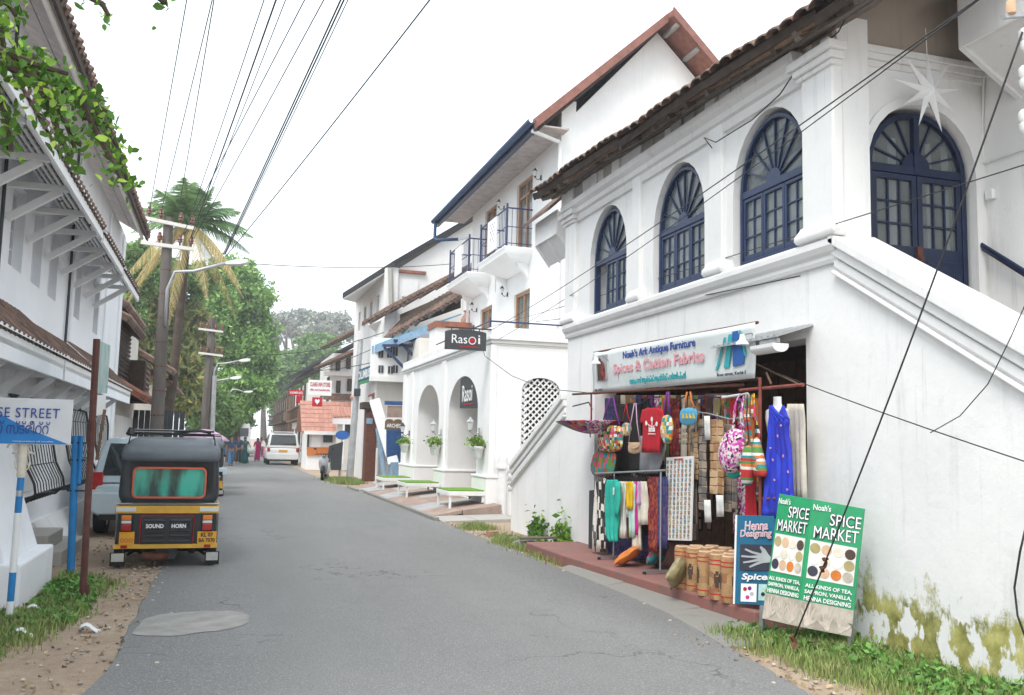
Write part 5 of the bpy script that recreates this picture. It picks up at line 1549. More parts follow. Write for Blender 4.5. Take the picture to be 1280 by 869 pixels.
o = leaf_mesh('porch_plant', 'leaf_mid', [(6.5 + RND.gauss(0, .2), 21.9 + RND.gauss(0, .25), .55 + abs(RND.gauss(0, .3))) for _ in range(900)], .09)
tag(o, 'leafy potted plant inside the near arch of the porch', 'plant')
# turf topped benches
def bench(label, x0, x1, y0, y1, zt, group='turf topped benches'):
    t = thing('turf_bench', label, 'bench', ((x0 + x1) / 2, (y0 + y1) / 2, .05), 0, group)
    mb = MB(); mb.bx(x0, x1, y0, y1, zt - .10, zt); mb.build('frame', 'white_paint', t, bev=.01)
    mb = MB(); mb.bx(x0 + .02, x1 - .02, y0 + .02, y1 - .02, zt, zt + .03); mb.build('turf_top', 'turf', t, bev=.008)
    for x in (x0 + .05, x1 - .05):
        for y in (y0 + .05, y1 - .05):
            mb = MB(); mb.bx(x - .025, x + .025, y - .025, y + .025, .03 + .18 * (x - 4.3), zt - .10); mb.build('leg', 'white_paint', t)
bench('nearest low white bench with a green turf top', 4.86, 5.72, 20.25, 21.5, .52)
bench('middle low white bench with a green turf top', 4.72, 5.66, 24.6, 25.9, .50)
bench('farthest low white bench with a green turf top', 4.75, 5.66, 28.6, 30.0, .48)

# ------------------------------------------------------------------ tall gabled house behind the porch
M('barge', (.30, .13, .10), .8, .35)
gh = thing('gabled_house', 'tall white gabled house with red roof edge, blue gutter and two balconies', 'building', (10, 24.7, 0))
XG = 7.5
op = [(22.75, 24.15, 4.45, 5.72), (26.35, 27.7, 4.5, 5.78), (22.7, 24.1, 6.75, 8.82), (26.1, 27.4, 6.75, 8.85)]
mb = MB()
wall(mb, 'x', [(20.5, 0), (28.95, 0), (28.95, 9.9), (20.5, 9.9)], [[(a, c), (b, c), (b, d), (a, d)] for a, b, c, d in op], XG, XG + .3)
mb.build('street_wall', 'plaster_soft', gh)
mb = MB()
mb.prism([(XG + .31, 0), (12.6, 0), (12.6, 9.7), (10.05, 12.15), (XG + .31, 9.7)], 'y', 20.5, 20.8)
mb.bx(12.3, 12.6, 20.8, 28.95, 0, 9.8)
mb.prism([(XG + .31, 0), (12.6, 0), (12.6, 9.7), (10.05, 12.15), (XG + .31, 9.7)], 'y', 28.7, 28.95)
gw = mb.build('gable_wall', 'plaster_soft', gh)
mb = MB(); mb.bx(XG - .04, XG + .34, 20.44, 20.72, 4.2, 10.0); mb.build('corner_pilaster', 'plaster_soft', gh, bev=.01)
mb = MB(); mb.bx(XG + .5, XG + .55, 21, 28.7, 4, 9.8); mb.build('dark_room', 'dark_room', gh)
for i, (a, b, c, d) in enumerate(op):
    f = .09
    mp = lambda u, v, w_: (XG + .14 - w_, u, v)
    mb = MB(); ring(mb, mp, [(a, c), (b, c), (b, d), (a, d)], [(a + f, c + f), (b - f, c + f), (b - f, d - f), (a + f, d - f)], 0, .08)
    m_ = (a + b) / 2
    ub(mb, mp, m_ - .045, m_ + .045, c + f, d - f, .005, .07)
    if i > 1: ub(mb, mp, a + f, b - f, d - .45, d - .38, .006, .068)
    wn = mb.build('balcony_door' if i > 1 else 'window', 'door_wood', gh)
    for s in (0, 1):
        u0, u1 = (a + f, m_ - .045) if s == 0 else (m_ + .045, b - f)
        mb = MB(); mb.add([mp(u0, c + f, .03), mp(u1, c + f, .03), mp(u1, d - f, .03), mp(u0, d - f, .03)], [(0, 1, 2, 3)]); mb.build('pane', 'glass', wn, fix=False)
        mb = MB(); mb.grid(lambda u, v: mp(u0 + (u1 - u0) * u, c + (d - c) * v, -.12 - .03 * sin(u * 20)), 16, 1); mb.build('curtain', 'curtain', wn, fix=False)
for (y0, y1, lab) in ((22.6, 25.3, ''), (26.5, 29.1, '')):
    # slab with a rounded belly
    mb = MB()
    rings = []
    for z, d, e in ((6.28, .10, .62), (6.36, .30, .40), (6.44, .50, .22), (6.50, .62, .12), (6.55, .70, .06), (6.57, .74, .03), (6.66, .75, .0), (6.72, .78, -.02), (6.75, .76, .0)):
        rings.append([(XG - d, y0 + e, z), (XG + .02, y0 + e * .6, z), (XG + .02, y1 - e * .6, z), (XG - d, y1 - e, z)])
    mb.loft(rings)
    bal = mb.build('balcony', 'plaster_soft', gh, smooth=True)
    mb = MB()
    C = [(XG, y0 + .06), (XG - .70, y0 + .06), (XG - .70, y1 - .06), (XG, y1 - .06)]
    for z, r in ((7.78, .022), (7.28, .012), (6.84, .012)):
        mb.tube([(x, y, z) for x, y in C], r, 6)
    for x, y in C[1:3]: mb.tube([(x, y, 6.74), (x, y, 7.9)], .028, 6)
    rl = mb.build('railing', 'rail_navy', bal)
    n = 0
    for (xa, ya), (xb, yb) in zip(C[:-1], C[1:]):
        L = sqrt((xb - xa) ** 2 + (yb - ya) ** 2); k = int(L / .13)
        for j in range(1, k):
            x, y = xa + (xb - xa) * j / k, ya + (yb - ya) * j / k
            if xa == xb and .30 < j / k < .66: continue
            mb = MB(); mb.tube([(x, y, 6.75), (x, y, 7.78)], .008, 4, False); mb.build('baluster', 'rail_navy', bal, fix=False)
    ya, yb = y0 + .06 + (y1 - y0 - .12) * .32, y0 + .06 + (y1 - y0 - .12) * .66
    mb = MB(); mq = lambda u, v, w_: (XG - .72 - w_, u, v)
    ring(mb, mq, [(ya, 6.86), (yb, 6.86), (yb, 7.74), (ya, 7.74)], [(ya + .16, 7.02), (yb - .16, 7.02), (yb - .16, 7.62), (ya + .16, 7.62)], 0, .03)
    lattice(mb, mq, ya + .16, yb - .16, 7.02, 7.62, .2, .06)
    mb.build('balcony_panel', 'white_paint', bal)
    for y in (y0 + .35, y1 - .35):
        mb = MB(); mb.prism([(XG, 5.95), (XG, 6.40), (XG - .35, 6.40), (XG - .30, 6.28), (XG - .12, 6.15)], 'y', y - .08, y + .08); mb.build('corbel', 'plaster_soft', bal, bev=.01)
    mb = MB(); mb.tube([(XG - .3, y1 - .3, 6.5), (XG - .3, y1 - .3, 5.9)], .02, 6); mb.build('drain_pipe', 'white_paint', bal)
for y, z, lab in ((22.0, 8.6, 'black lantern under the eave right of the near balcony door'), (25.3, 8.6, 'black lantern between the two balcony doors'), (24.75, 5.95, 'black lantern below the near balcony'), (28.1, 5.95, 'black lantern below the far balcony')):
    lantern(lab, (XG - .01, y, z), (-1, 0, 0), 'iron', .62)
# roof: two slopes with fascia, red underside on the right verge
mb = MB()
mb.prism([(6.70, 9.14), (10.08, 12.28), (10.08, 12.42), (6.62, 9.22)], 'y', 20.0, 30.4); mb.build('roof_slope', 'tile_red', gh)
mb = MB(); mb.prism([(10.08, 12.28), (13.5, 9.0), (13.58, 9.08), (10.08, 12.42)], 'y', 19.75, 30.4); mb.build('roof_slope', 'tile_red', gh)
mb = MB(); mb.prism([(6.62, 9.0), (10.1, 12.22), (10.1, 12.46), (6.58, 9.24)], 'y', 19.96, 20.02); mb.prism([(10.1, 12.24), (13.5, 8.98), (13.6, 9.1), (10.1, 12.48)], 'y', 19.68, 19.76); mb.build('barge_board', 'barge', gh)
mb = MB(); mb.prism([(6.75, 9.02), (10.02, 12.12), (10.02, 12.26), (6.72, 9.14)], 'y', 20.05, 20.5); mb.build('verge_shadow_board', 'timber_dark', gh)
for k in range(6):
    f = k / 6 + .05
    x, z = 10.08 + 3.4 * f, 12.24 - 3.26 * f
    mb = MB(); mb.bar((x, 19.78, z), (x, 20.5, z), .10, .09); mb.build('purlin', 'concrete', gh)
mb = MB(); mb.bx(6.78, XG + .02, 20.05, 30.2, 9.12, 9.16); mb.build('eave_soffit', 'soffit_panel', gh)
mb = MB(); mb.prism([(6.62, 8.98), (6.70, 8.98), (6.70, 9.24), (6.62, 9.24)], 'y', 20.0, 30.5)
mb.build('fascia', 'navy', gh)
mb = MB()
n_ = 9
mb.loft([[(6.53 + r * cos(-pi * k / 8), y, 9.20 + r * sin(-pi * k / 8)) for r in (.10,) for k in range(9)] + [(6.53 + .085 * cos(-pi * k / 8), y, 9.20 + .085 * sin(-pi * k / 8)) for k in range(8, -1, -1)] for y in (19.9, 30.6)]); mb.build('gutter', 'gutter_blue', gh)
mb = MB(); mb.tube([(6.53, 30.3, 9.12), (6.53, 30.3, 8.55), (6.58, 30.2, 8.45), (7.2, 29.6, 8.42)], .055, 8); mb.build('downpipe', 'gutter_blue', gh)
mb = MB(); mb.tube([(7.2, 29.6, 8.42), (7.42, 29.2, 8.4), (7.45, 29.1, 8.2), (7.45, 29.1, 4.2)], .05, 8); mb.build('downpipe', 'white_paint', gh)
mb = MB(); mb.tube([(6.6, 20.1, 9.0), (7.38, 20.36, 8.9), (7.42, 20.38, 8.7), (7.42, 20.38, 4.3)], .05, 8); mb.build('downpipe', 'white_paint', gh)
for k in range(90):
    pass

# ------------------------------------------------------------------ second white gable with a black roof
M('roof_black', (.03, .03, .033), .85, .4)
b2 = thing('slot_window_house', 'white house with black gable roof and a row of slot windows', 'building', (7.5, 38, 0))
sl_ = [[(36.0 + k * 1.75, 6.55), (36.7 + k * 1.75, 6.55), (36.7 + k * 1.75, 7.4), (36.0 + k * 1.75, 7.4)] for k in range(4)]
mb = MB(); wall(mb, 'x', [(34, 0), (43.2, 0), (43.2, 8.2), (34, 8.0)], sl_, 5.6, 5.9); mb.build('street_wall', 'plaster_old', b2)
mb = MB(); mb.prism([(5.91, 0), (10.2, 0), (10.2, 10.6), (8.9, 10.25), (5.91, 8.05)], 'y', 34, 34.3)
mb.build('gable_wall', 'plaster_soft', b2)
mb = MB(); mb.bx(6.1, 6.2, 34.4, 43, 0, 8); mb.build('dark_room', 'dark_room', b2)
mb = MB(); mb.bx(5.5, 5.95, 33.85, 34.35, 0, 8.1); mb.build('corner_pilaster', 'plaster_old', b2)
A_, B_, C_ = sight(585, 279, 'y', 33.7), sight(492, 333, 'y', 33.7), sight(428, 373, 'y', 37.5)
D_ = Vector((5.7, 43.4, 8.3)); E_ = Vector((9.5, 43.4, 10.9)); A2 = A_ + Vector((1.6, 0, 1.0))
mb = MB()
top = [C_, B_, A_, A2, E_, D_]
mb.add(top + [p + Vector((0, 0, .22)) for p in top], [(5, 4, 3, 2, 1, 0), (6, 7, 8, 9, 10, 11)] + [(i, (i + 1) % 6, 6 + (i + 1) % 6, 6 + i) for i in range(6)])
mb.build('roof', 'roof_black', b2)
mb = MB(); mb.add([C_ - Vector((0, 0, .03)), B_ - Vector((0, 0, .04)), Vector((5.62, 34, 7.85)), Vector((5.62, 43.3, 8.1))], [(0, 1, 2, 3)]); mb.build('soffit', 'plaster_soft', b2, solid=.02)
a, b = sight(498, 338, 'y', 33.97), sight(532, 343, 'y', 33.97)
mb = MB(); mb.box((a + b) / 2, (b.x - a.x, .25, .1)); mb.build('window_hood', 'tile_red', b2)
a, b = sight(503, 350, 'y', 33.96), sight(522, 372, 'y', 33.96)
mb = MB(); mb.box((a + b) / 2, (b.x - a.x, .06, a.z - b.z)); mb.build('shutter', 'white_paint', b2)
mb = MB(); mb.tube([sight(488, 335, 'y', 33.8), sight(489, 385, 'y', 33.8)], .09, 6); mb.build('drain_pipe', 'concrete', b2)

# ------------------------------------------------------------------ old tiled house between the porch and the slot window house
oh = thing('old_tiled_house', 'weathered house with sagging brown tiled eaves left of the porch', 'building', (7, 33, 0))
mb = MB(); mb.bx(6.3, 7.6, 31.2, 33.9, 0, 5.2); mb.build('wall', 'plaster_cream', oh)
def roof_piece(pts, th, mat, par, name='roof_slope', solidn=None):
    mb = MB(); n = len(pts)
    mb.add(list(pts) + [p + Vector((0, 0, th)) for p in pts], [tuple(range(n - 1, -1, -1)), tuple(range(n, 2 * n))] + [(i, (i + 1) % n, n + (i + 1) % n, n + i) for i in range(n)])
    return mb.build(name, mat, par)
def eave(par, n_px, n_y, f_px, f_y, up=(1.6, 0, 1.1), th=.12, mat='tile_old', rafters=6, name='roof_slope'):
    """a strip of tiled roof between a near and a far eave corner"""
    N, F_ = sight(*n_px, 'y', n_y), sight(*f_px, 'y', f_y)
    U = Vector(up)
    r = roof_piece([N, F_, F_ + U, N + U], th, mat, par, name)
    for k in range(rafters):
        a = N.lerp(F_, (k + .5) / rafters) - Vector((0, 0, .05))
        mb = MB(); mb.bar(a, a + U, .08, .1); mb.build('rafter', 'timber_grey', par)
    # scalloped tile ends
    L = (F_ - N).length; n = max(4, int(L / .18))
    mb = MB()
    for k in range(n):
        c = N.lerp(F_, (k + .5) / n) + Vector((0, 0, th))
        mb.tube([c - U.normalized() * .06, c + U * .9], .06, 5)
    o = mb.build('tile_rolls', mat, par); o['kind'] = 'stuff'
    return N, F_
eave(oh, (578, 372), 31.3, (478, 428), 33.5, (.9, .4, 1.0), .1)
eave(oh, (576, 344), 32.2, (452, 408), 33.75, (1.0, .1, .7), .12)
mb = MB(); roof_piece([sight(576, 362, 'y', 31.8), sight(500, 395, 'y', 33.5), sight(500, 412, 'y', 33.2), sight(576, 385, 'y', 31.6)], .05, 'timber_dark', oh, 'eave_boards')
roof_piece([sight(460, 407, 'y', 36.4), sight(497, 392, 'y', 33.9), sight(505, 402, 'y', 34.4), sight(470, 416, 'y', 36.8)], .05, 'plaster_soft', oh, 'soffit')
# orange urns on the porch roof end
def urn(label, px, py):
    p = sight(px, py, 'y', 30.6)
    mb = MB(); mb.lathe([(.10, 0), (.16, .05), (.28, .25), (.30, .4), (.18, .58), (.16, .64), (.22, .70)], p, 14)
    o = mb.build('clay_urn', 'tile_pink', smooth=True); tag(o, label, 'urn', 'urns on the porch roof')
urn('pale clay urn on the porch roof behind the name board', 586, 414)
t = thing('roof_box', 'white and red stepped box standing on the porch roof left of the name board', 'box', sight(560, 420, 'y', 29))
a, b = sight(541, 437, 'y', 29), sight(570, 405, 'y', 29)
mb = MB(); mb.bx(a.x, b.x, 28.6, 29.6, 4.27, b.z - .2); mb.build('body', 'white_paint', t); mb = MB(); mb.bx(a.x - .05, b.x + .4, 28.5, 29.7, b.z - .2, b.z); mb.build('cap', 'tile_red', t)

# blue sheet canopy on braces
bc = thing('blue_canopy', 'light blue sheet canopy on dark blue braces past the porch', 'canopy', (5.4, 32, 3))
q = [sight(465, 434, 'y', 33.2), sight(545, 404, 'y', 31.2), sight(556, 410, 'y', 31.6), sight(500, 430, 'y', 33.8)]
roof_piece([q[0], q[1], q[1] + Vector((.9, 0, .35)), q[0] + Vector((.9, 0, .35))], .04, 'cl_sky', bc, 'sheet')
M('sheet_blue', (.25, .38, .52), .6, .3)
roof_piece([q[0] - Vector((0, .02, .26)), q[1] - Vector((0, .02, .26)), q[1] - Vector((0, -.02, .26)), q[0] - Vector((0, -.02, .26))], .26, 'sheet_blue', bc, 'valance')
for a, b in (((480, 434), (506, 461)), ((500, 428), (520, 448)), ((478, 432), (520, 432)), ((492, 426), (530, 425)), ((510, 415), (535, 440))):
    mb = MB(); mb.bar(sight(*a, 'y', 32.4), sight(*b, 'y', 32.4), .09, .09); mb.build('brace', 'rail_navy', bc)

# bay window house behind
bh = thing('bay_window_house', 'white house with a projecting upper bay window beyond the porch', 'building', (6.5, 45, 0))
def pbox(par, name, mat, x0, y0, x1, y1, Y, depth, bev=0):
    """box whose street-facing front (facing -y) fills a pixel rectangle at distance Y"""
    a, b = sight(x0, y1, 'y', Y), sight(x1, y0, 'y', Y)
    mb = MB(); mb.bx(a.x, b.x, Y, Y + depth, a.z, b.z)
    return mb.build(name, mat, par, bev=bev)
pbox(bh, 'bay', 'plaster_soft', 466, 424, 510, 474, 33.1, .8)
pbox(bh, 'wall', 'plaster_cream', 468, 474, 512, 560, 33.5, .4)
for x, y in ((473, 433), (484, 433), (491, 431), (473, 457), (485, 458), (491, 457)):
    w_ = pbox(bh, 'window', 'charcoal', x, y, x + 6.5, y + 14 if y < 440 else y + 9, 33.06, .1)
    pbox(bh, 'glazing_bar', 'white_paint', x + 2.9, y, x + 3.6, y + 14 if y < 440 else y + 9, 33.03, .05)
pbox(bh, 'bay_ledge', 'trim', 464, 472, 512, 476, 32.95, .5)
roof_piece([sight(460, 497, 'y', 36.2), sight(490, 484, 'y', 34.4), sight(494, 481, 'y', 36), sight(466, 493, 'y', 38)], .08, 'rust_red', bh, 'porch_roof')
# hanging green sign
t = thing('green_shop_sign', 'dark green shop sign with white capitals hanging beyond the lamp post', 'sign', sight(455, 478, 'y', 36.2))
a, b, c, d = sight(445, 482, 'y', 38.5), sight(465, 476, 'y', 35.8), sight(465, 456, 'y', 35.8), sight(445, 464, 'y', 38.5)
GS = quadmap(a, b, c, d)
plate(GS, 'panel', 'charcoal', R4(0, 0, 1, 1), -.05, 0, t); plate(GS, 'stripe', 'board_green', R4(0, .0, 1, .18), 0, .02, t); plate(GS, 'stripe', 'henna_teal', R4(0, .25, 1, .95), 0, .015, t)
text('COLUMBUS', 'ink_white', GS(.5, .58, .02), b - a, d - a, h=.34, wd=(b - a).length * .85, parent=t, bold=.03)

# old gate, leaning panels, blue shutter
gt = thing('old_gate_pier', 'mossy brown stone gate pier with peeling blue paint', 'gate pier', (5.1, 33.4, 0))
pbox(gt, 'shaft', 'rust', 455, 510, 472, 602, 33.4, .6, .03); pbox(gt, 'cap', 'timber_dark', 453, 503, 474, 511, 33.3, .8, .03); pbox(gt, 'blue_patch', 'sheet_blue', 458, 523, 466, 530, 33.38, .05)
mb = MB(); p, q = sight(468, 500, 'y', 33.0), sight(492, 580, 'y', 32.2); mb.bar(p, q, .38, .16, (0, 1, 0)); o = mb.build('leaning_plank', 'plaster_left', bev=.02); tag(o, 'broad pale blue plank leaning against the gate pier', 'plank', 'leaning planks')
mb = MB(); p, q = sight(472, 535, 'y', 32.9), sight(481, 600, 'y', 32.6); mb.bar(p, q, .16, .10, (0, 1, 0)); o = mb.build('leaning_plank', 'sheet_blue', bev=.02); tag(o, 'narrow blue plank leaning under the broad pale one', 'plank', 'leaning planks')
t = thing('blue_shutter', 'blue horizontal board shutter beyond the porch', 'shutter', (5.6, 32, 0))
M('shutter_blue', (.02, .09, .27), .6, .3)
for k in range(9):
    pbox(t, 'board', 'shutter_blue', 483, 536 + k * 4.6, 506, 536 + (k + 1) * 4.6 - .5, 32.2 + .01 * (k % 2), .06)
pbox(t, 'frame', 'shutter_blue', 481, 502, 506, 506, 32.15, .1); pbox(t, 'frame', 'shutter_blue', 503, 506, 506, 536, 32.15, .1); pbox(t, 'window', 'slab_pink', 484, 508, 503, 522, 32.2, .05)
t = thing('arches_sign', 'small brown double arched plaque on a white bar beside the porch', 'sign', sight(491, 537, 'y', 31.4))
a, b = sight(481, 537, 'y', 31.4), sight(503, 528, 'y', 31.4)
mb = MB()
wv = (b.x - a.x)
mb.prism([(a.x, a.z), (b.x, a.z), (b.x, b.z)] + [(b.x - wv * .25 + wv * .25 * cos(pi * k / 8), b.z + .1 * sin(pi * k / 8)) for k in range(1, 9)] + [(a.x + wv * .25 + wv * .25 * cos(pi * k / 8), b.z + .1 * sin(pi * k / 8)) for k in range(1, 9)], 'y', 31.4, 31.45); mb.build('plaque', 'timber_mid', t)
text('ARCHES', 'ink_white', ((a.x + b.x) / 2, 31.39, a.z + .14), (1, 0, 0), UP, h=.13, wd=wv * .8, parent=t, bold=.02)
mb = MB(); mb.bar(sight(475, 523, 'y', 31.42), sight(507, 523, 'y', 31.42), .05, .05); mb.build('bar', 'white_paint', t)
pbox(gt, 'low_wall', 'sheet_blue', 488, 578, 508, 602, 32.0, .5, .02)

# ------------------------------------------------------------------ cottage with pink tile roof, shophouses beyond
ct = thing('pink_roof_cottage', 'small white cottage with pink tiled roof and orange base', 'building', (5.4, 52, 0))
a, b = sight(383, 574, 'y', 50.5), sight(442, 541, 'y', 50.5)
mb = MB(); mb.bx(a.x, b.x + .6, 50.5, 54, 0, b.z); mb.prism([(50.5, b.z), (54, b.z), (52.2, b.z + 1.55)], 'x', a.x, a.x + .2); mb.build('wall', 'plaster_soft', ct)
pbox(ct, 'plinth', 'cl_orange', 383.5, 560, 442, 569, 50.4, .1)
R_ = [Vector((a.x - .35, 50.1, b.z - .12)), Vector((b.x + .6, 50.1, b.z - .12)), Vector((b.x + .6, 52.2, b.z + 1.6)), Vector((a.x - .35, 52.2, b.z + 1.6))]
roof_piece(R_, .1, 'tile_pink', ct); roof_piece([R_[3], R_[2], R_[2] + Vector((0, 2, -1.6)), R_[3] + Vector((0, 2, -1.6))], .1, 'tile_pink', ct)
mb = MB()
for i in range(7):
    for k in range(14):
        u, v = (k + .5) / 14, i / 7
        p = R_[0].lerp(R_[1], u).lerp(R_[3].lerp(R_[2], u), v) + Vector((0, 0, .13)); q = R_[0].lerp(R_[1], u).lerp(R_[3].lerp(R_[2], u), v + .15) + Vector((0, 0, .10)); mb.bar(p, q, .2, .035)
o = mb.build('tiles', 'tile_pink', ct); o['kind'] = 'stuff'
pbox(ct, 'fascia', 'white_paint', 380, 540, 442, 543, 50.05, .1)
w_ = pbox(ct, 'window', 'charcoal', 404, 543, 416, 553, 50.42, .1); pbox(ct, 'shutter_panel', 'white_paint', 389, 543, 402, 560, 50.44, .06); pbox(ct, 'door_opening', 'dark_room', 383.5, 541, 387, 562, 50.43, .1); pbox(ct, 'window', 'charcoal', 424, 546, 434, 556, 50.42, .1)
eave(ct, (416, 523), 49.0, (452, 520), 49.0, (0, 1.0, .5), .06, 'tile_pink', 0, 'awning')
pbox(ct, 'annex_fascia', 'white_paint', 416, 524, 452, 530, 48.9, .3); pbox(ct, 'annex_wall', 'plaster_cream', 420, 530, 452, 575, 49.3, .4)
for x in (427, 445): pbox(ct, 'annex_post', 'white_paint', x, 530, x + 4, 580, 48.6, .25)
w_ = pbox(ct, 'window', 'charcoal', 431, 531, 443, 545, 49.2, .1)
eave(ct, (438, 500), 43, (460, 494), 41, (.6, 2.0, 1.3), .08, 'tile_pink', 0)
# tile band rising behind
def shophouse(name, label, X, y0, y1, zt, roof_px, mat='plaster_cream', bm='plaster_cream'):
    t = thing(name, label, 'building', (X + 1.5, (y0 + y1) / 2, 0), 0, 'shophouses along the far right side')
    mb = MB(); mb.bx(X, X + 5, y0, y1, 0, zt); mb.build('wall', mat, t)
    for r in roof_px: eave(t, *r)
    n = max(2, int((y1 - y0) / 3))
    for fl in range(2):
        for k in range(n):
            yc = y0 + (k + .5) * (y1 - y0) / n
            mb = MB(); mb.bx(X - .06, X + .05, yc - .5, yc + .5, .3 + 3 * fl + (.6 if fl else 0), 2.4 + 3 * fl); f = mb.build('window' if fl else 'shop_opening', 'timber_dark', t)
            mb = MB(); mb.bx(X - .08, X - .06, yc - .38, yc + .38, .9 + 3 * fl, 2.2 + 3 * fl); mb.build('pane' if fl else 'dark_inside', 'dark_room', f)
    for fl in (1,):
        mb = MB(); mb.bx(X - .5, X, y0 + .4, y1 - .4, 2.9, 3.05); bl = mb.build('balcony', bm, t)
        for k in range(14):
            yy_ = y0 + .5 + k * (y1 - y0 - 1) / 13; mb = MB(); mb.bx(X - .48, X - .42, yy_ - .08, yy_ + .08, 3.05, 3.8); mb.build('baluster', bm, bl)
        mb = MB(); mb.bx(X - .5, X - .4, y0 + .4, y1 - .4, 3.8, 3.9); mb.build('rail', bm, bl)
    return t
s1 = shophouse('shophouse', 'cream shophouse with balcony and overhanging brown tiled eaves', 5.9, 54.6, 62, 6.7, [((446, 415), 47, (401, 437), 58, (1.5, 0, 1.0), .12, 'tile_old', 7), ((448, 440), 45, (393, 462), 56, (1.2, 0, .7), .1, 'tile_old', 7)], 'plaster_old')
s2 = shophouse('shophouse', 'dark shuttered shophouse with deep black eaves farther down', 5.2, 63, 76, 5.4, [((425, 443), 58, (361, 474), 80, (2.0, 0, 1.3), .15, 'tile_black', 8), ((400, 462), 62, (362, 482), 84, (1.5, 0, .8), .1, 'timber_dark', 6)], 'plaster_old', 'timber_mid')
s3 = shophouse('shophouse', 'red brown shophouse at the far bend on the right', 4.9, 76, 100, 5.0, [((378, 470), 77, (352, 490), 105, (2, 0, 1.2), .15, 'tile_black', 6)], 'timber_mid', 'timber_dark')
for x, y in ((420, 448), (433, 446), (420, 476), (434, 474)):
    w_ = pbox(s1, 'window', 'timber_dark', x, y, x + 6, y + 15, 54.5, .1); pbox(s1, 'pane', 'dark_room', x + 1, y + 1, x + 5, y + 14, 54.46, .05)
pbox(s1, 'ledge', 'trim', 405, 466, 448, 469, 54.2, .4); pbox(s1, 'rust_band', 'tile_old', 405, 493, 448, 499, 54.0, .6)
# far shop signs
def flat_sign(name, label, x0, y0, x1, y1, Y, mat, txt=None, tm='ink_white', group='shop signs down the street'):
    t = thing(name, label, 'sign', sight((x0 + x1) / 2, y1, 'y', Y), 0, group)
    a, b = sight(x0, y1, 'y', Y), sight(x1, y0, 'y', Y)
    mb = MB(); mb.bx(a.x, b.x, Y, Y + .08, a.z, b.z); mb.build('panel', mat, t, bev=.01)
    if txt:
        for s, v, h in txt:
            text(s, tm, ((a.x + b.x) / 2, Y - .005, a.z + (b.z - a.z) * v), (1, 0, 0), UP, h=(b.z - a.z) * h, wd=(b.x - a.x) * .86, parent=t, bold=.02)
    return t, a, b
flat_sign('shop_sign', 'white shop sign with red capitals above the pink cottage roof', 385, 476, 415, 494, 48, 'white_paint', [('CLAIRE INN STORE', .72, .28), ('gifts and handicrafts', .35, .18)], 'cl_red')
t, a, b = flat_sign('shop_sign', 'square red sign with a white heart over the cottage', 390, 497, 403, 508, 47.6, 'cl_red')
hp = [(.5, .12), (.85, .5), (.9, .72), (.78, .88), (.6, .85), (.5, .70), (.4, .85), (.22, .88), (.1, .72), (.15, .5)]
mb = MB(); mb.prism([(a.x + (b.x - a.x) * (.2 + .6 * u), a.z + (b.z - a.z) * (.12 + .76 * v)) for u, v in hp], 'y', 47.57, 47.6); mb.build('heart', 'white_paint', t)
flat_sign('shop_sign', 'long narrow red sign sticking out on the far right', 361, 488, 380, 494, 55, 'cl_red', [('KASHMIR ARTS', .5, .45)])
flat_sign('shop_sign', 'small square red sign below the narrow red one', 370, 495, 378, 504, 55.5, 'cl_red')
mb = MB(); mb.box(sight(428, 540, 'y', 42), (.06, .06, .06)); 
t = thing('round_sign', 'oval blue sign on a thin post beside the lamp post', 'sign', (*sight(428, 575, 'y', 41).xy, 0))
p = sight(428, 544, 'y', 41); mb = MB(); mb.prism([(p.x + .30 * cos(k * pi / 12), p.z + .20 * sin(k * pi / 12)) for k in range(24)], 'y', 41, 41.04); mb.build('plate', 'ink_royal', t)
mb = MB(); mb.tube([(p.x, 41.06, p.z), (p.x, 41.06, 0)], .03, 6); mb.build('post', 'steel', t)
# sandwich stand between scooter and lamp post
mb = MB(); p = sight(417, 582, 'y', 39.5); mb.prism([(p.x - .30, .35), (p.x + .32, .35), (p.x + .36, 1.55), (p.x - .22, 1.35)], 'y', 39.5, 39.6)
for x in (-.22, .25): mb.bar((p.x + x, 39.55, 0), (p.x + x, 39.55, .4), .04, .04)
o = mb.build('notice_board', 'charcoal'); tag(o, 'dark notice board on legs between the scooter and the bicycles', 'board')
# ------------------------------------------------------------------ left house
XL = -2.4
lh = thing('left_house', 'long white two storey house on the left with timber bracketed awnings', 'building', (-4, 14, 0))
wins = [(11.35, 12.05), (12.6, 13.2), (13.75, 14.4), (16.05, 16.65), (18.3, 18.95), (9.6, 10.3)]
low = [(11.9, 13.9, .85, 2.05), (15.0, 17.3, .85, 2.05), (18.2, 20.2, .85, 2.05)]
mb = MB()
wall(mb, 'x', [(3, -.1), (22.4, -.1), (22.4, 6.2), (3, 6.2)], [[(a, 3.48), (b, 3.48), (b, 4.45), (a, 4.45)] for a, b in wins] , XL - .35, XL)
mb.bx(-8, XL - .36, 22.1, 22.4, -.1, 6.2)
mb.build('wall', 'plaster_left', lh)
mb = MB(); mb.bx(XL - .7, XL - .65, 3, 22, 0, 6); mb.build('dark_room', 'dark_room', lh)
mb = MB(); mb.bx(XL - .02, XL + .045, 22.0, 22.42, 0, 6.1); mb.build('corner_pilaster', 'plaster_left', lh, bev=.01)
for y in (10.75, 15.25, 15.55, 19.6):
    mb = MB(); mb.tube([(XL + .035, y, 2.75), (XL + .035, y, 6.0)], .022, 6); mb.build('rain_pipe', 'charcoal' if y in (10.75, 15.25) else 'plaster_left', lh)
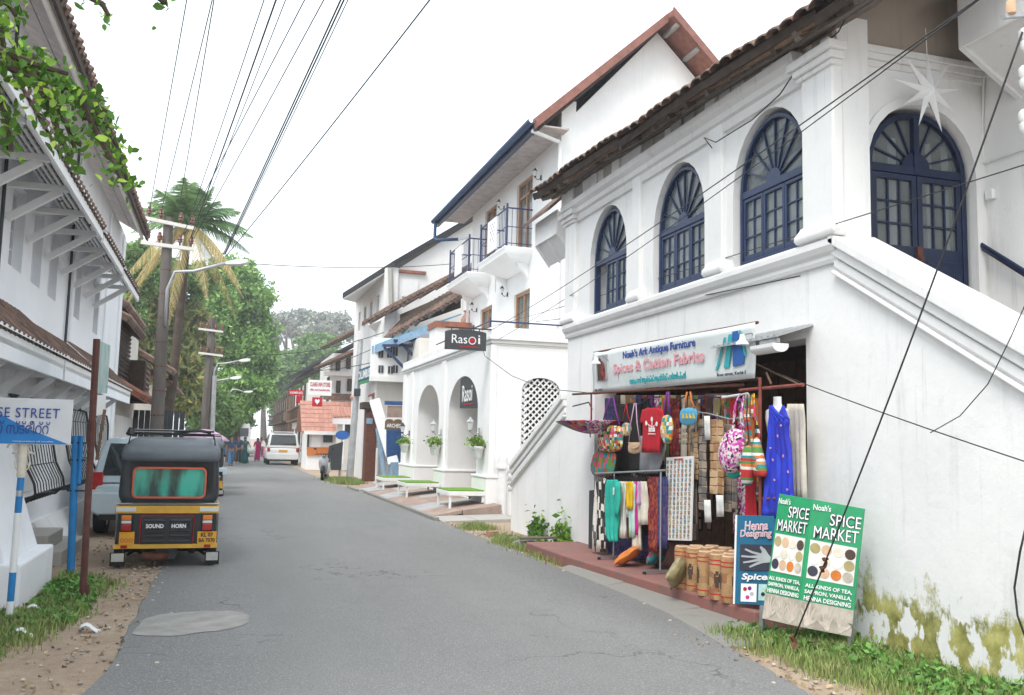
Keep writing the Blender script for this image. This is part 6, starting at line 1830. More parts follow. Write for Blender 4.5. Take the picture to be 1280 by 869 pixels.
for a, b in wins:
    mp = lambda u, v, w_: (XL - .16 + w_, u, v)
    mb = MB(); ring(mb, mp, [(a, 3.48), (b, 3.48), (b, 4.45), (a, 4.45)], [(a + .05, 3.53), (b - .05, 3.53), (b - .05, 4.40), (a + .05, 4.40)], 0, .06)
    m_ = (a + b) / 2; ub(mb, mp, m_ - .02, m_ + .02, 3.53, 4.40, .002, .05)
    w_ = mb.build('window', 'plaster_left', lh)
    mb = MB()
    for k in range(1, 4): v = 3.53 + .87 * k / 4; ub(mb, mp, a + .05, b - .05, v - .01, v + .01, .006, .045)
    mb.build('glazing_bar', 'white_paint', w_)
    for s in range(2):
        for r in range(4):
            u0, u1 = (a + .05, m_) if s == 0 else (m_, b - .05); v0, v1 = 3.53 + .87 * r / 4, 3.53 + .87 * (r + 1) / 4
            mb = MB(); mb.add([mp(u0, v0, .02), mp(u1, v0, .02), mp(u1, v1, .02), mp(u0, v1, .02)], [(0, 1, 2, 3)]); mb.build('pane', 'glass', w_, fix=False)
# window hoods: lath roof on timber brackets
def hood(y0, y1, zw, ze, xe, tile='tile_old'):
    x_w = XL + .005
    for k in range(6):
        f = k / 5
        x, z = x_w + (xe - x_w) * (f * .96 + .02), zw + (ze - zw) * (f * .96 + .02)
        mb = MB(); mb.bar((x, y0, z), (x, y1, z), .035, .03); mb.build('lath', 'white_paint', lh)
    mb = MB(); mb.prism([(x_w, zw + .045), (xe + .05, ze + .03), (xe + .05, ze + .06), (x_w, zw + .075)], 'y', y0 - .05, y1 + .05); mb.build('hood_deck', 'white_paint', lh)
    n = int((y1 - y0) / .2)
    mb = MB()
    for k in range(n):
        y = y0 + (k + .5) * (y1 - y0) / n
        for r in range(3):
            f0, f1 = 1.08 - r * .35, 1.08 - r * .35 - .4
            mb.tube([(x_w + (xe - x_w) * f0, y + RND.uniform(-.01, .01), zw + (ze - zw) * f0 + .07), (x_w + (xe - x_w) * max(0, f1), y, zw + (ze - zw) * max(0, f1) + .06)], .045, 6)
    o = mb.build('hood_tiles', tile, lh); o['kind'] = 'stuff'
    mb = MB(); mb.bx(xe - .015, xe + .02, y0 - .03, y1 + .03, ze - .10, ze + .015); mb.build('hood_fascia', 'white_paint', lh)
def bracket(y, zt, xe, drop, mat='white_paint', w_=.07):
    mb = MB(); mb.bx(XL, xe + .0, y - w_ / 2, y + w_ / 2, zt - .07, zt); br = mb.build('bracket', mat, lh, bev=.005)
    mb = MB(); mb.bar((XL + .02, y, zt - drop), (xe - .08, y, zt - .06), w_ * .9, .08); mb.build('strut', mat, br)
for i, (y0, y1) in enumerate(((5.0, 13.3), (13.45, 16.0), (16.15, 18.9))):
    hood(y0, y1, 4.82, 4.33 - .03 * i, -1.72)
y = 6.3
while y < 18.8:
    bracket(y, 4.34, -1.78, .42); y += 1.18
# main eave with panelled soffit
def SO(y, s, dz=0): return Vector((-1.85 - s * .88, y, 6.0 + s * .48 + dz))
y = 4.0
while y < 21.7:
    y1 = min(y + .62, 21.8)
    for s0, s1 in ((.06, .42), (.43, .79), (.80, 1.16)):
        mb = MB()
        q = [SO(y + .006, s0), SO(y1 - .006, s0), SO(y1 - .006, s1 - .006), SO(y + .006, s1 - .006)]
        mb.add(q + [p + Vector((.0, 0, .02)) for p in q], [(0, 1, 2, 3), (7, 6, 5, 4), (0, 4, 5, 1), (1, 5, 6, 2), (2, 6, 7, 3), (3, 7, 4, 0)])
        mb.build('soffit_panel', 'soffit_panel', lh)
    y = y1
mb = MB(); mb.prism([(-1.90, 6.05), (-1.83, 6.10), (-4.9, 8.2), (-4.9, 8.1), (-3.0, 6.75)], 'y', 3.9, 21.85); mb.build('roof_slope', 'timber_dark', lh)
mb = MB()
for k in range(86):
    yy_ = 3.95 + k * .209
    mb.tube([(-1.82 + RND.uniform(-.015, .015), yy_, 6.09), (-3.2, yy_, 7.1)], .06, 6)
o = mb.build('eave_tiles', 'tile_old', lh); o['kind'] = 'stuff'
mb = MB(); mb.bx(-1.90, -1.86, 3.9, 21.85, 5.97, 6.08); mb.build('eave_fascia', 'timber_dark', lh)
mb = MB(); mb.tube([(-1.97, 4, 5.99), (-1.97, 21.8, 5.99)], .035, 8); mb.build('conduit', 'plaster_cream', lh)
# lower tiled awning, in lengths
for i, (y0, y1) in enumerate(((5.0, 12.0), (12.15, 15.3), (15.45, 20.2))):
    hood(y0, y1, 2.95 - .05 * (i % 2), 2.47, -1.88, 'tile_old')
    mb = MB(); mb.bx(-1.90, -1.86, y0, y1, 2.24, 2.42); mb.build('awning_fascia', 'plaster_left', lh)
y = 8.2
while y < 20:
    bracket(y, 2.34, -1.92, .38, 'white_paint', .09); y += 1.35
# bellied iron window grilles
for gi, (a, b, c, d) in enumerate(low):
    fr_ = MB()
    n = int((b - a) / .17)
    prof = [(.02, 2.02), (.13, 1.98), (.17, 1.80), (.18, 1.5), (.24, 1.22), (.34, 1.02), (.36, .90), (.26, .80), (.02, .78)]
    for z_i in (2, 4, 6):
        fr_.tube([(XL + prof[z_i][0], a, prof[z_i][1]), (XL + prof[z_i][0], b, prof[z_i][1])], .007, 5)
    fr_.bar((XL + .02, a - .03, 2.04), (XL + .02, b + .03, 2.04), .03, .03)
    g = fr_.build('window_grille', 'iron', lh)
    for k in range(n + 1):
        y = a + (b - a) * k / n
        mb = MB(); mb.tube([(XL + x, y, z) for x, z in prof], .007 if k not in (0, n) else .016, 5, False); mb.build('grille_bar', 'iron', g, smooth='all', fix=False)
    mb = MB(); mb.bx(XL, XL + .012, a + .1, b - .1, c, d); mb.build('window_shutter', 'plaster_old', lh)
# battered pier and plinth block near the signs
mb = MB()
mb.loft([[(-2.7, 9.58, z), (x, 9.58 + e, z), (x, 11.1 - e, z), (-2.7, 11.1, z)] for x, e, z in ((-1.84, 0, .40), (-2.0, .02, .9), (-2.16, .05, 1.5), (-2.36, .08, 2.3))]); mb.build('buttress', 'plaster_left', lh, bev=.02)
mb = MB(); mb.bx(-2.7, -1.70, 9.50, 11.2, -.05, .41); mb.build('plinth_block', 'plaster_left', lh, bev=.025)
for x, y0, y1, h in ((-1.98, 12.6, 13.7, .36), (-1.80, 12.5, 14.4, .18)):
    mb = MB(); mb.bx(XL, x, y0, y1, -.02, h); mb.build('step', 'concrete', lh, bev=.015)
mb = MB(); mb.prism([(XL, -.05), (XL + .32, -.05), (XL + .05, .42), (XL, .42)], 'y', 13.75, 22.3); mb.build('sloping_plinth', 'plaster_old', lh)

# ------------------------------------------------------------------ houses beyond on the left
l2 = thing('lattice_house', 'old timber house with slatted screens and brown eaves beyond the left house', 'building', (-4, 27, 0))
mb = MB(); mb.bx(-7, -2.75, 23.2, 31.5, 0, 4.6); mb.build('wall', 'plaster_cream', l2)
for k in range(15):
    z = 2.75 + k * .115
    mb = MB(); mb.box((-2.62, 25.6, z), (.03, 4.0, .075), (0, .5, 0)); mb.build('slat', 'timber_dark', l2)
mb = MB(); mb.bx(-2.74, -2.68, 23.6, 27.6, 2.7, 4.5); mb.build('slat_backing', 'black', l2)
mb = MB(); mb.bx(-2.7, -2.2, 27.6, 29.4, 2.55, 3.7); mb.build('box_window', 'timber_dark', l2)
for k in range(7):
    mb = MB(); mb.bx(-2.19, -2.17, 27.7, 29.3, 2.65 + k * .15, 2.72 + k * .15); mb.build('slat', 'timber_mid', l2)
def eave_x(par, xe, ze, y0, y1, rise=1.1, run=1.6, mat='tile_old'):
    mb = MB(); mb.prism([(xe, ze), (xe, ze + .1), (xe - run, ze + rise + .1), (xe - run, ze + rise)], 'y', y0, y1); mb.build('roof_slope', mat, par)
    mb = MB(); n = int((y1 - y0) / .25)
    for k in range(n): mb.tube([(xe + .05, y0 + (k + .5) * .25, ze + .1), (xe - run, y0 + (k + .5) * .25, ze + rise + .1)], .09, 5)
    o = mb.build('tile_rolls', mat, par); o['kind'] = 'stuff'
eave_x(l2, -2.35, 4.3, 23.6, 28.5, 1.0, 2.0); eave_x(l2, -2.5, 4.75, 24.5, 30, 1.0, 1.8); eave_x(l2, -1.95, 2.45, 23.5, 31, .5, .8, 'tile_red')
l3 = thing('tiled_shed', 'low cream shed with tiled roof and plank doors left of the lamp pole', 'building', (-4, 36, 0))
mb = MB(); mb.bx(-6, -2.3, 33, 41.5, 0, 3.3); mb.build('wall', 'plaster_cream', l3)
eave_x(l3, -1.8, 3.25, 32.6, 42, 1.5, 2.6); eave_x(l3, -1.7, 3.6, 31.5, 33.5, .8, 1.4)
for k in range(9):
    mb = MB(); mb.bx(-2.3, -2.26, 36 + k * .45, 36.4 + k * .45, .2, 2.7); mb.build('door_plank', 'timber_grey', l3)
mb = MB(); mb.bx(-2.27, -2.24, 38, 38.7, 1.4, 2.3); mb.build('window', 'sheet_blue', l3)
mb = MB(); mb.bx(-2.8, -2.55, 22.5, 33, 0, 2.1); o = mb.build('compound_wall', 'plaster_soft'); tag(o, 'plain white compound wall running on past the left house', 'wall')
t = thing('sheet_gate', 'dark blue green corrugated gate panel behind the parked car', 'gate', (-2.2, 29, 0))
for k in range(9):
    mb = MB(); mb.bx(-2.55 + k * .16, -2.41 + k * .16, 29, 29.06, .3, 2.35); mb.build('sheet_rib', 'charcoal', t)

# ------------------------------------------------------------------ street signs on the left
M('sign_white', (.72, .73, .75), .45, .12, 4); M('sign_blue', (.01, .22, .60), .4, .15, 5); M('sign_teal', (.16, .36, .34), .7, .4, 6, col2=(.45, .50, .47)); M('post_blue', (.01, .22, .55), .55, .25, 7); M('post_rust', (.13, .045, .035), .8, .4, 9)
t = thing('street_name_sign', 'white and blue ROSE STREET name board on a striped pole', 'sign', (-1.655, 8.84, 0))
yS = 8.84
a, b = sight(88, 554, 'y', yS), sight(88, 500, 'y', yS)
xr, z0, z1 = a.x, 1.505, 1.90
xl = xr - 1.05
mb = MB(); mb.bx(xl, xr, yS, yS + .02, z0, z1); pn = mb.build('panel', 'sign_white', t, bev=.003)
mb = MB(); wv = xr - xl
mb.prism([(xl + .002, z0 + .002), (xr - .012, z0 + .006), (xr - wv * .32, z0 + .13), (xr - wv * .55, z0 + .26), (xr - wv * .66, z0 + .30), (xl + .002, z0 + .2)], 'y', yS - .004, yS); mb.build('blue_field', 'sign_blue', pn)
text('ROSE STREET', 'ink_blue', (xr - .10 - .315, yS - .008, z1 - .125), (1, 0, 0), UP, h=.085, wd=.63, parent=pn, bold=.0, track=1.1)
text('റോസ് സ്ട്രീറ്റ്', 'ink_blue', (xr - .17 - .31, yS - .008, z1 - .25), (1, 0, 0), UP, h=.115, wd=.62, parent=pn)
text('corporation of cochin', 'ink_white', (xr - wv * .28, yS - .008, z0 + .025), (1, 0, 0), UP, h=.018, wd=wv * .3, parent=pn)
lean = Vector((-.02, 0, 0))
pts = [Vector((-1.655, yS + .05, 0)), Vector((-1.645, yS + .05, 1.52))]
def seg(z): return pts[0].lerp(pts[1], z / 1.52)
for z0_, z1_, m in ((0, .18, 'white_paint'), (.18, .42, 'post_blue'), (.42, .92, 'white_paint'), (.92, 1.06, 'post_blue'), (1.06, 1.11, 'steel'), (1.11, 1.22, 'post_blue'), (1.22, 1.52, 'cl_cream')):
    mb = MB(); mb.tube([seg(z0_), seg(z1_)], .028 if m != 'cl_cream' else .036, 10, True); mb.build('pole_band', m, t, smooth=True)
for s in (-1, 1):
    mb = MB(); c = Vector((-1.645 + s * .08, yS + .05, 1.47))
    mb.tube([c + Vector((s * .045 * cos(k * .6), 0, .045 * sin(k * .6))) for k in range(9)], .009, 6); mb.tube([Vector((-1.645, yS + .05, 1.25)), Vector((-1.645 + s * .05, yS + .05, 1.30)), Vector((-1.645 + s * .06, yS + .05, 1.36))], .008, 6); mb.build('scroll', 'cl_cream', t, smooth='all')
# bright blue post
t = thing('blue_post', 'bright blue steel post with a short clamped upper piece', 'post', (-1.6, 11.8, 0))
mb = MB(); mb.tube([sight(88, 718, 'z', 0), sight(95, 545, 'y', 11.8)], .042, 12); mb.build('shaft', 'post_blue', t, smooth=True)
mb = MB(); mb.tube([sight(98.5, 605, 'y', 11.78), sight(102, 545, 'y', 11.78)], .026, 8); mb.build('upper_piece', 'post_blue', t, smooth=True)
for z in (.95, 1.3, 1.5):
    mb = MB(); p = sight(88, 718, 'z', 0).lerp(sight(95, 545, 'y', 11.8), z / 1.58); mb.tube([p + Vector((-.07, -.03, 0)), p + Vector((.12, -.03, .0))], .010, 6); mb.build('clamp', 'iron', t)
# brown post with faded green board
t = thing('green_board_sign', 'rusty brown post carrying a faded green notice board edge on', 'sign', (-1.215, 9.9, 0))
p0, p1 = sight(103, 752, 'z', 0), sight(121, 424, 'y', 9.9)
mb = MB(); mb.tube([p0, p1], .033, 8); mb.build('post', 'post_rust', t, smooth=True)
mb = MB(); mb.box(p0 + Vector((.03, 0, .08)), (.05, .05, .16)); mb.build('foot', 'post_rust', t)
q0, q1, q2, q3 = sight(119, 492, 'y', 9.95), sight(134, 492, 'y', 11.3), sight(138, 432, 'y', 11.3), sight(122, 425, 'y', 9.95)
BM = quadmap(q0, q1, q2, q3)
plate(BM, 'board', 'sign_teal', R4(0, 0, 1, 1), -.015, 0, t)
plate(BM, 'lower_board', 'plaster_old', R4(-.02, -.42, .92, -.03), -.012, 0, t)
mb = MB(); mb.bar(sight(131, 512, 'y', 10.6), sight(121, 575, 'y', 10.6), .03, .03); mb.build('rear_post', 'timber_mid', t)
# ------------------------------------------------------------------ vehicles
M('auto_black', (.016, .018, .02), .38, .25, 5); M('auto_yellow', (.75, .42, .04), .45, .25, 6); M('vinyl', (.03, .033, .038), .42, .3, 4, .25, 12, bdist=.02); M('vinyl_grey', (.14, .16, .18), .5, .25, 4, .2, 14, bdist=.015)
M('lamp_red', (.42, .01, .01), .2, .2, coat=.5); M('lamp_amber', (.75, .20, .01), .2, .2, coat=.5); M('lamp_clear', (.65, .65, .62), .15, .1); M('plate_yellow', (.80, .38, .01), .5, .1); M('orange_trim', (.65, .12, .05), .5, .2)
m, t_, b_ = mk('auto_pane_reflection')
c = ramp(t_, noise_tex(t_, 2.2, 3, .5, (2.2, 2.2, .7)), .38, .62, (.004, .035, .03), (.03, .42, .32))  # teal street reflection painted into the pane colour as soft blotches
t_.links.new(c, b_.inputs['Base Color']); b_.inputs['Roughness'].default_value = .06; b_.inputs['Specular IOR Level'].default_value = .7
M('flap_white', (.62, .62, .58), .6, .25, 9)

def rrect(hw, z0, z1, r, y, n=5, bulge=0, taper=1.0):
    """rounded rectangle ring in xz at depth y, taper = top width factor"""
    P = []
    for cx, cz, a0 in ((hw - r, z1 - r, 0), (-hw + r, z1 - r, pi / 2), (-hw + r, z0 + r, pi), (hw - r, z0 + r, 1.5 * pi)):
        for k in range(n + 1):
            a = a0 + pi / 2 * k / n
            x, z = cx + r * cos(a), cz + r * sin(a)
            f = (z - z0) / (z1 - z0)
            P.append((x * (1 + (taper - 1) * f), y - bulge * sin(pi * f), z))
    return P

def wheel(par, c, r, wd, ax='x', rim='steel', spokes=False):
    mb = MB()
    P = [(r * .62, -wd * .42), (r * .80, -wd * .5), (r * .95, -wd * .46), (r, -wd * .25), (r, wd * .25), (r * .95, wd * .46), (r * .80, wd * .5), (r * .62, wd * .42)]
    n = 22
    V = [(z, rr * cos(2 * pi * j / n), rr * sin(2 * pi * j / n)) for rr, z in P for j in range(n)]
    F = [(i * n + j, i * n + (j + 1) % n, ((i + 1) % len(P)) * n + (j + 1) % n, ((i + 1) % len(P)) * n + j) for i in range(len(P)) for j in range(n)]
    mb.add([Vector(v) + Vector(c) for v in V], F)
    w_ = mb.build('wheel', 'rubber', par, smooth=True)
    mb = MB()
    V = [(z, rr * cos(2 * pi * j / n), rr * sin(2 * pi * j / n)) for rr, z in ((.02, -wd * .2), (r * .3, -wd * .22), (r * .5, -wd * .38), (r * .63, -wd * .40), (r * .63, wd * .40), (r * .5, wd * .38), (r * .3, wd * .22), (.02, wd * .2)) for j in range(n)]
    F = [(i * n + j, i * n + (j + 1) % n, (i + 1) * n + (j + 1) % n, (i + 1) * n + j) for i in range(7) for j in range(n)]
    mb.add([Vector(v) + Vector(c) for v in V], F)
    mb.build('rim', rim, w_, smooth=True)
    return w_

def autorickshaw(label, loc, rz, body='auto_black', band='auto_yellow', hoodm='vinyl', full=True):
    t = thing('autorickshaw', label, 'autorickshaw', loc, rz, 'autorickshaws parked along the left', local=True)
    # lower tub, tapering forward
    mb = MB()
    mb.loft([rrect(.64, .30, .80, .07, 0.02, bulge=.02, taper=.985), rrect(.66, .27, .80, .08, .10), rrect(.66, .25, .78, .07, .9), rrect(.64, .25, .70, .07, 1.2), rrect(.56, .24, .62, .07, 1.75), rrect(.40, .26, .80, .08, 2.25), rrect(.28, .32, .92, .10, 2.5)])
    mb.build('tub', body, t, smooth=True)
    # hood
    mb = MB()
    mb.loft([rrect(.56, .86, 1.33, .10, .05, taper=.97), rrect(.615, .76, 1.40, .13, .02, taper=.955), rrect(.655, .745, 1.47, .17, .07, taper=.94), rrect(.665, .74, 1.53, .20, .22, taper=.925), rrect(.67, .74, 1.56, .20, .55, taper=.92), rrect(.67, .74, 1.57, .20, 1.2, taper=.92)], cap=True)
    hd = mb.build('hood', hoodm, t, smooth='all')
    mb = MB()
    rg = [rrect(.673, 1.28, 1.565, .20, y, taper=.925) for y in (.20, 1.2)]
    mb.loft([rrect(.60, 1.30, 1.42, .06, -.012, taper=.96), rrect(.658, 1.29, 1.485, .09, .05, taper=.95), rrect(.672, 1.28, 1.545, .14, .2, taper=.925), rrect(.676, 1.28, 1.58, .16, .6, taper=.925), rrect(.676, 1.28, 1.59, .16, 1.25, taper=.925)])
    mb.build('hood_top', 'vinyl_grey', t, smooth='all')
    mb = MB(); mb.loft([rrect(.60, 1.30, 1.56, .14, 1.2, taper=.92), rrect(.58, 1.24, 1.54, .16, 1.9, taper=.92), rrect(.54, 1.16, 1.44, .12, 2.2, taper=.92)]); mb.build('front_roof', hoodm, t, smooth='all')
    for s in (-1, 1):
        mb = MB(); mb.tube([(s * .60, 1.2, .75), (s * .58, 1.22, 1.4)], .02, 6); mb.tube([(s * .40, 2.42, .85), (s * .50, 2.12, 1.3)], .02, 6); mb.build('pillar', body, t)
    # rear window
    mb = MB()
    fr_o = rrect(.475, .845, 1.225, .07, 0); fr_i = rrect(.452, .867, 1.203, .055, 0)
    ring(mb, lambda u, v, w_: (u, -.018 - w_ + .03 * abs(v - 1.03) * 0, v), [(p[0], p[2]) for p in fr_o], [(p[0], p[2]) for p in fr_i], -.03, .012)
    rw = mb.build('rear_window', 'orange_trim', t)
    mb = MB(); mb.add([(p[0], -.006, p[2]) for p in fr_i], [tuple(range(len(fr_i)))]); mb.build('pane', 'auto_pane_reflection', rw)
    mb = MB(); mb.tube([(-.66, .02, .775), (.66, .02, .775)], .012, 6); mb.build('trim', 'steel', t)
    mb = MB(); mb.loft([rrect(.668, .665, .755, .02, -.015), rrect(.672, .665, .755, .02, .9)]); mb.build('waist_band', band, t, smooth=True)
    for s in (-1, 1):
        mb = MB(); mb.box((s * .53, -.022, .712), (.25, .012, .055)); mb.build('reflector', 'lamp_clear', t, bev=.004)
    # engine cover with louvres
    mb = MB(); ring(mb, lambda u, v, w_: (u, -.012 - w_, v), [(p[0], p[2]) for p in rrect(.345, .305, .645, .03, 0)], [(p[0], p[2]) for p in rrect(.335, .315, .635, .028, 0)], -.02, .006); mb.build('cover_line', 'cl_red', t)
    mb = MB(); mb.box((0, -.006, .46), (.66, .03, .34)); ec = mb.build('engine_cover', body, t, bev=.01)
    for s in (-1, 1):
        for k in range(5):
            mb = MB(); mb.prism([(-.022, .318 + k * .062), (-.050, .330 + k * .062), (-.022, .352 + k * .062)], 'x', s * .165 - .13, s * .165 + .13); mb.build('louvre', 'charcoal' if k != 3 else body, ec, bev=.004)
    if full:
        text('SOUND', 'ink_white', (-.155, -.055, .515), (1, 0, 0), UP, h=.05, wd=.225, parent=ec, bold=.04)
        text('HORN', 'ink_white', (.15, -.055, .515), (1, 0, 0), UP, h=.05, wd=.185, parent=ec, bold=.04)
    for s in (-1, 1):
        mb = MB(); mb.box((s * .515, -.02, .55), (.15, .06, .20)); tl = mb.build('tail_light', 'black', t, bev=.01)
        for z, h, m in ((.615, .06, 'lamp_amber'), (.563, .035, 'lamp_clear'), (.50, .08, 'lamp_red')):
            mb = MB(); mb.box((s * .515, -.052, z), (.125, .03, h)); mb.build('lens', m, tl, bev=.008)
        mb = MB(); mb.box((s * .50 + (.02 if s > 0 else 0), -.025, .37), (.25 if s > 0 else .19, .012, .15)); np_ = mb.build('number_plate', 'plate_yellow', t, bev=.003)
        if full and s > 0:
            text('KL 07', 'ink_dark', (.52, -.034, .405), (1, 0, 0), UP, h=.048, wd=.16, parent=np_, bold=.03)
            text('BA 7570', 'ink_dark', (.52, -.034, .34), (1, 0, 0), UP, h=.048, wd=.21, parent=np_, bold=.03)
        elif full:
            mb = MB()
            for k in range(3): ring(mb, lambda u, v, w_: (-.555 + k * .055 + u, -.033 - w_, .345 + v), [(.025 * cos(j * pi / 6), .025 * sin(j * pi / 6)) for j in range(12)], [(.016 * cos(j * pi / 6), .016 * sin(j * pi / 6)) for j in range(12)], 0, .003)
            o = mb.build('plate_marks', 'orange_trim', np_); o['kind'] = 'stuff'
    mb = MB(); mb.loft([rrect(.66, .245, .295, .015, -.03), rrect(.66, .245, .295, .015, .06)]); bp = mb.build('bumper', band, t, smooth=True)
    for s in (-1, 1):
        mb = MB(); mb.box((s * .53, -.036, .27), (.08, .012, .035)); mb.build('reflector', 'lamp_red', bp)
    # undercarriage
    wl = []
    for s in (-1, 1):
        wheel(t, (s * .60, .22, .2), .2, .11)
        mb = MB(); mb.box((s * .60, .0, .12), (.19, .012, .16), (.18, 0, 0)); mf = mb.build('mud_flap', 'black', t)
        mb = MB(); mb.box((s * .60, -.012, .14), (.155, .006, .10), (.18, 0, 0)); mb.build('white_patch', 'flap_white', mf)
        mb = MB(); mb.tube([(s * .60, .30 + .22 * cos(a), .2 + .24 * sin(a)) for a in [pi * k / 8 for k in range(9)]], .055, 6); mb.build('mudguard', body, t, smooth='all')
        mb = MB(); mb.tube([(s * .12, .28, .2), (s * .55, .22, .2)], .025, 8); mb.lathe([(.03, -.05), (.05, -.03), (.05, .03), (.03, .05)], (s * .33, .25, .2), 8); mb.build('drive_shaft', 'black', t, smooth=True)
        mb = MB(); mb.tube([(s * .2, .5, .3), (s * .5, .25, .14)], .02, 6); mb.build('suspension_arm', 'black', t)
    wheel(t, (0, 2.3, .2), .2, .10)
    mb = MB(); mb.loft([rrect(.13, .10, .26, .04, .12), rrect(.16, .10, .28, .05, .45)]); mb.build('gearbox', 'charcoal', t, smooth=True)
    mb = MB(); mb.tube([(-.30, .06, .15), (-.05, .08, .13), (.05, .2, .15)], .05, 10); mb.build('silencer', 'rust', t, smooth=True)
    # roof rack
    mb = MB()
    for y in (.12, 1.5): mb.tube([(-.58, y, 1.42), (-.54, y, 1.63), (.54, y, 1.63), (.58, y, 1.42)], .014, 6)
    for x in (-.52, .52): mb.tube([(x, .12, 1.63), (x, 1.5, 1.63)], .014, 6)
    mb.tube([(-.54, .12, 1.67), (.54, .12, 1.67)], .012, 6)
    mb.build('roof_rack', 'black', t)
    if full:
        mb = MB(); mb.box((-.12, .75, 1.67), (.86, .14, .035)); mb.build('rack_board', 'white_paint', t, bev=.008)
        mb = MB()
        mb.lathe([(.03, 0), (.06, .02), (.02, .10)], (-.55, .1, 1.60), 8); mb.tube([(.0, .5, 1.64), (.3, .55, 1.69), (.5, .6, 1.66)], .02, 6); mb.build('rack_bundle', 'black', t)
    # front end
    mb = MB(); mb.add([(-.42, 2.40, .92), (.42, 2.40, .92), (.46, 2.15, 1.30), (-.46, 2.15, 1.30)], [(0, 1, 2, 3)]); mb.build('windscreen', 'glass_car', t)
    mb = MB(); mb.lathe([(.02, 0), (.075, .02), (.08, .06)], (0, 0, 0), 12); mb.xf(Matrix.Translation((0, 2.56, .7)) @ Matrix.Rotation(pi / 2, 4, 'X')); mb.build('headlight', 'lamp_clear', t)
    mb = MB(); mb.bx(-.5, .5, .55, 1.0, .45, .58); mb.bx(-.5, .5, .35, .55, .5, 1.05); mb.build('seat', 'cl_brown', t, bev=.03)
    for s in (-1, 1):
        mb = MB(); mb.tube([(s * .48, 2.2, 1.0), (s * .66, 2.22, 1.05)], .008, 5); mb.box((s * .68, 2.2, 1.07), (.09, .02, .06)); mb.build('mirror', 'black', t)
    t.scale = (.9, 1, 1)
    return t
autorickshaw('black and yellow autorickshaw with SOUND HORN on its back, nearest in the street', (-.60, 12.15, .0), radians(1.0))
p = sight(274, 622, 'z', 0)
autorickshaw('second black and yellow autorickshaw half hidden in front of the nearest', (p.x - .52, p.y, 0), 0, full=False)
p = sight(279, 572, 'z', 0)
autorickshaw('small blue bodied autorickshaw waiting behind the walkers', (p.x - .1, p.y + 4, 0), radians(175), 'sign_blue', 'auto_yellow', 'auto_yellow', full=False)

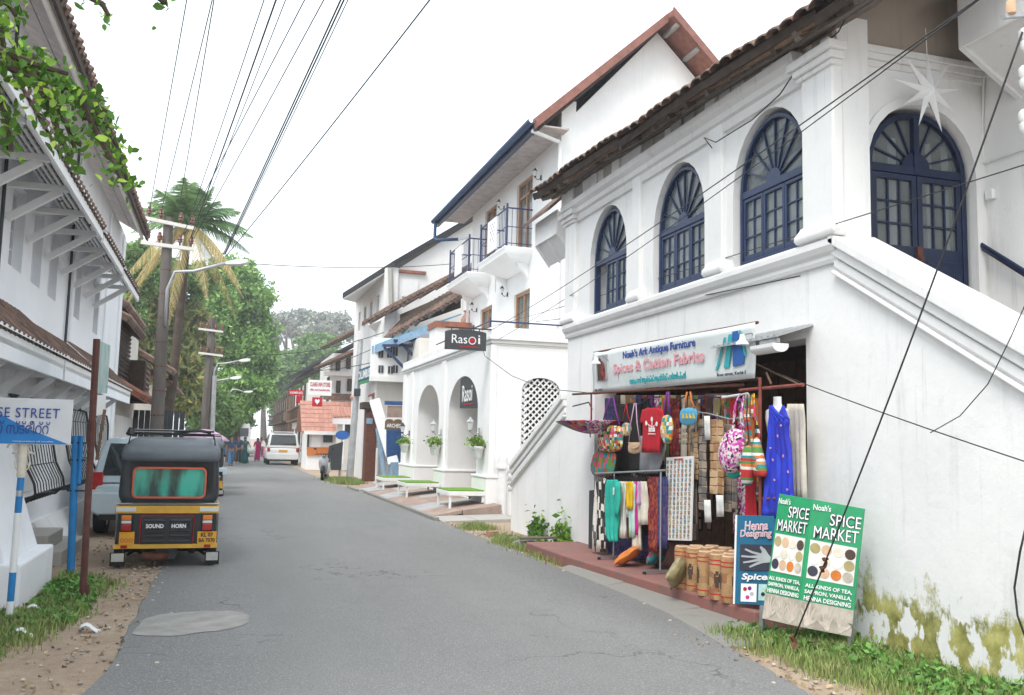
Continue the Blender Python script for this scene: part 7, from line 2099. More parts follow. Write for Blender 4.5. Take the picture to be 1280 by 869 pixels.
def car(name, label, loc, rz, paint, L, Wd, H, cat='car', rack=False, yellow_plate=False, tall=False, lamps='tall'):
    t = thing(name, label, cat, loc, rz, 'cars in the street', local=True)
    hw = Wd / 2; zb = H * .55; zf = .30
    # stations along y: (y, belt half width, belt z, roof half width, roof z)
    S = [(-.02, hw * .90, zb * .92, None, None), (.06, hw * .97, zb, None, None), (.30, hw, zb, None, None), (L * .45, hw, zb * .99, None, None), (L * .72, hw * .99, zb * .97, None, None), (L * .90, hw * .94, zb * .86, None, None), (L, hw * .80, zb * .70, None, None)]
    def ring_low(y, w_, z):
        return [(x * w_, y, zz) for x, zz in ((-.80, zf), (-.97, zf + .08), (-1.0, zf + .25), (-1.0, z - .12), (-.97, z - .03), (-.92, z), (0, z + .01), (.92, z), (.97, z - .03), (1.0, z - .12), (1.0, zf + .25), (.97, zf + .08), (.80, zf))]
    mb = MB(); mb.loft([ring_low(s[0], s[1], s[2]) for s in S])
    mb.build('body', paint, t, smooth=True)
    rw = hw * .82
    def ring_up(y, w0, w1, z0, z1):
        return [(x, y, z) for x, z in ((-w0, z0), (-(w0 + w1) / 2 - .02, (z0 + z1) / 2), (-w1, z1 - .07), (-w1 * .93, z1 - .015), (-w1 * .5, z1 + .015), (0, z1 + .02), (w1 * .5, z1 + .015), (w1 * .93, z1 - .015), (w1, z1 - .07), ((w0 + w1) / 2 + .02, (z0 + z1) / 2), (w0, z0))]
    # greenhouse: slanting tail and windscreen
    G = [(.08, .30, 0.0), (.10, .22, .25), (.2, .16, .7), (.34, .14, 1.0)]
    mb = MB()
    R_ = []
    for f, y in ((0.0, .02), (.35, .08), (.75, .17), (.96, .26), (1.0, .40)):
        R_.append(ring_up(y, hw * .955, hw * .955 + (rw - hw * .955) * f, zb - .02, zb + (H - zb) * f + (.01 if f == 0 else 0)))
    for f, y in ((1.0, L * .35), (.97, L * .52), (.5, L * .66), (.02, L * .76)):
        R_.append(ring_up(y, hw * .95, hw * .95 + (rw - hw * .95) * f, zb - .03, zb + (H - zb) * f))
    mb.loft(R_)
    mb.build('cabin', paint, t, smooth=True)
    # glass
    def rear(u, f, off=.012):
        fs = [(0.0, .02), (.35, .08), (.75, .17), (.96, .26)]
        for (f0, y0), (f1, y1) in zip(fs[:-1], fs[1:]):
            if f <= f1 + 1e-6: k = (f - f0) / (f1 - f0); y = y0 + (y1 - y0) * k; break
        w_ = hw * .955 + (rw - hw * .955) * f
        return (u * w_, y - off, zb + (H - zb) * f)
    mb = MB(); mb.grid(lambda a, b: rear((a * 2 - 1) * (.86), .14 + b * .72), 8, 6); mb.build('rear_window', 'glass_car', t, smooth='all')
    for s in (-1, 1):
        for a, b in ((.34, L * .24), (L * .26, L * .42), (L * .44, L * .60)):
            f0, f1 = .12, .86
            def sd(y, f): return (s * (hw * .955 + (rw - hw * .955) * f + .022 * sin(pi * f) + .008), y + (.0 if y < L * .5 else -.12 * f), zb - .02 + (H - zb + .02) * f)
            mb = MB(); mb.add([sd(a, f0), sd(b, f0), sd(b - .02, f1), sd(a + (.10 if a < .5 else 0), f1)], [(0, 1, 2, 3)]); mb.build('side_window', 'glass_car', t)
        # lamps
        if lamps == 'tall':
            mb = MB(); mb.prism([(-.028, zb - .30), (.10, zb - .30), (.12, zb + .10), (.04, zb + .16), (.0, zb + .0)], 'x', s * hw * .78, s * hw * .955); tl = mb.build('tail_light', 'lamp_red', t, bev=.02)
            mb = MB(); mb.prism([(-.036, zb - .29), (.10, zb - .29), (.10, zb - .12), (-.03, zb - .12)], 'x', s * hw * .77, s * hw * .96); mb.build('reverse_lens', 'lamp_clear', tl, bev=.01)
        else:
            mb = MB(); mb.box((s * hw * .88, .0, zb - .16), (.18, .08, .22)); tl = mb.build('tail_light', 'lamp_red', t, bev=.02)
        mb = MB(); mb.box((s * hw * .72, -.06, .60), (.34, .02, .05)); mb.build('bumper_reflector', 'lamp_red', t)
        mb = MB(); mb.tube([(s * hw, L * .66, zb + .02), (s * (hw + .12), L * .65, zb + .07)], .02, 5); mb.box((s * (hw + .14), L * .65, zb + .09), (.16, .08, .14)); mb.build('mirror', paint, t, bev=.02)
        for y in (L * .17, L * .80): wheel(t, (s * (hw - .12), y, .32), .32, .21)
        for y in (.8, L * .43):
            mb = MB(); mb.box((s * (hw + .005), y + .25, zb - .16), (.03, .16, .03)); mb.build('door_handle', paint, t)
    mb = MB(); mb.loft([[(x * hw * .97, y, z) for x, z in ((-.85, .36), (-1, .42), (-1, .66), (-.9, .70), (.9, .70), (1, .66), (1, .42), (.85, .36))] for y in (-.08, .12)]); mb.build('bumper', paint, t, smooth=True, bev=.02)
    mb = MB(); mb.box((0, .15, .33), (Wd * .8, .4, .12)); mb.build('underbody', 'black', t)
    mb = MB(); mb.box((0, -.02, zb - .22), (.52, .03, .13)); mb.build('number_plate', 'plate_yellow' if yellow_plate else 'white_gloss', t, bev=.004)
    if rack:
        mb = MB()
        for s in (-1, 1): mb.tube([(s * rw * .88, .35, H + .06), (s * rw * .88, L * .45, H + .06)], .02, 6)
        mb.box((0, .3, H + .05), (rw * 1.5, .25, .05)); mb.build('roof_rack', 'white_gloss', t)
    return t
M('paint_silver', (.54, .64, .68), .3, .06, 3, metal=.1, coat=.6); M('paint_white', (.80, .80, .79), .3, .05, 3, coat=.5)
car('parked_car', 'silver blue people carrier parked between the white wall and the autorickshaw', (-1.08, 15.9, 0), radians(-1), 'paint_silver', 4.5, 1.80, 1.57, 'car')
p = sight(351, 581, 'z', 0)
car('white_car', 'white sport utility car with yellow plate driving away down the street', (p.x, 58, 0), radians(0), 'paint_white', 4.6, 1.95, 1.98, 'car', rack=True, yellow_plate=True, lamps='box')
# white van far away
t = thing('minibus', 'white minibus far down the street behind the walkers', 'van', (*sight(296, 570, 'y', 82).xy, 0), 0)
c_ = sight(296, 570, 'y', 82)
mb = MB(); mb.loft([[(c_.x + x, y, z) for x, z in ((-1.0, .5), (-1.05, .8), (-1.05, 2.1), (-.95, 2.75), (-.75, 2.95), (.75, 2.95), (.95, 2.75), (1.05, 2.1), (1.05, .8), (1.0, .5))] for y in (82, 88)]); mb.build('body', 'paint_white', t, smooth=True, bev=.03)
mb = MB(); mb.bx(c_.x - .85, c_.x + .85, 81.97, 82, 1.75, 2.45); mb.build('windscreen', 'glass_car', t)
for s in (-1, 1):
    mb = MB(); mb.box((c_.x + s * .8, 81.97, 1.0), (.25, .05, .2)); mb.build('headlight', 'lamp_clear', t)
    mb = MB(); mb.tube([(c_.x + s * .95 - .1, 83, .38), (c_.x + s * .95 + .1, 83, .38)], .38, 14); mb.build('wheel', 'rubber', t)
mb = MB(); mb.bx(c_.x - 1, c_.x + 1, 81.9, 82, .45, .75); mb.build('bumper', 'charcoal', t)
# parked umbrella-covered cart on the left behind the autos
def two_wheeler():
    p = sight(403, 601, 'z', 0)
    t = thing('scooter', 'silver and black motor scooter parked at the right kerb facing the viewer', 'scooter', (p.x, p.y, 0), radians(-12), local=True)
    wheel(t, (0, 0, .25), .25, .11); wheel(t, (0, 1.25, .25), .25, .11)
    mb = MB(); mb.tube([(0, .25 * -cos(a) * 1.12, .25 + .28 * sin(a)) for a in [pi * k / 8 * .9 + .2 for k in range(9)]], .075, 8); mb.build('front_mudguard', 'black', t, smooth='all')
    mb = MB(); mb.loft([[(x * w_, y + .03 * abs(x) * 2, z) for x in (-1, -.6, 0, .6, 1)] + [(x * w_, y + .09, z) for x in (1, .6, 0, -.6, -1)] for w_, y, z in ((.10, .18, .34), (.17, .14, .5), (.20, .10, .68), (.17, .12, .85), (.10, .16, .98))]); mb.build('front_apron', 'galv', t, smooth=True)
    mb = MB(); mb.lathe([(.05, -.06), (.11, 0), (.10, .06), (.03, .09)], (0, .10, 1.0), 12); mb.build('head_cowl', 'black', t, smooth=True)
    mb = MB(); mb.box((0, .02, 1.0), (.13, .03, .09)); mb.build('headlight', 'lamp_clear', t, bev=.02)
    mb = MB(); mb.tube([(-.34, .24, 1.02), (-.1, .16, 1.05), (.1, .16, 1.05), (.34, .24, 1.02)], .018, 6); mb.build('handlebar', 'black', t)
    for s in (-1, 1):
        mb = MB(); mb.tube([(s * .24, .2, 1.04), (s * .32, .16, 1.22)], .008, 5); mb.box((s * .35, .15, 1.25), (.11, .02, .07)); mb.build('mirror', 'black', t, bev=.01)
    mb = MB(); mb.loft([[(x * w_, y, z) for x, z in ((-.7, .25), (-1, .4), (-.9, zt), (.9, zt), (1, .4), (.7, .25))] for w_, y, zt in ((.14, .3, .34), (.14, .55, .36), (.19, .7, .68), (.2, 1.1, .74), (.12, 1.5, .76))]); mb.build('body', 'paint_silver', t, smooth=True, bev=.02)
    mb = MB(); mb.loft([[(x * w_, y, z) for x, z in ((-1, .70), (-.9, zt), (.9, zt), (1, .70))] for w_, y, zt in ((.12, .62, .76), (.17, .9, .84), (.16, 1.45, .86))]); mb.build('seat', 'black', t, smooth=True, bev=.02)
    mb = MB(); mb.tube([(.1, .8, .3), (.22, .75, 0)], .015, 5); mb.build('stand', 'black', t)
two_wheeler()
def bicycle(label, loc, rz, paint):
    t = thing('bicycle', label, 'bicycle', loc, rz, 'bicycles beside the lamp post', local=True)
    for y in (0, 1.05):
        mb = MB(); n = 24
        mb.tube([(0, y + .33 * cos(2 * pi * k / n), .34 + .33 * sin(2 * pi * k / n)) for k in range(n + 1)], .018, 6, False); w_ = mb.build('wheel', 'rubber', t, smooth='all')
        mb = MB()
        for k in range(14): mb.tube([(0, y, .34), (0, y + .32 * cos(2 * pi * k / 14), .34 + .32 * sin(2 * pi * k / 14))], .003, 3, False)
        o = mb.build('spokes', 'steel', w_, fix=False); o['kind'] = 'stuff'
    mb = MB()
    for a, b in (((0, 0, .34), (0, .16, .95)), ((0, .14, .85), (0, .65, .82)), ((0, .16, .72), (0, .55, .30)), ((0, .55, .30), (0, .68, .95)), ((0, .55, .30), (0, 1.05, .34)), ((0, 1.05, .34), (0, .65, .82))): mb.tube([a, b], .018, 6)
    mb.build('frame', paint, t)
    mb = MB(); mb.tube([(-.28, .3, 1.0), (-.1, .16, 1.02), (.1, .16, 1.02), (.28, .3, 1.0)], .013, 6); mb.build('handlebar', 'steel', t)
    mb = MB(); mb.loft([[(-w_, y, .95), (-w_ * .8, y, 1.0), (w_ * .8, y, 1.0), (w_, y, .95)] for w_, y in ((.03, .55), (.05, .68), (.10, .82))]); mb.build('saddle', 'black', t, smooth=True)
    mb = MB(); mb.box((0, .55, .30), (.04, .16, .03)); mb.lathe([(.09, -.01), (.09, .01)], (0, 0, 0), 12); mb.build('crank', 'steel', t)
p = sight(447, 591, 'z', 0); bicycle('red bicycle leaning nearest to the leaning lamp post', (p.x, p.y, 0), radians(-62), 'cl_magenta')
p = sight(428, 588, 'z', 0); bicycle('dark red bicycle behind the notice board', (p.x, p.y + .5, 0), radians(-50), 'rust_red')
p = sight(455, 588, 'z', 0); bicycle('red bicycle farther back against the blue gate', (p.x, p.y + 1, 0), radians(-75), 'cl_red')

# ------------------------------------------------------------------ people
def skin_mesh(name, V, E, rad, mat, parent, root=0, sub=2):
    me = bpy.data.meshes.new(name)
    me.from_pydata([Vector(v) for v in V], E, [])
    me.materials.append(MATS[mat])
    o = finish(name, me, Vector((0, 0, 0)), parent)
    m = o.modifiers.new('k', 'SKIN'); m.use_smooth_shade = True
    sk = me.skin_vertices[0].data
    for i, r in enumerate(rad): sk[i].radius = (r, r) if not isinstance(r, tuple) else r
    sk[root].use_root = True
    u = o.modifiers.new('u', 'SUBSURF'); u.levels = sub; u.render_levels = sub
    return o

def person(label, loc, rz, H=1.68, stride=.16, top='cl_sky', bottom='cl_grey', skirt=None, hair='short', arms=((-.05, .0), (.05, .0)), sleeve=True, load=None):
    """standing or walking figure, facing -y before rotation; arms: forward swing of hand and lift for left/right"""
    t = thing('person', label, 'person', loc, rz, 'people in the street', local=True)
    k = H / 1.68
    hipz, shz = .88 * k, 1.38 * k
    V = [(0, 0, hipz), (0, .0, 1.08 * k), (0, 0, 1.28 * k), (0, -.01, 1.44 * k), (0, -.03, 1.52 * k), (0, -.035, 1.62 * k)]
    E = [(0, 1), (1, 2), (2, 3), (3, 4), (4, 5)]
    Rr = [(.145 * k, .11 * k), (.13 * k, .10 * k), (.155 * k, .10 * k), .055 * k, .085 * k, .085 * k]
    LE, AE = [], []
    for s, st in ((-1, stride), (1, -stride)):
        b = len(V)
        V += [(s * .09 * k, 0, .80 * k), (s * .095 * k, -st * .6 - .03, .46 * k), (s * .095 * k, -st + (.04 if st < 0 else 0), .09 * k), (s * .10 * k, -st - .13, .035)]
        Rr += [.095 * k, .065 * k, .042 * k, .035]
        E += [(0, b), (b, b + 1), (b + 1, b + 2), (b + 2, b + 3)]
        LE.append(b)
    for s, (fw, lift) in ((-1, arms[0]), (1, arms[1])):
        b = len(V)
        el = (s * .25 * k, -fw * .4 + .03, (1.12 + lift * .4) * k); ha = (s * .26 * k, -fw - .05, (.87 + lift) * k)
        V += [(s * .185 * k, 0, 1.37 * k), el, ha, (ha[0] - s * .01, ha[1] - .02, ha[2] - .10 * k)]
        Rr += [.06 * k, .045 * k, .032 * k, .025 * k]
        E += [(2, b), (b, b + 1), (b + 1, b + 2), (b + 2, b + 3)]
        AE.append(b)
    skin_mesh('body', V, E, Rr, 'skin', t)
    # clothing: looser skins over the same joints
    tv = [V[0], V[1], V[2], (0, -.005, 1.40 * k)] ; te = [(0, 1), (1, 2), (2, 3)]; tr = [(.16 * k, .125 * k), (.15 * k, .115 * k), (.17 * k, .115 * k), .07 * k]
    if sleeve:
        for b in AE:
            c = len(tv); e = Vector(V[b]).lerp(Vector(V[b + 1]), .85)
            tv += [V[b], tuple(e)]; te += [(2, c), (c, c + 1)]; tr += [.072 * k, .06 * k]
    skin_mesh('shirt', tv, te, tr, top, t)
    if skirt:
        mb = MB(); n = 20
        prof = [(.15, .98), (.17, .85), (.20, .6), (.24, .3), (.28, .06)] if skirt != 'narrow' else [(.15, .98), (.17, .85), (.18, .5), (.20, .25), (.21, .12)]
        rings = [[(r * k * cos(2 * pi * j / n) * (1 + .06 * sin(j * 3 + z * 4)), r * k * .8 * sin(2 * pi * j / n) * (1 + .05 * sin(j * 5)), z * k) for j in range(n)] for r, z in prof]
        mb.loft(rings); mb.build('skirt', bottom, t, smooth='all')
    else:
        tv = [(0, 0, .93 * k)]; te = []; tr = [(.15 * k, .12 * k)]
        for b in LE:
            c = len(tv); tv += [V[b], V[b + 1], (V[b + 2][0], V[b + 2][1], .08 * k)]; tr += [.108 * k, .085 * k, .07 * k]; te += [(0, c), (c, c + 1), (c + 1, c + 2)]
        skin_mesh('trousers', tv, te, tr, bottom, t)
    mb = MB()
    hc = Vector((0, -.02, 1.585 * k))
    mb.lathe([(.03, -.06 if hair == 'short' else -.28), (.085, -.03 if hair == 'short' else -.2), (.10, .02), (.095, .06), (.06, .10), (.01, .115)], hc + Vector((0, .02, 0)), 12, .92, 1.02); mb.build('hair', 'hair', t, smooth='all')
    mb = MB(); mb.box((0, -.125, 1.575 * k), (.025, .03, .045)); mb.build('nose', 'skin', t, bev=.01)
    for s in (-1, 1):
        mb = MB(); mb.box((s * .032, -.115, 1.60 * k), (.028, .012, .014)); mb.build('eye', 'ink_dark', t)
    mb = MB(); mb.box((0, -.115, 1.535 * k), (.045, .012, .010)); mb.build('mouth', 'cl_red', t)
    for b in LE:
        mb = MB(); f = V[b + 3]; mb.loft([[(f[0] - w_, f[1] + y, .0), (f[0] + w_, f[1] + y, .0), (f[0] + w_ * .8, f[1] + y, h), (f[0] - w_ * .8, f[1] + y, h)] for w_, y, h in ((.035, -.06, .04), (.048, .0, .06), (.042, .16, .09))]); mb.build('shoe', 'cl_brown', t, smooth=True)
    return t, V, AE
def gp(px, py): q = sight(px, py, 'z', 0); return (q.x, q.y, 0.012)
M('cl_navy', (.03, .07, .16), .85, .2); M('cl_denim', (.10, .24, .42), .85, .3, 12); M('cl_dgreen', (.005, .12, .11), .85, .25); M('cl_hotpink', (.70, .02, .22), .8, .2)
person('man in a navy shirt and light jeans walking towards the viewer', gp(288, 583), radians(8), 1.72, .2, 'cl_navy', 'cl_denim')
person('man in dark clothes walking just behind the navy shirt', gp(297, 580), 0, 1.74, .14, 'cl_navy', 'charcoal')
_, V_, A_e = person('woman in a long dark green dress carrying white bags', gp(305, 580), radians(20), 1.66, .08, 'cl_dgreen', 'cl_dgreen', 'full', 'long', ((.1, .05), (.22, .22)))
p = gp(313, 580); mb = MB(); mb.lathe([(.10, 0), (.24, .10), (.26, .28), (.16, .42), (.05, .5)], (p[0] - .0, p[1] - .3, .62), 12, 1, .7); o = mb.build('white_bag', 'cl_white', smooth='all'); tag(o, 'bulging white bag held by the woman in green', 'bag')
person('woman in a bright pink dress walking in the middle of the street', gp(321, 577), radians(-10), 1.62, .1, 'cl_hotpink', 'cl_hotpink', 'narrow', 'long')
person('woman in a pink skirt and pale top beside the white car', gp(331, 574), radians(5), 1.6, .1, 'cl_white', 'cl_hotpink', 'narrow', 'long')
person('person in a lilac top at the left edge of the road', gp(272, 577), radians(30), 1.65, .05, 'cl_lightpink', 'charcoal')
person('man in a pale shirt with outstretched arm beside the white car', gp(387, 583), radians(70), 1.70, .06, 'cl_tan', 'cl_grey', arms=((.45, .45), (.1, .0)))
person('bystander in dark clothes near the cottage wall', gp(379, 580), radians(-40), 1.68, .04, 'charcoal', 'cl_brown')
person('far walker in a white shirt in the middle distance', gp(326, 571), 0, 1.68, .12, 'cl_white', 'charcoal')
person('seated guest in orange inside the far porch arch', (6.5, 26.3, .0), radians(-30), 1.55, .05, 'cl_orange', 'cl_orange', 'narrow')
# mauve sun umbrella stand behind the first autorickshaw
p = sight(266, 545, 'y', 30)
t = thing('street_umbrella', 'faded mauve umbrella behind the autorickshaws', 'umbrella', (p.x - .2, 30, 0))
mb = MB()
for k in range(8):
    a0, a1 = 2 * pi * k / 8, 2 * pi * (k + 1) / 8
    mb.grid(lambda u, v: (p.x - .25 + .75 * v * cos(a0 + (a1 - a0) * u), 30 + .75 * v * sin(a0 + (a1 - a0) * u), 1.85 - .34 * v ** 1.8 - .03 * sin(pi * u) * v), 4, 5)
mb.build('canopy', 'cl_lightpink', t, smooth='all', solid=.01)
mb = MB(); mb.tube([(p.x - .25, 30, 0), (p.x - .25, 30, 1.85)], .015, 6); mb.build('pole', 'steel', t)
# ------------------------------------------------------------------ poles, lamps, wires
def lamp_arm(par, p, q, r=.035, head=True, s=1.0):
    p, q = Vector(p), Vector(q)
    d = q - p
    mb = MB(); mb.tube([p - Vector((0, 0, .9 * s)), p, p + d * .12 + Vector((0, 0, d.z * .35 + .12 * s)), p + d * .45 + Vector((0, 0, .16 * s)), q], r, 8); mb.build('arm', 'galv', par, smooth='all')
    if head:
        h = Vector((d.x, d.y, 0)).normalized()
        mb = MB(); L = .55 * s
        rings = []
        for f, w_, z0, z1 in ((0, .04, -.03, .03), (.2, .09, -.06, .05), (.7, .12, -.08, .06), (1, .07, -.04, .04)):
            c = q + h * L * f + Vector((0, 0, .06 * f)); sd = h.cross(Vector((0, 0, 1)))
            rings.append([c + sd * w_ + Vector((0, 0, z0)), c + sd * w_ * .8 + Vector((0, 0, z1)), c - sd * w_ * .8 + Vector((0, 0, z1)), c - sd * w_ + Vector((0, 0, z0))])
        mb.loft(rings); mb.build('lamp_head', 'porcelain', par, smooth=True, bev=.01)
def insulator(par, p, s=1, mat='insulator_brown'):
    mb = MB(); mb.lathe([(.018 * s, -.08 * s), (.018 * s, 0), (.05 * s, .01 * s), (.04 * s, .05 * s), (.055 * s, .06 * s), (.03 * s, .11 * s), (.035 * s, .14 * s), (.01 * s, .16 * s)], p, 10); mb.build('insulator', mat, par, smooth=True)
PY1 = 24.0
ptop, pbot = sight(211, 272, 'y', PY1), sight(197, 560, 'y', PY1); pbot = Vector((pbot.x - .04, PY1, 0))
t = thing('utility_pole', 'tall dark concrete pole with two crossarms and a curved street lamp', 'utility pole', pbot, 0, 'utility poles on the left')
mb = MB(); mb.tube([pbot, pbot.lerp(ptop, .5), ptop], [.17, .145, .115], 10); mb.build('shaft', 'pole_concrete', t, smooth=True)
mb = MB()
for k in range(8): p = pbot.lerp(ptop, .3 + k * .085); mb.lathe([(.155 - .005 * k, -.02), (.16 - .005 * k, 0), (.155 - .005 * k, .02)], p, 10)
o = mb.build('bands', 'rust', t); o['kind'] = 'stuff'
arms = [(sight(178, 272, 'y', 23.85), sight(244, 286, 'y', 23.85)), (sight(176, 303, 'y', 23.85), sight(243, 312, 'y', 23.85))]
INS = []
for a, b in arms:
    mb = MB(); mb.bar(a, b, .07, .09); mb.build('crossarm', 'plaster_cream', t, bev=.005)
    for f in (.12, .34, .72, .93):
        p = a.lerp(b, f) + Vector((0, 0, .12)); insulator(t, p, 1.3); INS.append(p + Vector((0, 0, .15)))
lamp_arm(t, sight(209, 362, 'y', 23.85), sight(282, 329, 'y', 23.5), .04, True, 1.0)
# second pole, farther, with two lamps
PY2 = 40
p2t, p2b = sight(266, 398, 'y', PY2), sight(254, 560, 'y', PY2); p2b = Vector((p2b.x - .03, PY2, 0))
t2 = thing('utility_pole', 'farther weathered pole with two white street lamps', 'utility pole', p2b, 0, 'utility poles on the left')
mb = MB(); mb.tube([p2b, p2t], [.2, .15], 8); mb.build('shaft', 'pole_concrete', t2, smooth=True)
mb = MB(); mb.tube([p2b + Vector((.38, -.1, 0)), sight(268, 470, 'y', PY2 - .1)], .09, 8); mb.build('lamp_tube', 'galv', t2, smooth=True)
for y in (411, 441):
    a, b = sight(248, y, 'y', PY2 - .2), sight(279, y + 4, 'y', PY2 - .2); mb = MB(); mb.bar(a, b, .07, .08); mb.build('crossarm', 'plaster_cream', t2)
    for f in (.1, .35, .7, .95): insulator(t2, a.lerp(b, f) + Vector((0, 0, .1)), 1.4)
lamp_arm(t2, sight(268, 464, 'y', PY2 - .1), sight(299, 451, 'y', PY2 - .2), .035, True, .8)
lamp_arm(t2, sight(268, 484, 'y', PY2 - .1), sight(288, 473, 'y', PY2 - .2), .035, True, .8)
t3 = thing('street_lamp', 'distant street lamp half lost among the trees on the left', 'street lamp', (*sight(285, 560, 'y', 62).xy, 0))
pb = Vector((*sight(284, 560, 'y', 62).xy, 0)); pt_ = sight(288, 490, 'y', 62)
mb = MB(); mb.tube([pb, pt_], [.12, .08], 6); mb.build('shaft', 'pole_concrete', t3); lamp_arm(t3, pt_, sight(305, 490, 'y', 62), .05, True, 1.0)
# leaning lamp post on the right
rb, rt = Vector((4.98, 38, 0)), sight(451, 425, 'y', 38)
t4 = thing('lamp_post', 'leaning pale grey concrete post on the right kerb', 'post', rb)
mb = MB(); mb.tube([rb, rt], [.15, .11], 8); mb.build('shaft', 'galv', t4, smooth=True)
mb = MB(); p = rb.lerp(rt, .62); mb.box(p + Vector((0, -.2, 0)), (.25, .15, .3)); mb.build('junction_box', 'charcoal', t4)

def wire(label, a, b, sag=.25, r=.010, n=14, grp='overhead wires', mat='wire'):
    a, b = Vector(a), Vector(b)
    mb = MB(); mb.tube([a.lerp(b, k / n) - Vector((0, 0, sag * 4 * (k / n) * (1 - k / n))) for k in range(n + 1)], r, 5)
    o = mb.build('overhead_wire', mat, smooth='all')
    return tag(o, label, 'wire', grp)
def overhead(px): # where the line leaves the top of the picture, at a plausible height over the street
    q = sight(px[0], px[1], 'z', 8.2)
    return q
def up_wire(label, ins, px_top, zt=8.0, r=.009, sag=.05):
    q = sight(px_top, -6, 'z', zt)
    wire(label, ins, ins.lerp(q, 1.6), sag, r)
tops = [232, 262, 268, 330, 345, 352]
I_ = INS
up_wire('leftmost thin wire rising from the pole', sight(187, 262, 'y', 23.9), 234)
up_wire('thin wire next to the leftmost one', sight(201, 266, 'y', 23.9), 266)
up_wire('wire close beside it from the same crossarm', sight(222, 270, 'y', 23.9), 268, 7.7)
up_wire('fourth wire from the left, rising steeply', sight(237, 274, 'y', 23.9), 331)
up_wire('knotted dark cable with clips', sight(239, 296, 'y', 23.85), 346, 7.9, .014)
up_wire('thin wire right of the knotted cable', sight(240, 298, 'y', 23.95), 358, 7.8, .008)
up_wire('wire in the middle of the rising bundle', sight(226, 297, 'y', 24), 382, 7.7)
up_wire('right thin wire of the rising bundle', sight(241, 300, 'y', 24), 406, 7.6)
pL = sight(279, 318, 'y', 23.6)
for dx, top, lab, r in ((0, 427, 'left strand of the thick cable pair to the street lamp', .013), (1.5, 431, 'right strand of the thick cable pair to the street lamp', .013), (2.5, 436, 'thin strand twisted along the thick cable pair', .008)):
    up_wire(lab, pL + Vector((.02 * dx, 0, 0)), top, 7.5, r)
up_wire('lone wire swinging farthest right across the sky', pL + Vector((.06, 0, -.05)), 534, 7.2, .011, .12)
wire('slack cable crossing the street from the lamp to the black roofed house', sight(318, 330, 'y', 26), sight(565, 330, 'y', 32), .12, .012)
wire('low cable from the second pole to the shophouses', sight(290, 455, 'y', 40), sight(470, 452, 'y', 37), .35, .016)
wire('second low cable over the far street', sight(275, 440, 'y', 40), sight(520, 400, 'y', 33), .55, .014)
wire('third low cable sagging over the far street', sight(300, 487, 'y', 45), sight(500, 420, 'y', 33), .3, .013)
# wires across the near right facade
wire('upper dark service cable crossing in front of the arched windows', sight(1232, -8, 'x', 4.2), sight(610, 415, 'x', 5.65), .10, .006)
wire('thin service cable below the upper one', sight(1226, -2, 'x', 4.25), sight(622, 425, 'x', 5.7), .12, .005)
wire('lower service cable along the first floor', sight(1284, 205, 'x', 5.02), sight(600, 412, 'x', 5.7), .04, .005)
wire('thin stray wire in front of the stair parapet', sight(1000, 345, 'x', 5.04), sight(670, 402, 'x', 5.6), .05, .006)
mb = MB(); pts = [sight(x, y, 'x', 5.08) for x, y in ((1075, -10), (1048, 40), (1000, 80), (975, 118), (940, 150), (895, 178), (880, 172), (890, 185))]
mb.tube(pts, .007, 5); o = mb.build('loose_cable', 'wire', smooth='all'); tag(o, 'tattered loose cable hanging under the tiled eave', 'cable')
wire('thin wire from the shop lean-to across the white wall', sight(945, 456, 'x', 4.9), sight(1284, 578, 'x', 5.05), .02, .005)
mb = MB(); mb.tube([sight(x, y, 'x', 5.05) for x, y in ((600, 425), (606, 445), (640, 470), (680, 486), (745, 492))], .006, 5); o = mb.build('loose_cable', 'wire', smooth='all'); tag(o, 'thin slack cable from the porch corner to the shop banner', 'cable')
# guy wire and its anchor
gb = sight(992, 799, 'z', .02); gtop = sight(1276, 60, 'x', 5.45)
g1 = sight(1036, 712, 'x', 4.83)
t = thing('guy_wire', 'heavy black guy wire with a knot running down in front of the spice board', 'guy wire', gb)
gb2 = sight(992, 799, 'z', .02)
A = Vector((gb2.x - .12, gb2.y - .55, .0))
A = sight(992, 799, 'z', .02)
Tp = sight(1278, 40, 'y', 4.6)
A = sight(992, 799, 'z', .0) ; A = Vector((A.x * .93, A.y * .93, .11))
def GW(f): return A.lerp(Tp, f) + Vector((.0, 0, -.35 * f * (1 - f)))
mb = MB(); mb.tube([GW(k / 24) for k in range(25)], .0075, 6); mb.build('cable', 'wire', t, smooth='all')
mb = MB(); c = GW(.14); mb.tube([c + Vector((.02 * cos(k * .9), .01 * k * .1, .02 * sin(k * .9))) + (GW(.15) - GW(.13)) * (k * .12) for k in range(14)], .012, 6); mb.build('knot', 'rust', t, smooth='all')
mb = MB(); mb.tube([A + Vector((-.02, 0, .03)), A + Vector((.01, 0, -.02)), Vector((A.x, A.y, -.05))], .02, 6); mb.lathe([(.06, 0), (.05, .05), (.02, .09)], (A.x, A.y, 0), 8); mb.build('anchor', 'rust', t, smooth=True)
mb = MB(); mb.tube([sight(x, y, 'x', 5.1) for x, y in ((1284, 375), (1262, 425), (1235, 480), (1200, 520), (1163, 541))], .004, 5); o = mb.build('loose_cable', 'wire', smooth='all'); tag(o, 'thin cable drooping across the stair parapet at the right edge', 'cable')
mb = MB(); mb.tube([sight(x, y, 'x', 5.12) for x, y in ((1282, 660), (1275, 690), (1268, 735), (1272, 770), (1283, 800))], .008, 6); o = mb.build('loose_cable', 'wire', smooth='all'); tag(o, 'black cable hanging loose down the mossy wall at the right edge', 'cable')
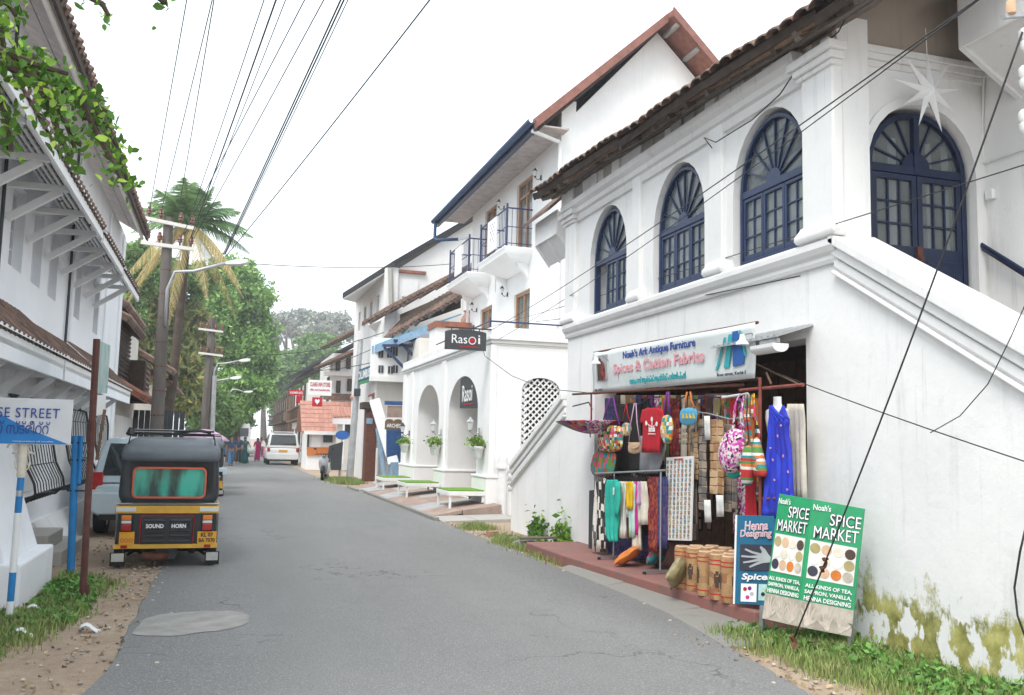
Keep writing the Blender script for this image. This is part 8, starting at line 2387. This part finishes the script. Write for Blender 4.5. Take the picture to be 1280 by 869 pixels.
# crossarm with insulators at the top right corner
t = thing('corner_crossarm', 'short steel crossarm with a wooden and a white insulator at the top right corner', 'crossarm', sight(1270, 40, 'y', 4.6))
mb = MB(); mb.bar(sight(1254, 21, 'y', 4.6), sight(1330, 14, 'y', 4.6), .04, .03); mb.build('bar', 'galv', t)
p = sight(1264, 18, 'y', 4.58); mb = MB(); mb.lathe([(.018, 0), (.03, .005), (.032, .07), (.022, .10)], p, 12); mb.build('insulator', 'cl_tan', t, smooth=True)
for y in (48, 95, 150):
    p = sight(1280, y, 'y', 4.62); mb = MB(); mb.lathe([(.015, -.09), (.03, -.07), (.033, -.03), (.02, -.02), (.033, .0), (.033, .05), (.015, .07)], p, 12); mb.build('insulator', 'porcelain', t, smooth=True)
mb = MB(); mb.tube([Vector((sight(1330, 14, 'y', 4.6).x, 4.6, -.05)), sight(1330, -40, 'y', 4.6)], .09, 10); mb.build('pole', 'pole_concrete', t, smooth=True)
# paper star
t = thing('paper_star', 'white nine pointed paper star hanging in front of the blue door', 'star', sight(1160, 160, 'y', 6.78))
c = sight(1161, 114, 'y', 6.72); n = 9
for k in range(n):
    a = 2 * pi * k / n + .18
    R1 = .37 * (1 + .10 * sin(k * 2.1)); r2 = .10
    tip = c + Vector((R1 * cos(a), 0, R1 * sin(a)))
    l = c + Vector((r2 * cos(a - pi / n), 0, r2 * sin(a - pi / n))); r_ = c + Vector((r2 * cos(a + pi / n), 0, r2 * sin(a + pi / n)))
    mb = MB(); mb.add([c + Vector((0, -.07, 0)), l, tip, r_, c + Vector((0, .07, 0))], [(0, 1, 2), (0, 2, 3), (4, 2, 1), (4, 3, 2)]); mb.build('star_point', 'white_paint', t)
mb = MB(); mb.tube([c, c + Vector((0, .02, .62))], .003, 4); mb.build('string', 'white_paint', t)

# ------------------------------------------------------------------ trees
def tree(name, label, base, limbs, lobes, leaf, nleaf, mat, trunk_r=.25, bark='bark', clump=.5, droop=.2, group='trees at the end of the street', extra=None, aspect=1.7, cat='tree'):
    """limbs: lists of points; lobes: (centre, (rx,ry,rz), weight); leaves gather in clumps on the shell and inside each lobe"""
    base = Vector(base)
    t = thing(name, label, cat, base, 0, group)
    mb = MB()
    for pts, r0, r1 in limbs:
        k = len(pts)
        # wobble
        Q = []
        for i in range(k - 1):
            a, b = Vector(pts[i]), Vector(pts[i + 1])
            for s in range(3):
                f = s / 3; p = a.lerp(b, f)
                if not (i == 0 and s == 0): p += Vector((RND.gauss(0, .04), RND.gauss(0, .04), 0)) * (b - a).length * .25
                Q.append(p)
        Q.append(Vector(pts[-1]))
        m = len(Q)
        mb.tube(Q, [r0 + (r1 - r0) * i / (m - 1) for i in range(m)], 8)
    mb.build('trunk', bark, t, smooth=True)
    W_ = sum(l[2] for l in lobes); P = []
    for c, rr, w_ in lobes:
        n = int(nleaf * w_ / W_); nc = max(6, int(n / 70))
        d = NP.normal(size=(nc, 3)); d /= np.linalg.norm(d, axis=1)[:, None]
        rad = NP.uniform(.45, 1.05, nc) ** .6
        C = np.array(c) + d * rad[:, None] * np.array(rr)
        k = NP.integers(0, nc, n)
        cs = clump * NP.uniform(.6, 1.3, nc)
        g = NP.normal(size=(n, 3)); g /= np.linalg.norm(g, axis=1)[:, None]; g *= (NP.random(n) ** .5)[:, None]
        P.append(C[k] + g * cs[k][:, None] * np.array([1, 1, .7]))
    P = np.concatenate(P)
    leaf_mesh('crown', mat, P, leaf, t, up=.4, aspect=aspect, droop=droop)
    return t

def S(px, py, Y): return sight(px, py, 'y', Y)
# big bright tree
Yb = 58
def lobesY(L, Y0):
    out = []
    for (px, py, rx, rz, w_, dy) in L:
        c = S(px, py, Y0 + dy); k = (Y0 + dy) / FPX
        out.append((c, (rx * k, rx * k * .9, rz * k), w_))
    return out
b = Vector((*S(292, 560, 66).xy, 0))
tree('broadleaf_tree', 'big bright green broadleaf tree behind the second pole', b,
     [([b, S(290, 480, 66), S(288, 420, 66)], .5, .3), ([S(288, 430, 66), S(305, 370, 66)], .3, .1), ([S(288, 440, 66), S(270, 380, 65)], .28, .1), ([S(289, 470, 66), S(320, 430, 66)], .25, .08)],
     lobesY([(292, 345, 26, 22, 1, 0), (305, 375, 30, 26, 1.2, 0), (315, 410, 26, 26, 1.2, 1), (300, 440, 30, 26, 1.2, -1), (318, 455, 24, 26, 1.1, 1), (300, 485, 32, 22, 1.1, -2), (272, 400, 22, 40, 1, -2), (280, 510, 24, 24, .8, -3), (322, 490, 13, 16, .5, 2)], 66), .17, 60000, 'leaf_bright', clump=.8)
b = Vector((*S(150, 560, 48).xy, 0)); b.x -= .5
tree('dark_tree', 'dark leafy tree showing behind the left roofs', b, [([b, S(160, 420, 48)], .3, .15)],
     lobesY([(170, 325, 18, 20, 1, 0), (158, 350, 18, 26, 1, 1), (178, 345, 16, 20, .8, 0), (160, 400, 16, 26, 1, 0), (185, 330, 18, 14, .8, 1), (215, 345, 20, 18, .9, 2), (250, 350, 16, 20, .8, 3)], 48), .14, 30000, 'leaf_mid', clump=.5)
# bamboo-like tree mass between the poles
b = Vector((*S(205, 560, 52).xy, 0))
tree('feathery_tree', 'yellow green feathery tree filling the gap behind the first pole', b,
     [([b, S(208, 470, 52), S(200, 400, 52)], .22, .06), ([S(207, 480, 52), S(235, 420, 52), S(248, 395, 52)], .14, .04), ([S(207, 480, 52), S(180, 430, 52), S(165, 400, 52)], .14, .04)],
     lobesY([(180, 385, 24, 20, 1, 0), (215, 385, 26, 22, 1, 0), (175, 420, 24, 26, 1, -1), (205, 425, 26, 26, 1.1, 0), (235, 410, 20, 26, 1, 1), (190, 460, 26, 24, 1, -1), (225, 455, 22, 26, 1, 0), (245, 440, 16, 30, .9, 1), (215, 490, 26, 20, .8, 0), (240, 490, 16, 22, .8, 0), (160, 375, 14, 22, .8, 0), (195, 365, 22, 14, .7, 0)], 52), .17, 40000, 'leaf_bamboo', clump=.55, aspect=3.0)
b = Vector((*S(243, 560, 57).xy, 0))
tree('roadside_tree', 'fresh green roadside tree low behind the second pole', b, [([b, S(246, 500, 57)], .3, .15)],
     lobesY([(246, 500, 22, 26, 1, 0), (272, 520, 22, 24, 1, 0), (250, 465, 16, 24, .8, 1), (262, 540, 22, 16, .8, -1)], 57), .16, 20000, 'leaf_mid', clump=.6)
b = Vector((*S(285, 560, 84).xy, 0))
tree('roadside_tree', 'shaded tree closing the street on the left far end', b, [([b, S(290, 500, 84)], .4, .2)],
     lobesY([(292, 520, 20, 18, 1, 0), (276, 515, 16, 24, 1, -2)], 84), .24, 8000, 'leaf_mid', clump=.8)
# tree over the far right of the street
b = Vector((*S(360, 550, 110).xy, 0))
tree('street_tree', 'dense green tree arching over the far end of the street', b,
     [([b, S(358, 500, 110), S(352, 465, 110)], .5, .25), ([S(356, 490, 110), S(375, 460, 110)], .3, .1), ([S(356, 495, 110), S(335, 480, 110)], .3, .1)],
     lobesY([(350, 470, 24, 22, 1, 0), (375, 455, 28, 18, 1, 2), (395, 445, 24, 16, .8, 4), (352, 500, 14, 20, 1, 0), (365, 490, 18, 24, .9, 0), (358, 525, 12, 16, .6, 0), (400, 430, 24, 12, .6, 6), (338, 475, 12, 14, .5, 0)], 110), .28, 26000, 'leaf_mid', clump=1.1)
# far flat topped rain trees
def rain_tree(label, px, Y, lobes, n, mat, seed):
    b = Vector((*S(px, 550, Y).xy, 0))
    L = []
    fork = S(px, 480, Y)
    L.append(([b, fork], 1.1, .8))
    rr = random.Random(seed)
    for k in range(9):
        tx = px + (k - 4) * 13 + rr.uniform(-4, 4)
        mid = S(px + (tx - px) * .5, 452 + rr.uniform(-4, 4), Y + rr.uniform(-6, 6)); end = S(tx, 408 + abs(k - 4) * 3 + rr.uniform(-5, 5), Y + rr.uniform(-10, 10))
        L.append(([fork, mid, end], .6, .12))
        for q in range(3):
            L.append(([mid.lerp(end, .4 + .2 * q), S(tx + rr.uniform(-14, 14), 404 + rr.uniform(-4, 12), Y + rr.uniform(-10, 10))], .22, .06))
    tree('rain_tree', label, b, L, lobesY(lobes, Y), .42, n * 2, mat, bark='bark_grey', clump=1.5, aspect=1.4, group='rain trees far behind the shophouses')
M('bark_grey', (.24, .22, .21), .95, .3)
rain_tree('haze tinted grey flat topped rain tree spreading far behind the right shophouses', 375, 175, [(345, 405, 24, 9, 1, 0), (380, 398, 30, 8, 1.2, 4), (415, 402, 26, 8, 1, 0), (334, 422, 14, 7, .5, 0), (400, 412, 24, 6, .5, -5), (365, 414, 24, 6, .5, 5), (438, 416, 18, 7, .6, 0)], 6500, 'leaf_haze_grey', 3)
# canopy haze of leaves under it
b = Vector((*S(330, 550, 150).xy, 0))
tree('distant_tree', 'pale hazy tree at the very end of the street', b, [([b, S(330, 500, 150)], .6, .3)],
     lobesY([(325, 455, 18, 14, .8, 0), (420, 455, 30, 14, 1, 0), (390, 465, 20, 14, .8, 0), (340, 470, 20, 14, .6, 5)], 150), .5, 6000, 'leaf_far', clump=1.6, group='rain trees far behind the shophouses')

# ------------------------------------------------------------------ coconut palm
def palm():
    Yp = 33
    crown = S(236, 280, Yp)
    b = Vector((S(203, 500, Yp).x, Yp, 0))
    t = thing('coconut_palm', 'coconut palm with yellowing lower fronds behind the first pole', 'palm tree', b)
    mb = MB(); mb.tube([b, b.lerp(crown, .4) + Vector((.1, 0, 0)), crown], [.2, .15, .12], 10); mb.build('trunk', 'bark', t, smooth=True)
    fr_ = [(95, 2.3, 1.0, 0), (70, 2.2, .85, 0), (115, 2.1, .8, 0), (48, 2.3, .6, 0), (135, 2.0, .65, 0), (30, 2.4, .3, 0), (20, 2.3, -.05, 0), (155, 1.9, .35, 0), (88, 2.1, .9, 0), (60, 2.0, .75, 0), (125, 2.1, .8, 0), (40, 2.2, .45, 0), (145, 2.0, .5, 0), (100, 2.2, .9, 0), (80, 1.9, .6, 0), (105, 1.6, .4, 0),
           (-25, 2.3, -.75, 1), (-60, 2.4, -1.0, 1), (-95, 2.5, -1.1, 1), (-120, 2.6, -1.1, 1), (-150, 2.5, -.8, 1), (-75, 2.3, -1.1, 1), (170, 2.0, -.2, 0), (10, 2.2, -.3, 0), (-135, 2.3, -1.0, 1), (-40, 2.2, -.9, 1)]
    for ang, L, lift, dry in fr_:
        a = radians(ang)
        if not dry: dirv = Vector((cos(a), RND.uniform(-.7, .4), max(.05, sin(a)) if ang > 0 else -.1)).normalized()
        else: dirv = Vector((cos(a) * .9, RND.uniform(-.6, .3), -.35)).normalized()
        pts = []
        for k in range(13):
            f = k / 12
            pts.append(crown + dirv * L * f + Vector((0, 0, -(.9 if not dry else 1.0) * L * .42 * f * f * (1.2 - lift * .5))))
        mb = MB(); mb.tube(pts, [.03 * (1 - .8 * k / 12) for k in range(13)], 5)
        fo = mb.build('frond', 'leaf_palm' if not dry else 'leaf_palm_dry', t)
        mb = MB()
        for k in range(2, 52):
            f = k / 52; i = min(11, int(f * 12)); p = pts[i].lerp(pts[i + 1], f * 12 - i); tg = (pts[i + 1] - pts[i]).normalized()
            sd = tg.cross(Vector((0, 0, 1)));  sd = sd.normalized() if sd.length > .01 else Vector((1, 0, 0))
            ll = .62 * sin(pi * min(1, f * .9 + .12)) + .1
            for s in (-1, 1):
                e = p + (sd * s * .75 + tg * .55 + Vector((0, 0, -.35 - .5 * (dry) - RND.uniform(0, .3)))).normalized() * ll
                w_ = tg * .022
                mb.add([p - w_, p + w_, p.lerp(e, .6) + w_ * .8, e, p.lerp(e, .6) - w_ * .8], [(0, 1, 2, 3, 4)])
        o = mb.build('leaflets', 'leaf_palm' if not dry else 'leaf_palm_dry', fo, fix=False); o['kind'] = 'stuff'
    for k in range(5):
        mb = MB(); a = k * 1.3; mb.lathe([(.02, -.14), (.11, -.05), (.12, .03), (.04, .12)], crown + Vector((.2 * cos(a), .2 * sin(a) - .1, -.25)), 8); mb.build('coconut', 'leaf_palm_dry', t, smooth=True)
palm()

# ------------------------------------------------------------------ near overhanging branch, top left
def near_branch():
    Yn = 4.6
    tb = Vector((-3.3, 3.2, 0))
    t = thing('overhanging_tree', 'leafy green branches hanging in from a tree at the top left corner', 'tree', tb)
    crown = Vector((-3.0, 3.4, 3.4))
    mb = MB(); mb.tube([tb, tb + Vector((.1, .1, 1.7)), crown], [.2, .15, .10], 10); mb.build('trunk', 'bark', t, smooth=True)
    B = [[(-40, 60), (10, 78), (40, 90), (65, 100), (95, 115), (130, 150), (150, 190), (160, 230)], [(-30, 50), (0, 62), (40, 70), (80, 100), (110, 125), (135, 140)], [(-50, 90), (0, 80), (45, 98), (70, 125), (85, 160), (95, 190)], [(-30, -15), (10, 5), (20, 20)], [(60, -30), (100, -10), (128, 5), (136, 20)], [(-30, 110), (0, 120), (10, 150), (14, 190)], [(180, -20), (200, -2), (206, 4)], [(-20, 20), (0, 30), (5, 60)], [(40, 92), (62, 130), (72, 165), (88, 195)], [(100, 118), (118, 160), (140, 200), (157, 236)], [(-10, 60), (30, 75), (60, 85), (85, 92)]]
    mb = MB(); LP = []
    for k, br in enumerate(B):
        pts = [sight(x, y, 'y', Yn + .12 * sin(k * 2.3) + .04 * i) for i, (x, y) in enumerate(br)]
        if k in (0, 2, 3): pts = [crown] + pts
        mb.tube(pts, [.018 * (1 - .75 * i / len(pts)) + .003 for i in range(len(pts))], 6)
        n0 = 1 if k in (0, 2, 3) else 0
        for i in range(n0, len(pts) - 1):
            for q in range(34 if k not in (4, 6) else 8):
                p = pts[i].lerp(pts[i + 1], RND.random())
                LP.append(p + Vector((RND.gauss(0, .035), RND.gauss(0, .07), RND.gauss(-.015, .035))))
    mb.build('branch', 'bark', t, smooth=True)
    leaf_mesh('leaves', 'leaf_near', [tuple(p) for p in LP], .031, t, up=.3, aspect=1.5, droop=.9, fold=.12, round_=True)
near_branch()
# small weeds climbing at the far parapet foot, rubble heap
o = leaf_mesh('wall_weeds', 'leaf_near', [(5.12 + RND.gauss(0, .05), y, max(.02, abs(RND.gauss(0, .22)))) for y in [RND.choice((13.6, 14.7, 15.0, 13.9)) + RND.gauss(0, .12) for _ in range(420)]], .06, droop=-.6, aspect=2)
tag(o, 'straggly green weeds growing up the foot of the white parapet', 'weeds'); o['kind'] = 'stuff'
t = thing('rubble_heap', 'heap of broken stones and a plank at the foot of the parapet', 'rubble', (4.7, 14.3, 0))
for k in range(12):
    r = RND.uniform(.06, .16); mb = MB(); mb.lathe([(r * .7, 0), (r, r * .3), (r * .8, r * .6), (r * .3, r * .8)], (4.75 + RND.gauss(0, .14), 14.3 + RND.gauss(0, .5), -.01), 6, RND.uniform(.7, 1.2), RND.uniform(.7, 1.3)); mb.build('stone', 'concrete_dark', t)
mb = MB(); mb.bar((4.5, 13.9, .14), (5.05, 13.7, .17), .18, .03); mb.build('plank', 'timber_grey', t)
mb = MB(); mb.box((4.55, 15.6, .05), (.2, .1, .08), (0, 0, .3)); mb.build('brick', 'tile_pink', t)
for x, y, lab in ((45, 762, 'crumpled white paper scrap in the grass by the sign pole'), (112, 786, 'small white litter scrap on the dirt verge'), (30, 792, 'pale plastic wrapper near the bottom left corner')):
    p = sight(x, y, 'z', .03); mb = MB(); mb.grid(lambda u, v: p + Vector(((u - .5) * .16, (v - .5) * .08, .03 * sin(u * 5) + .02 * sin(v * 7))), 6, 4); o = mb.build('paper_scrap', 'white_paint', solid=.004, smooth='all', fix=False); tag(o, lab, 'litter', 'scraps of litter')
# ------------------------------------------------------------------ humid air
mb = MB(); mb.bx(-70, 90, -8, 260, -1.3, 32)
hz = mb.build('haze', 'plaster')
hz.data.materials.clear()
m = bpy.data.materials.new('haze'); m.use_nodes = True
nt2 = m.node_tree; nt2.nodes.clear()
ou = nt2.nodes.new('ShaderNodeOutputMaterial'); pv_ = nt2.nodes.new('ShaderNodeVolumePrincipled')
pv_.inputs['Color'].default_value = (.92, .95, 1, 1); pv_.inputs['Density'].default_value = .0016; pv_.inputs['Anisotropy'].default_value = .3
nt2.links.new(pv_.outputs[0], ou.inputs['Volume'])
hz.data.materials.append(m)
hz['kind'] = 'stuff'; hz['label'] = 'thin pale humid haze filling the street'; hz['category'] = 'haze'
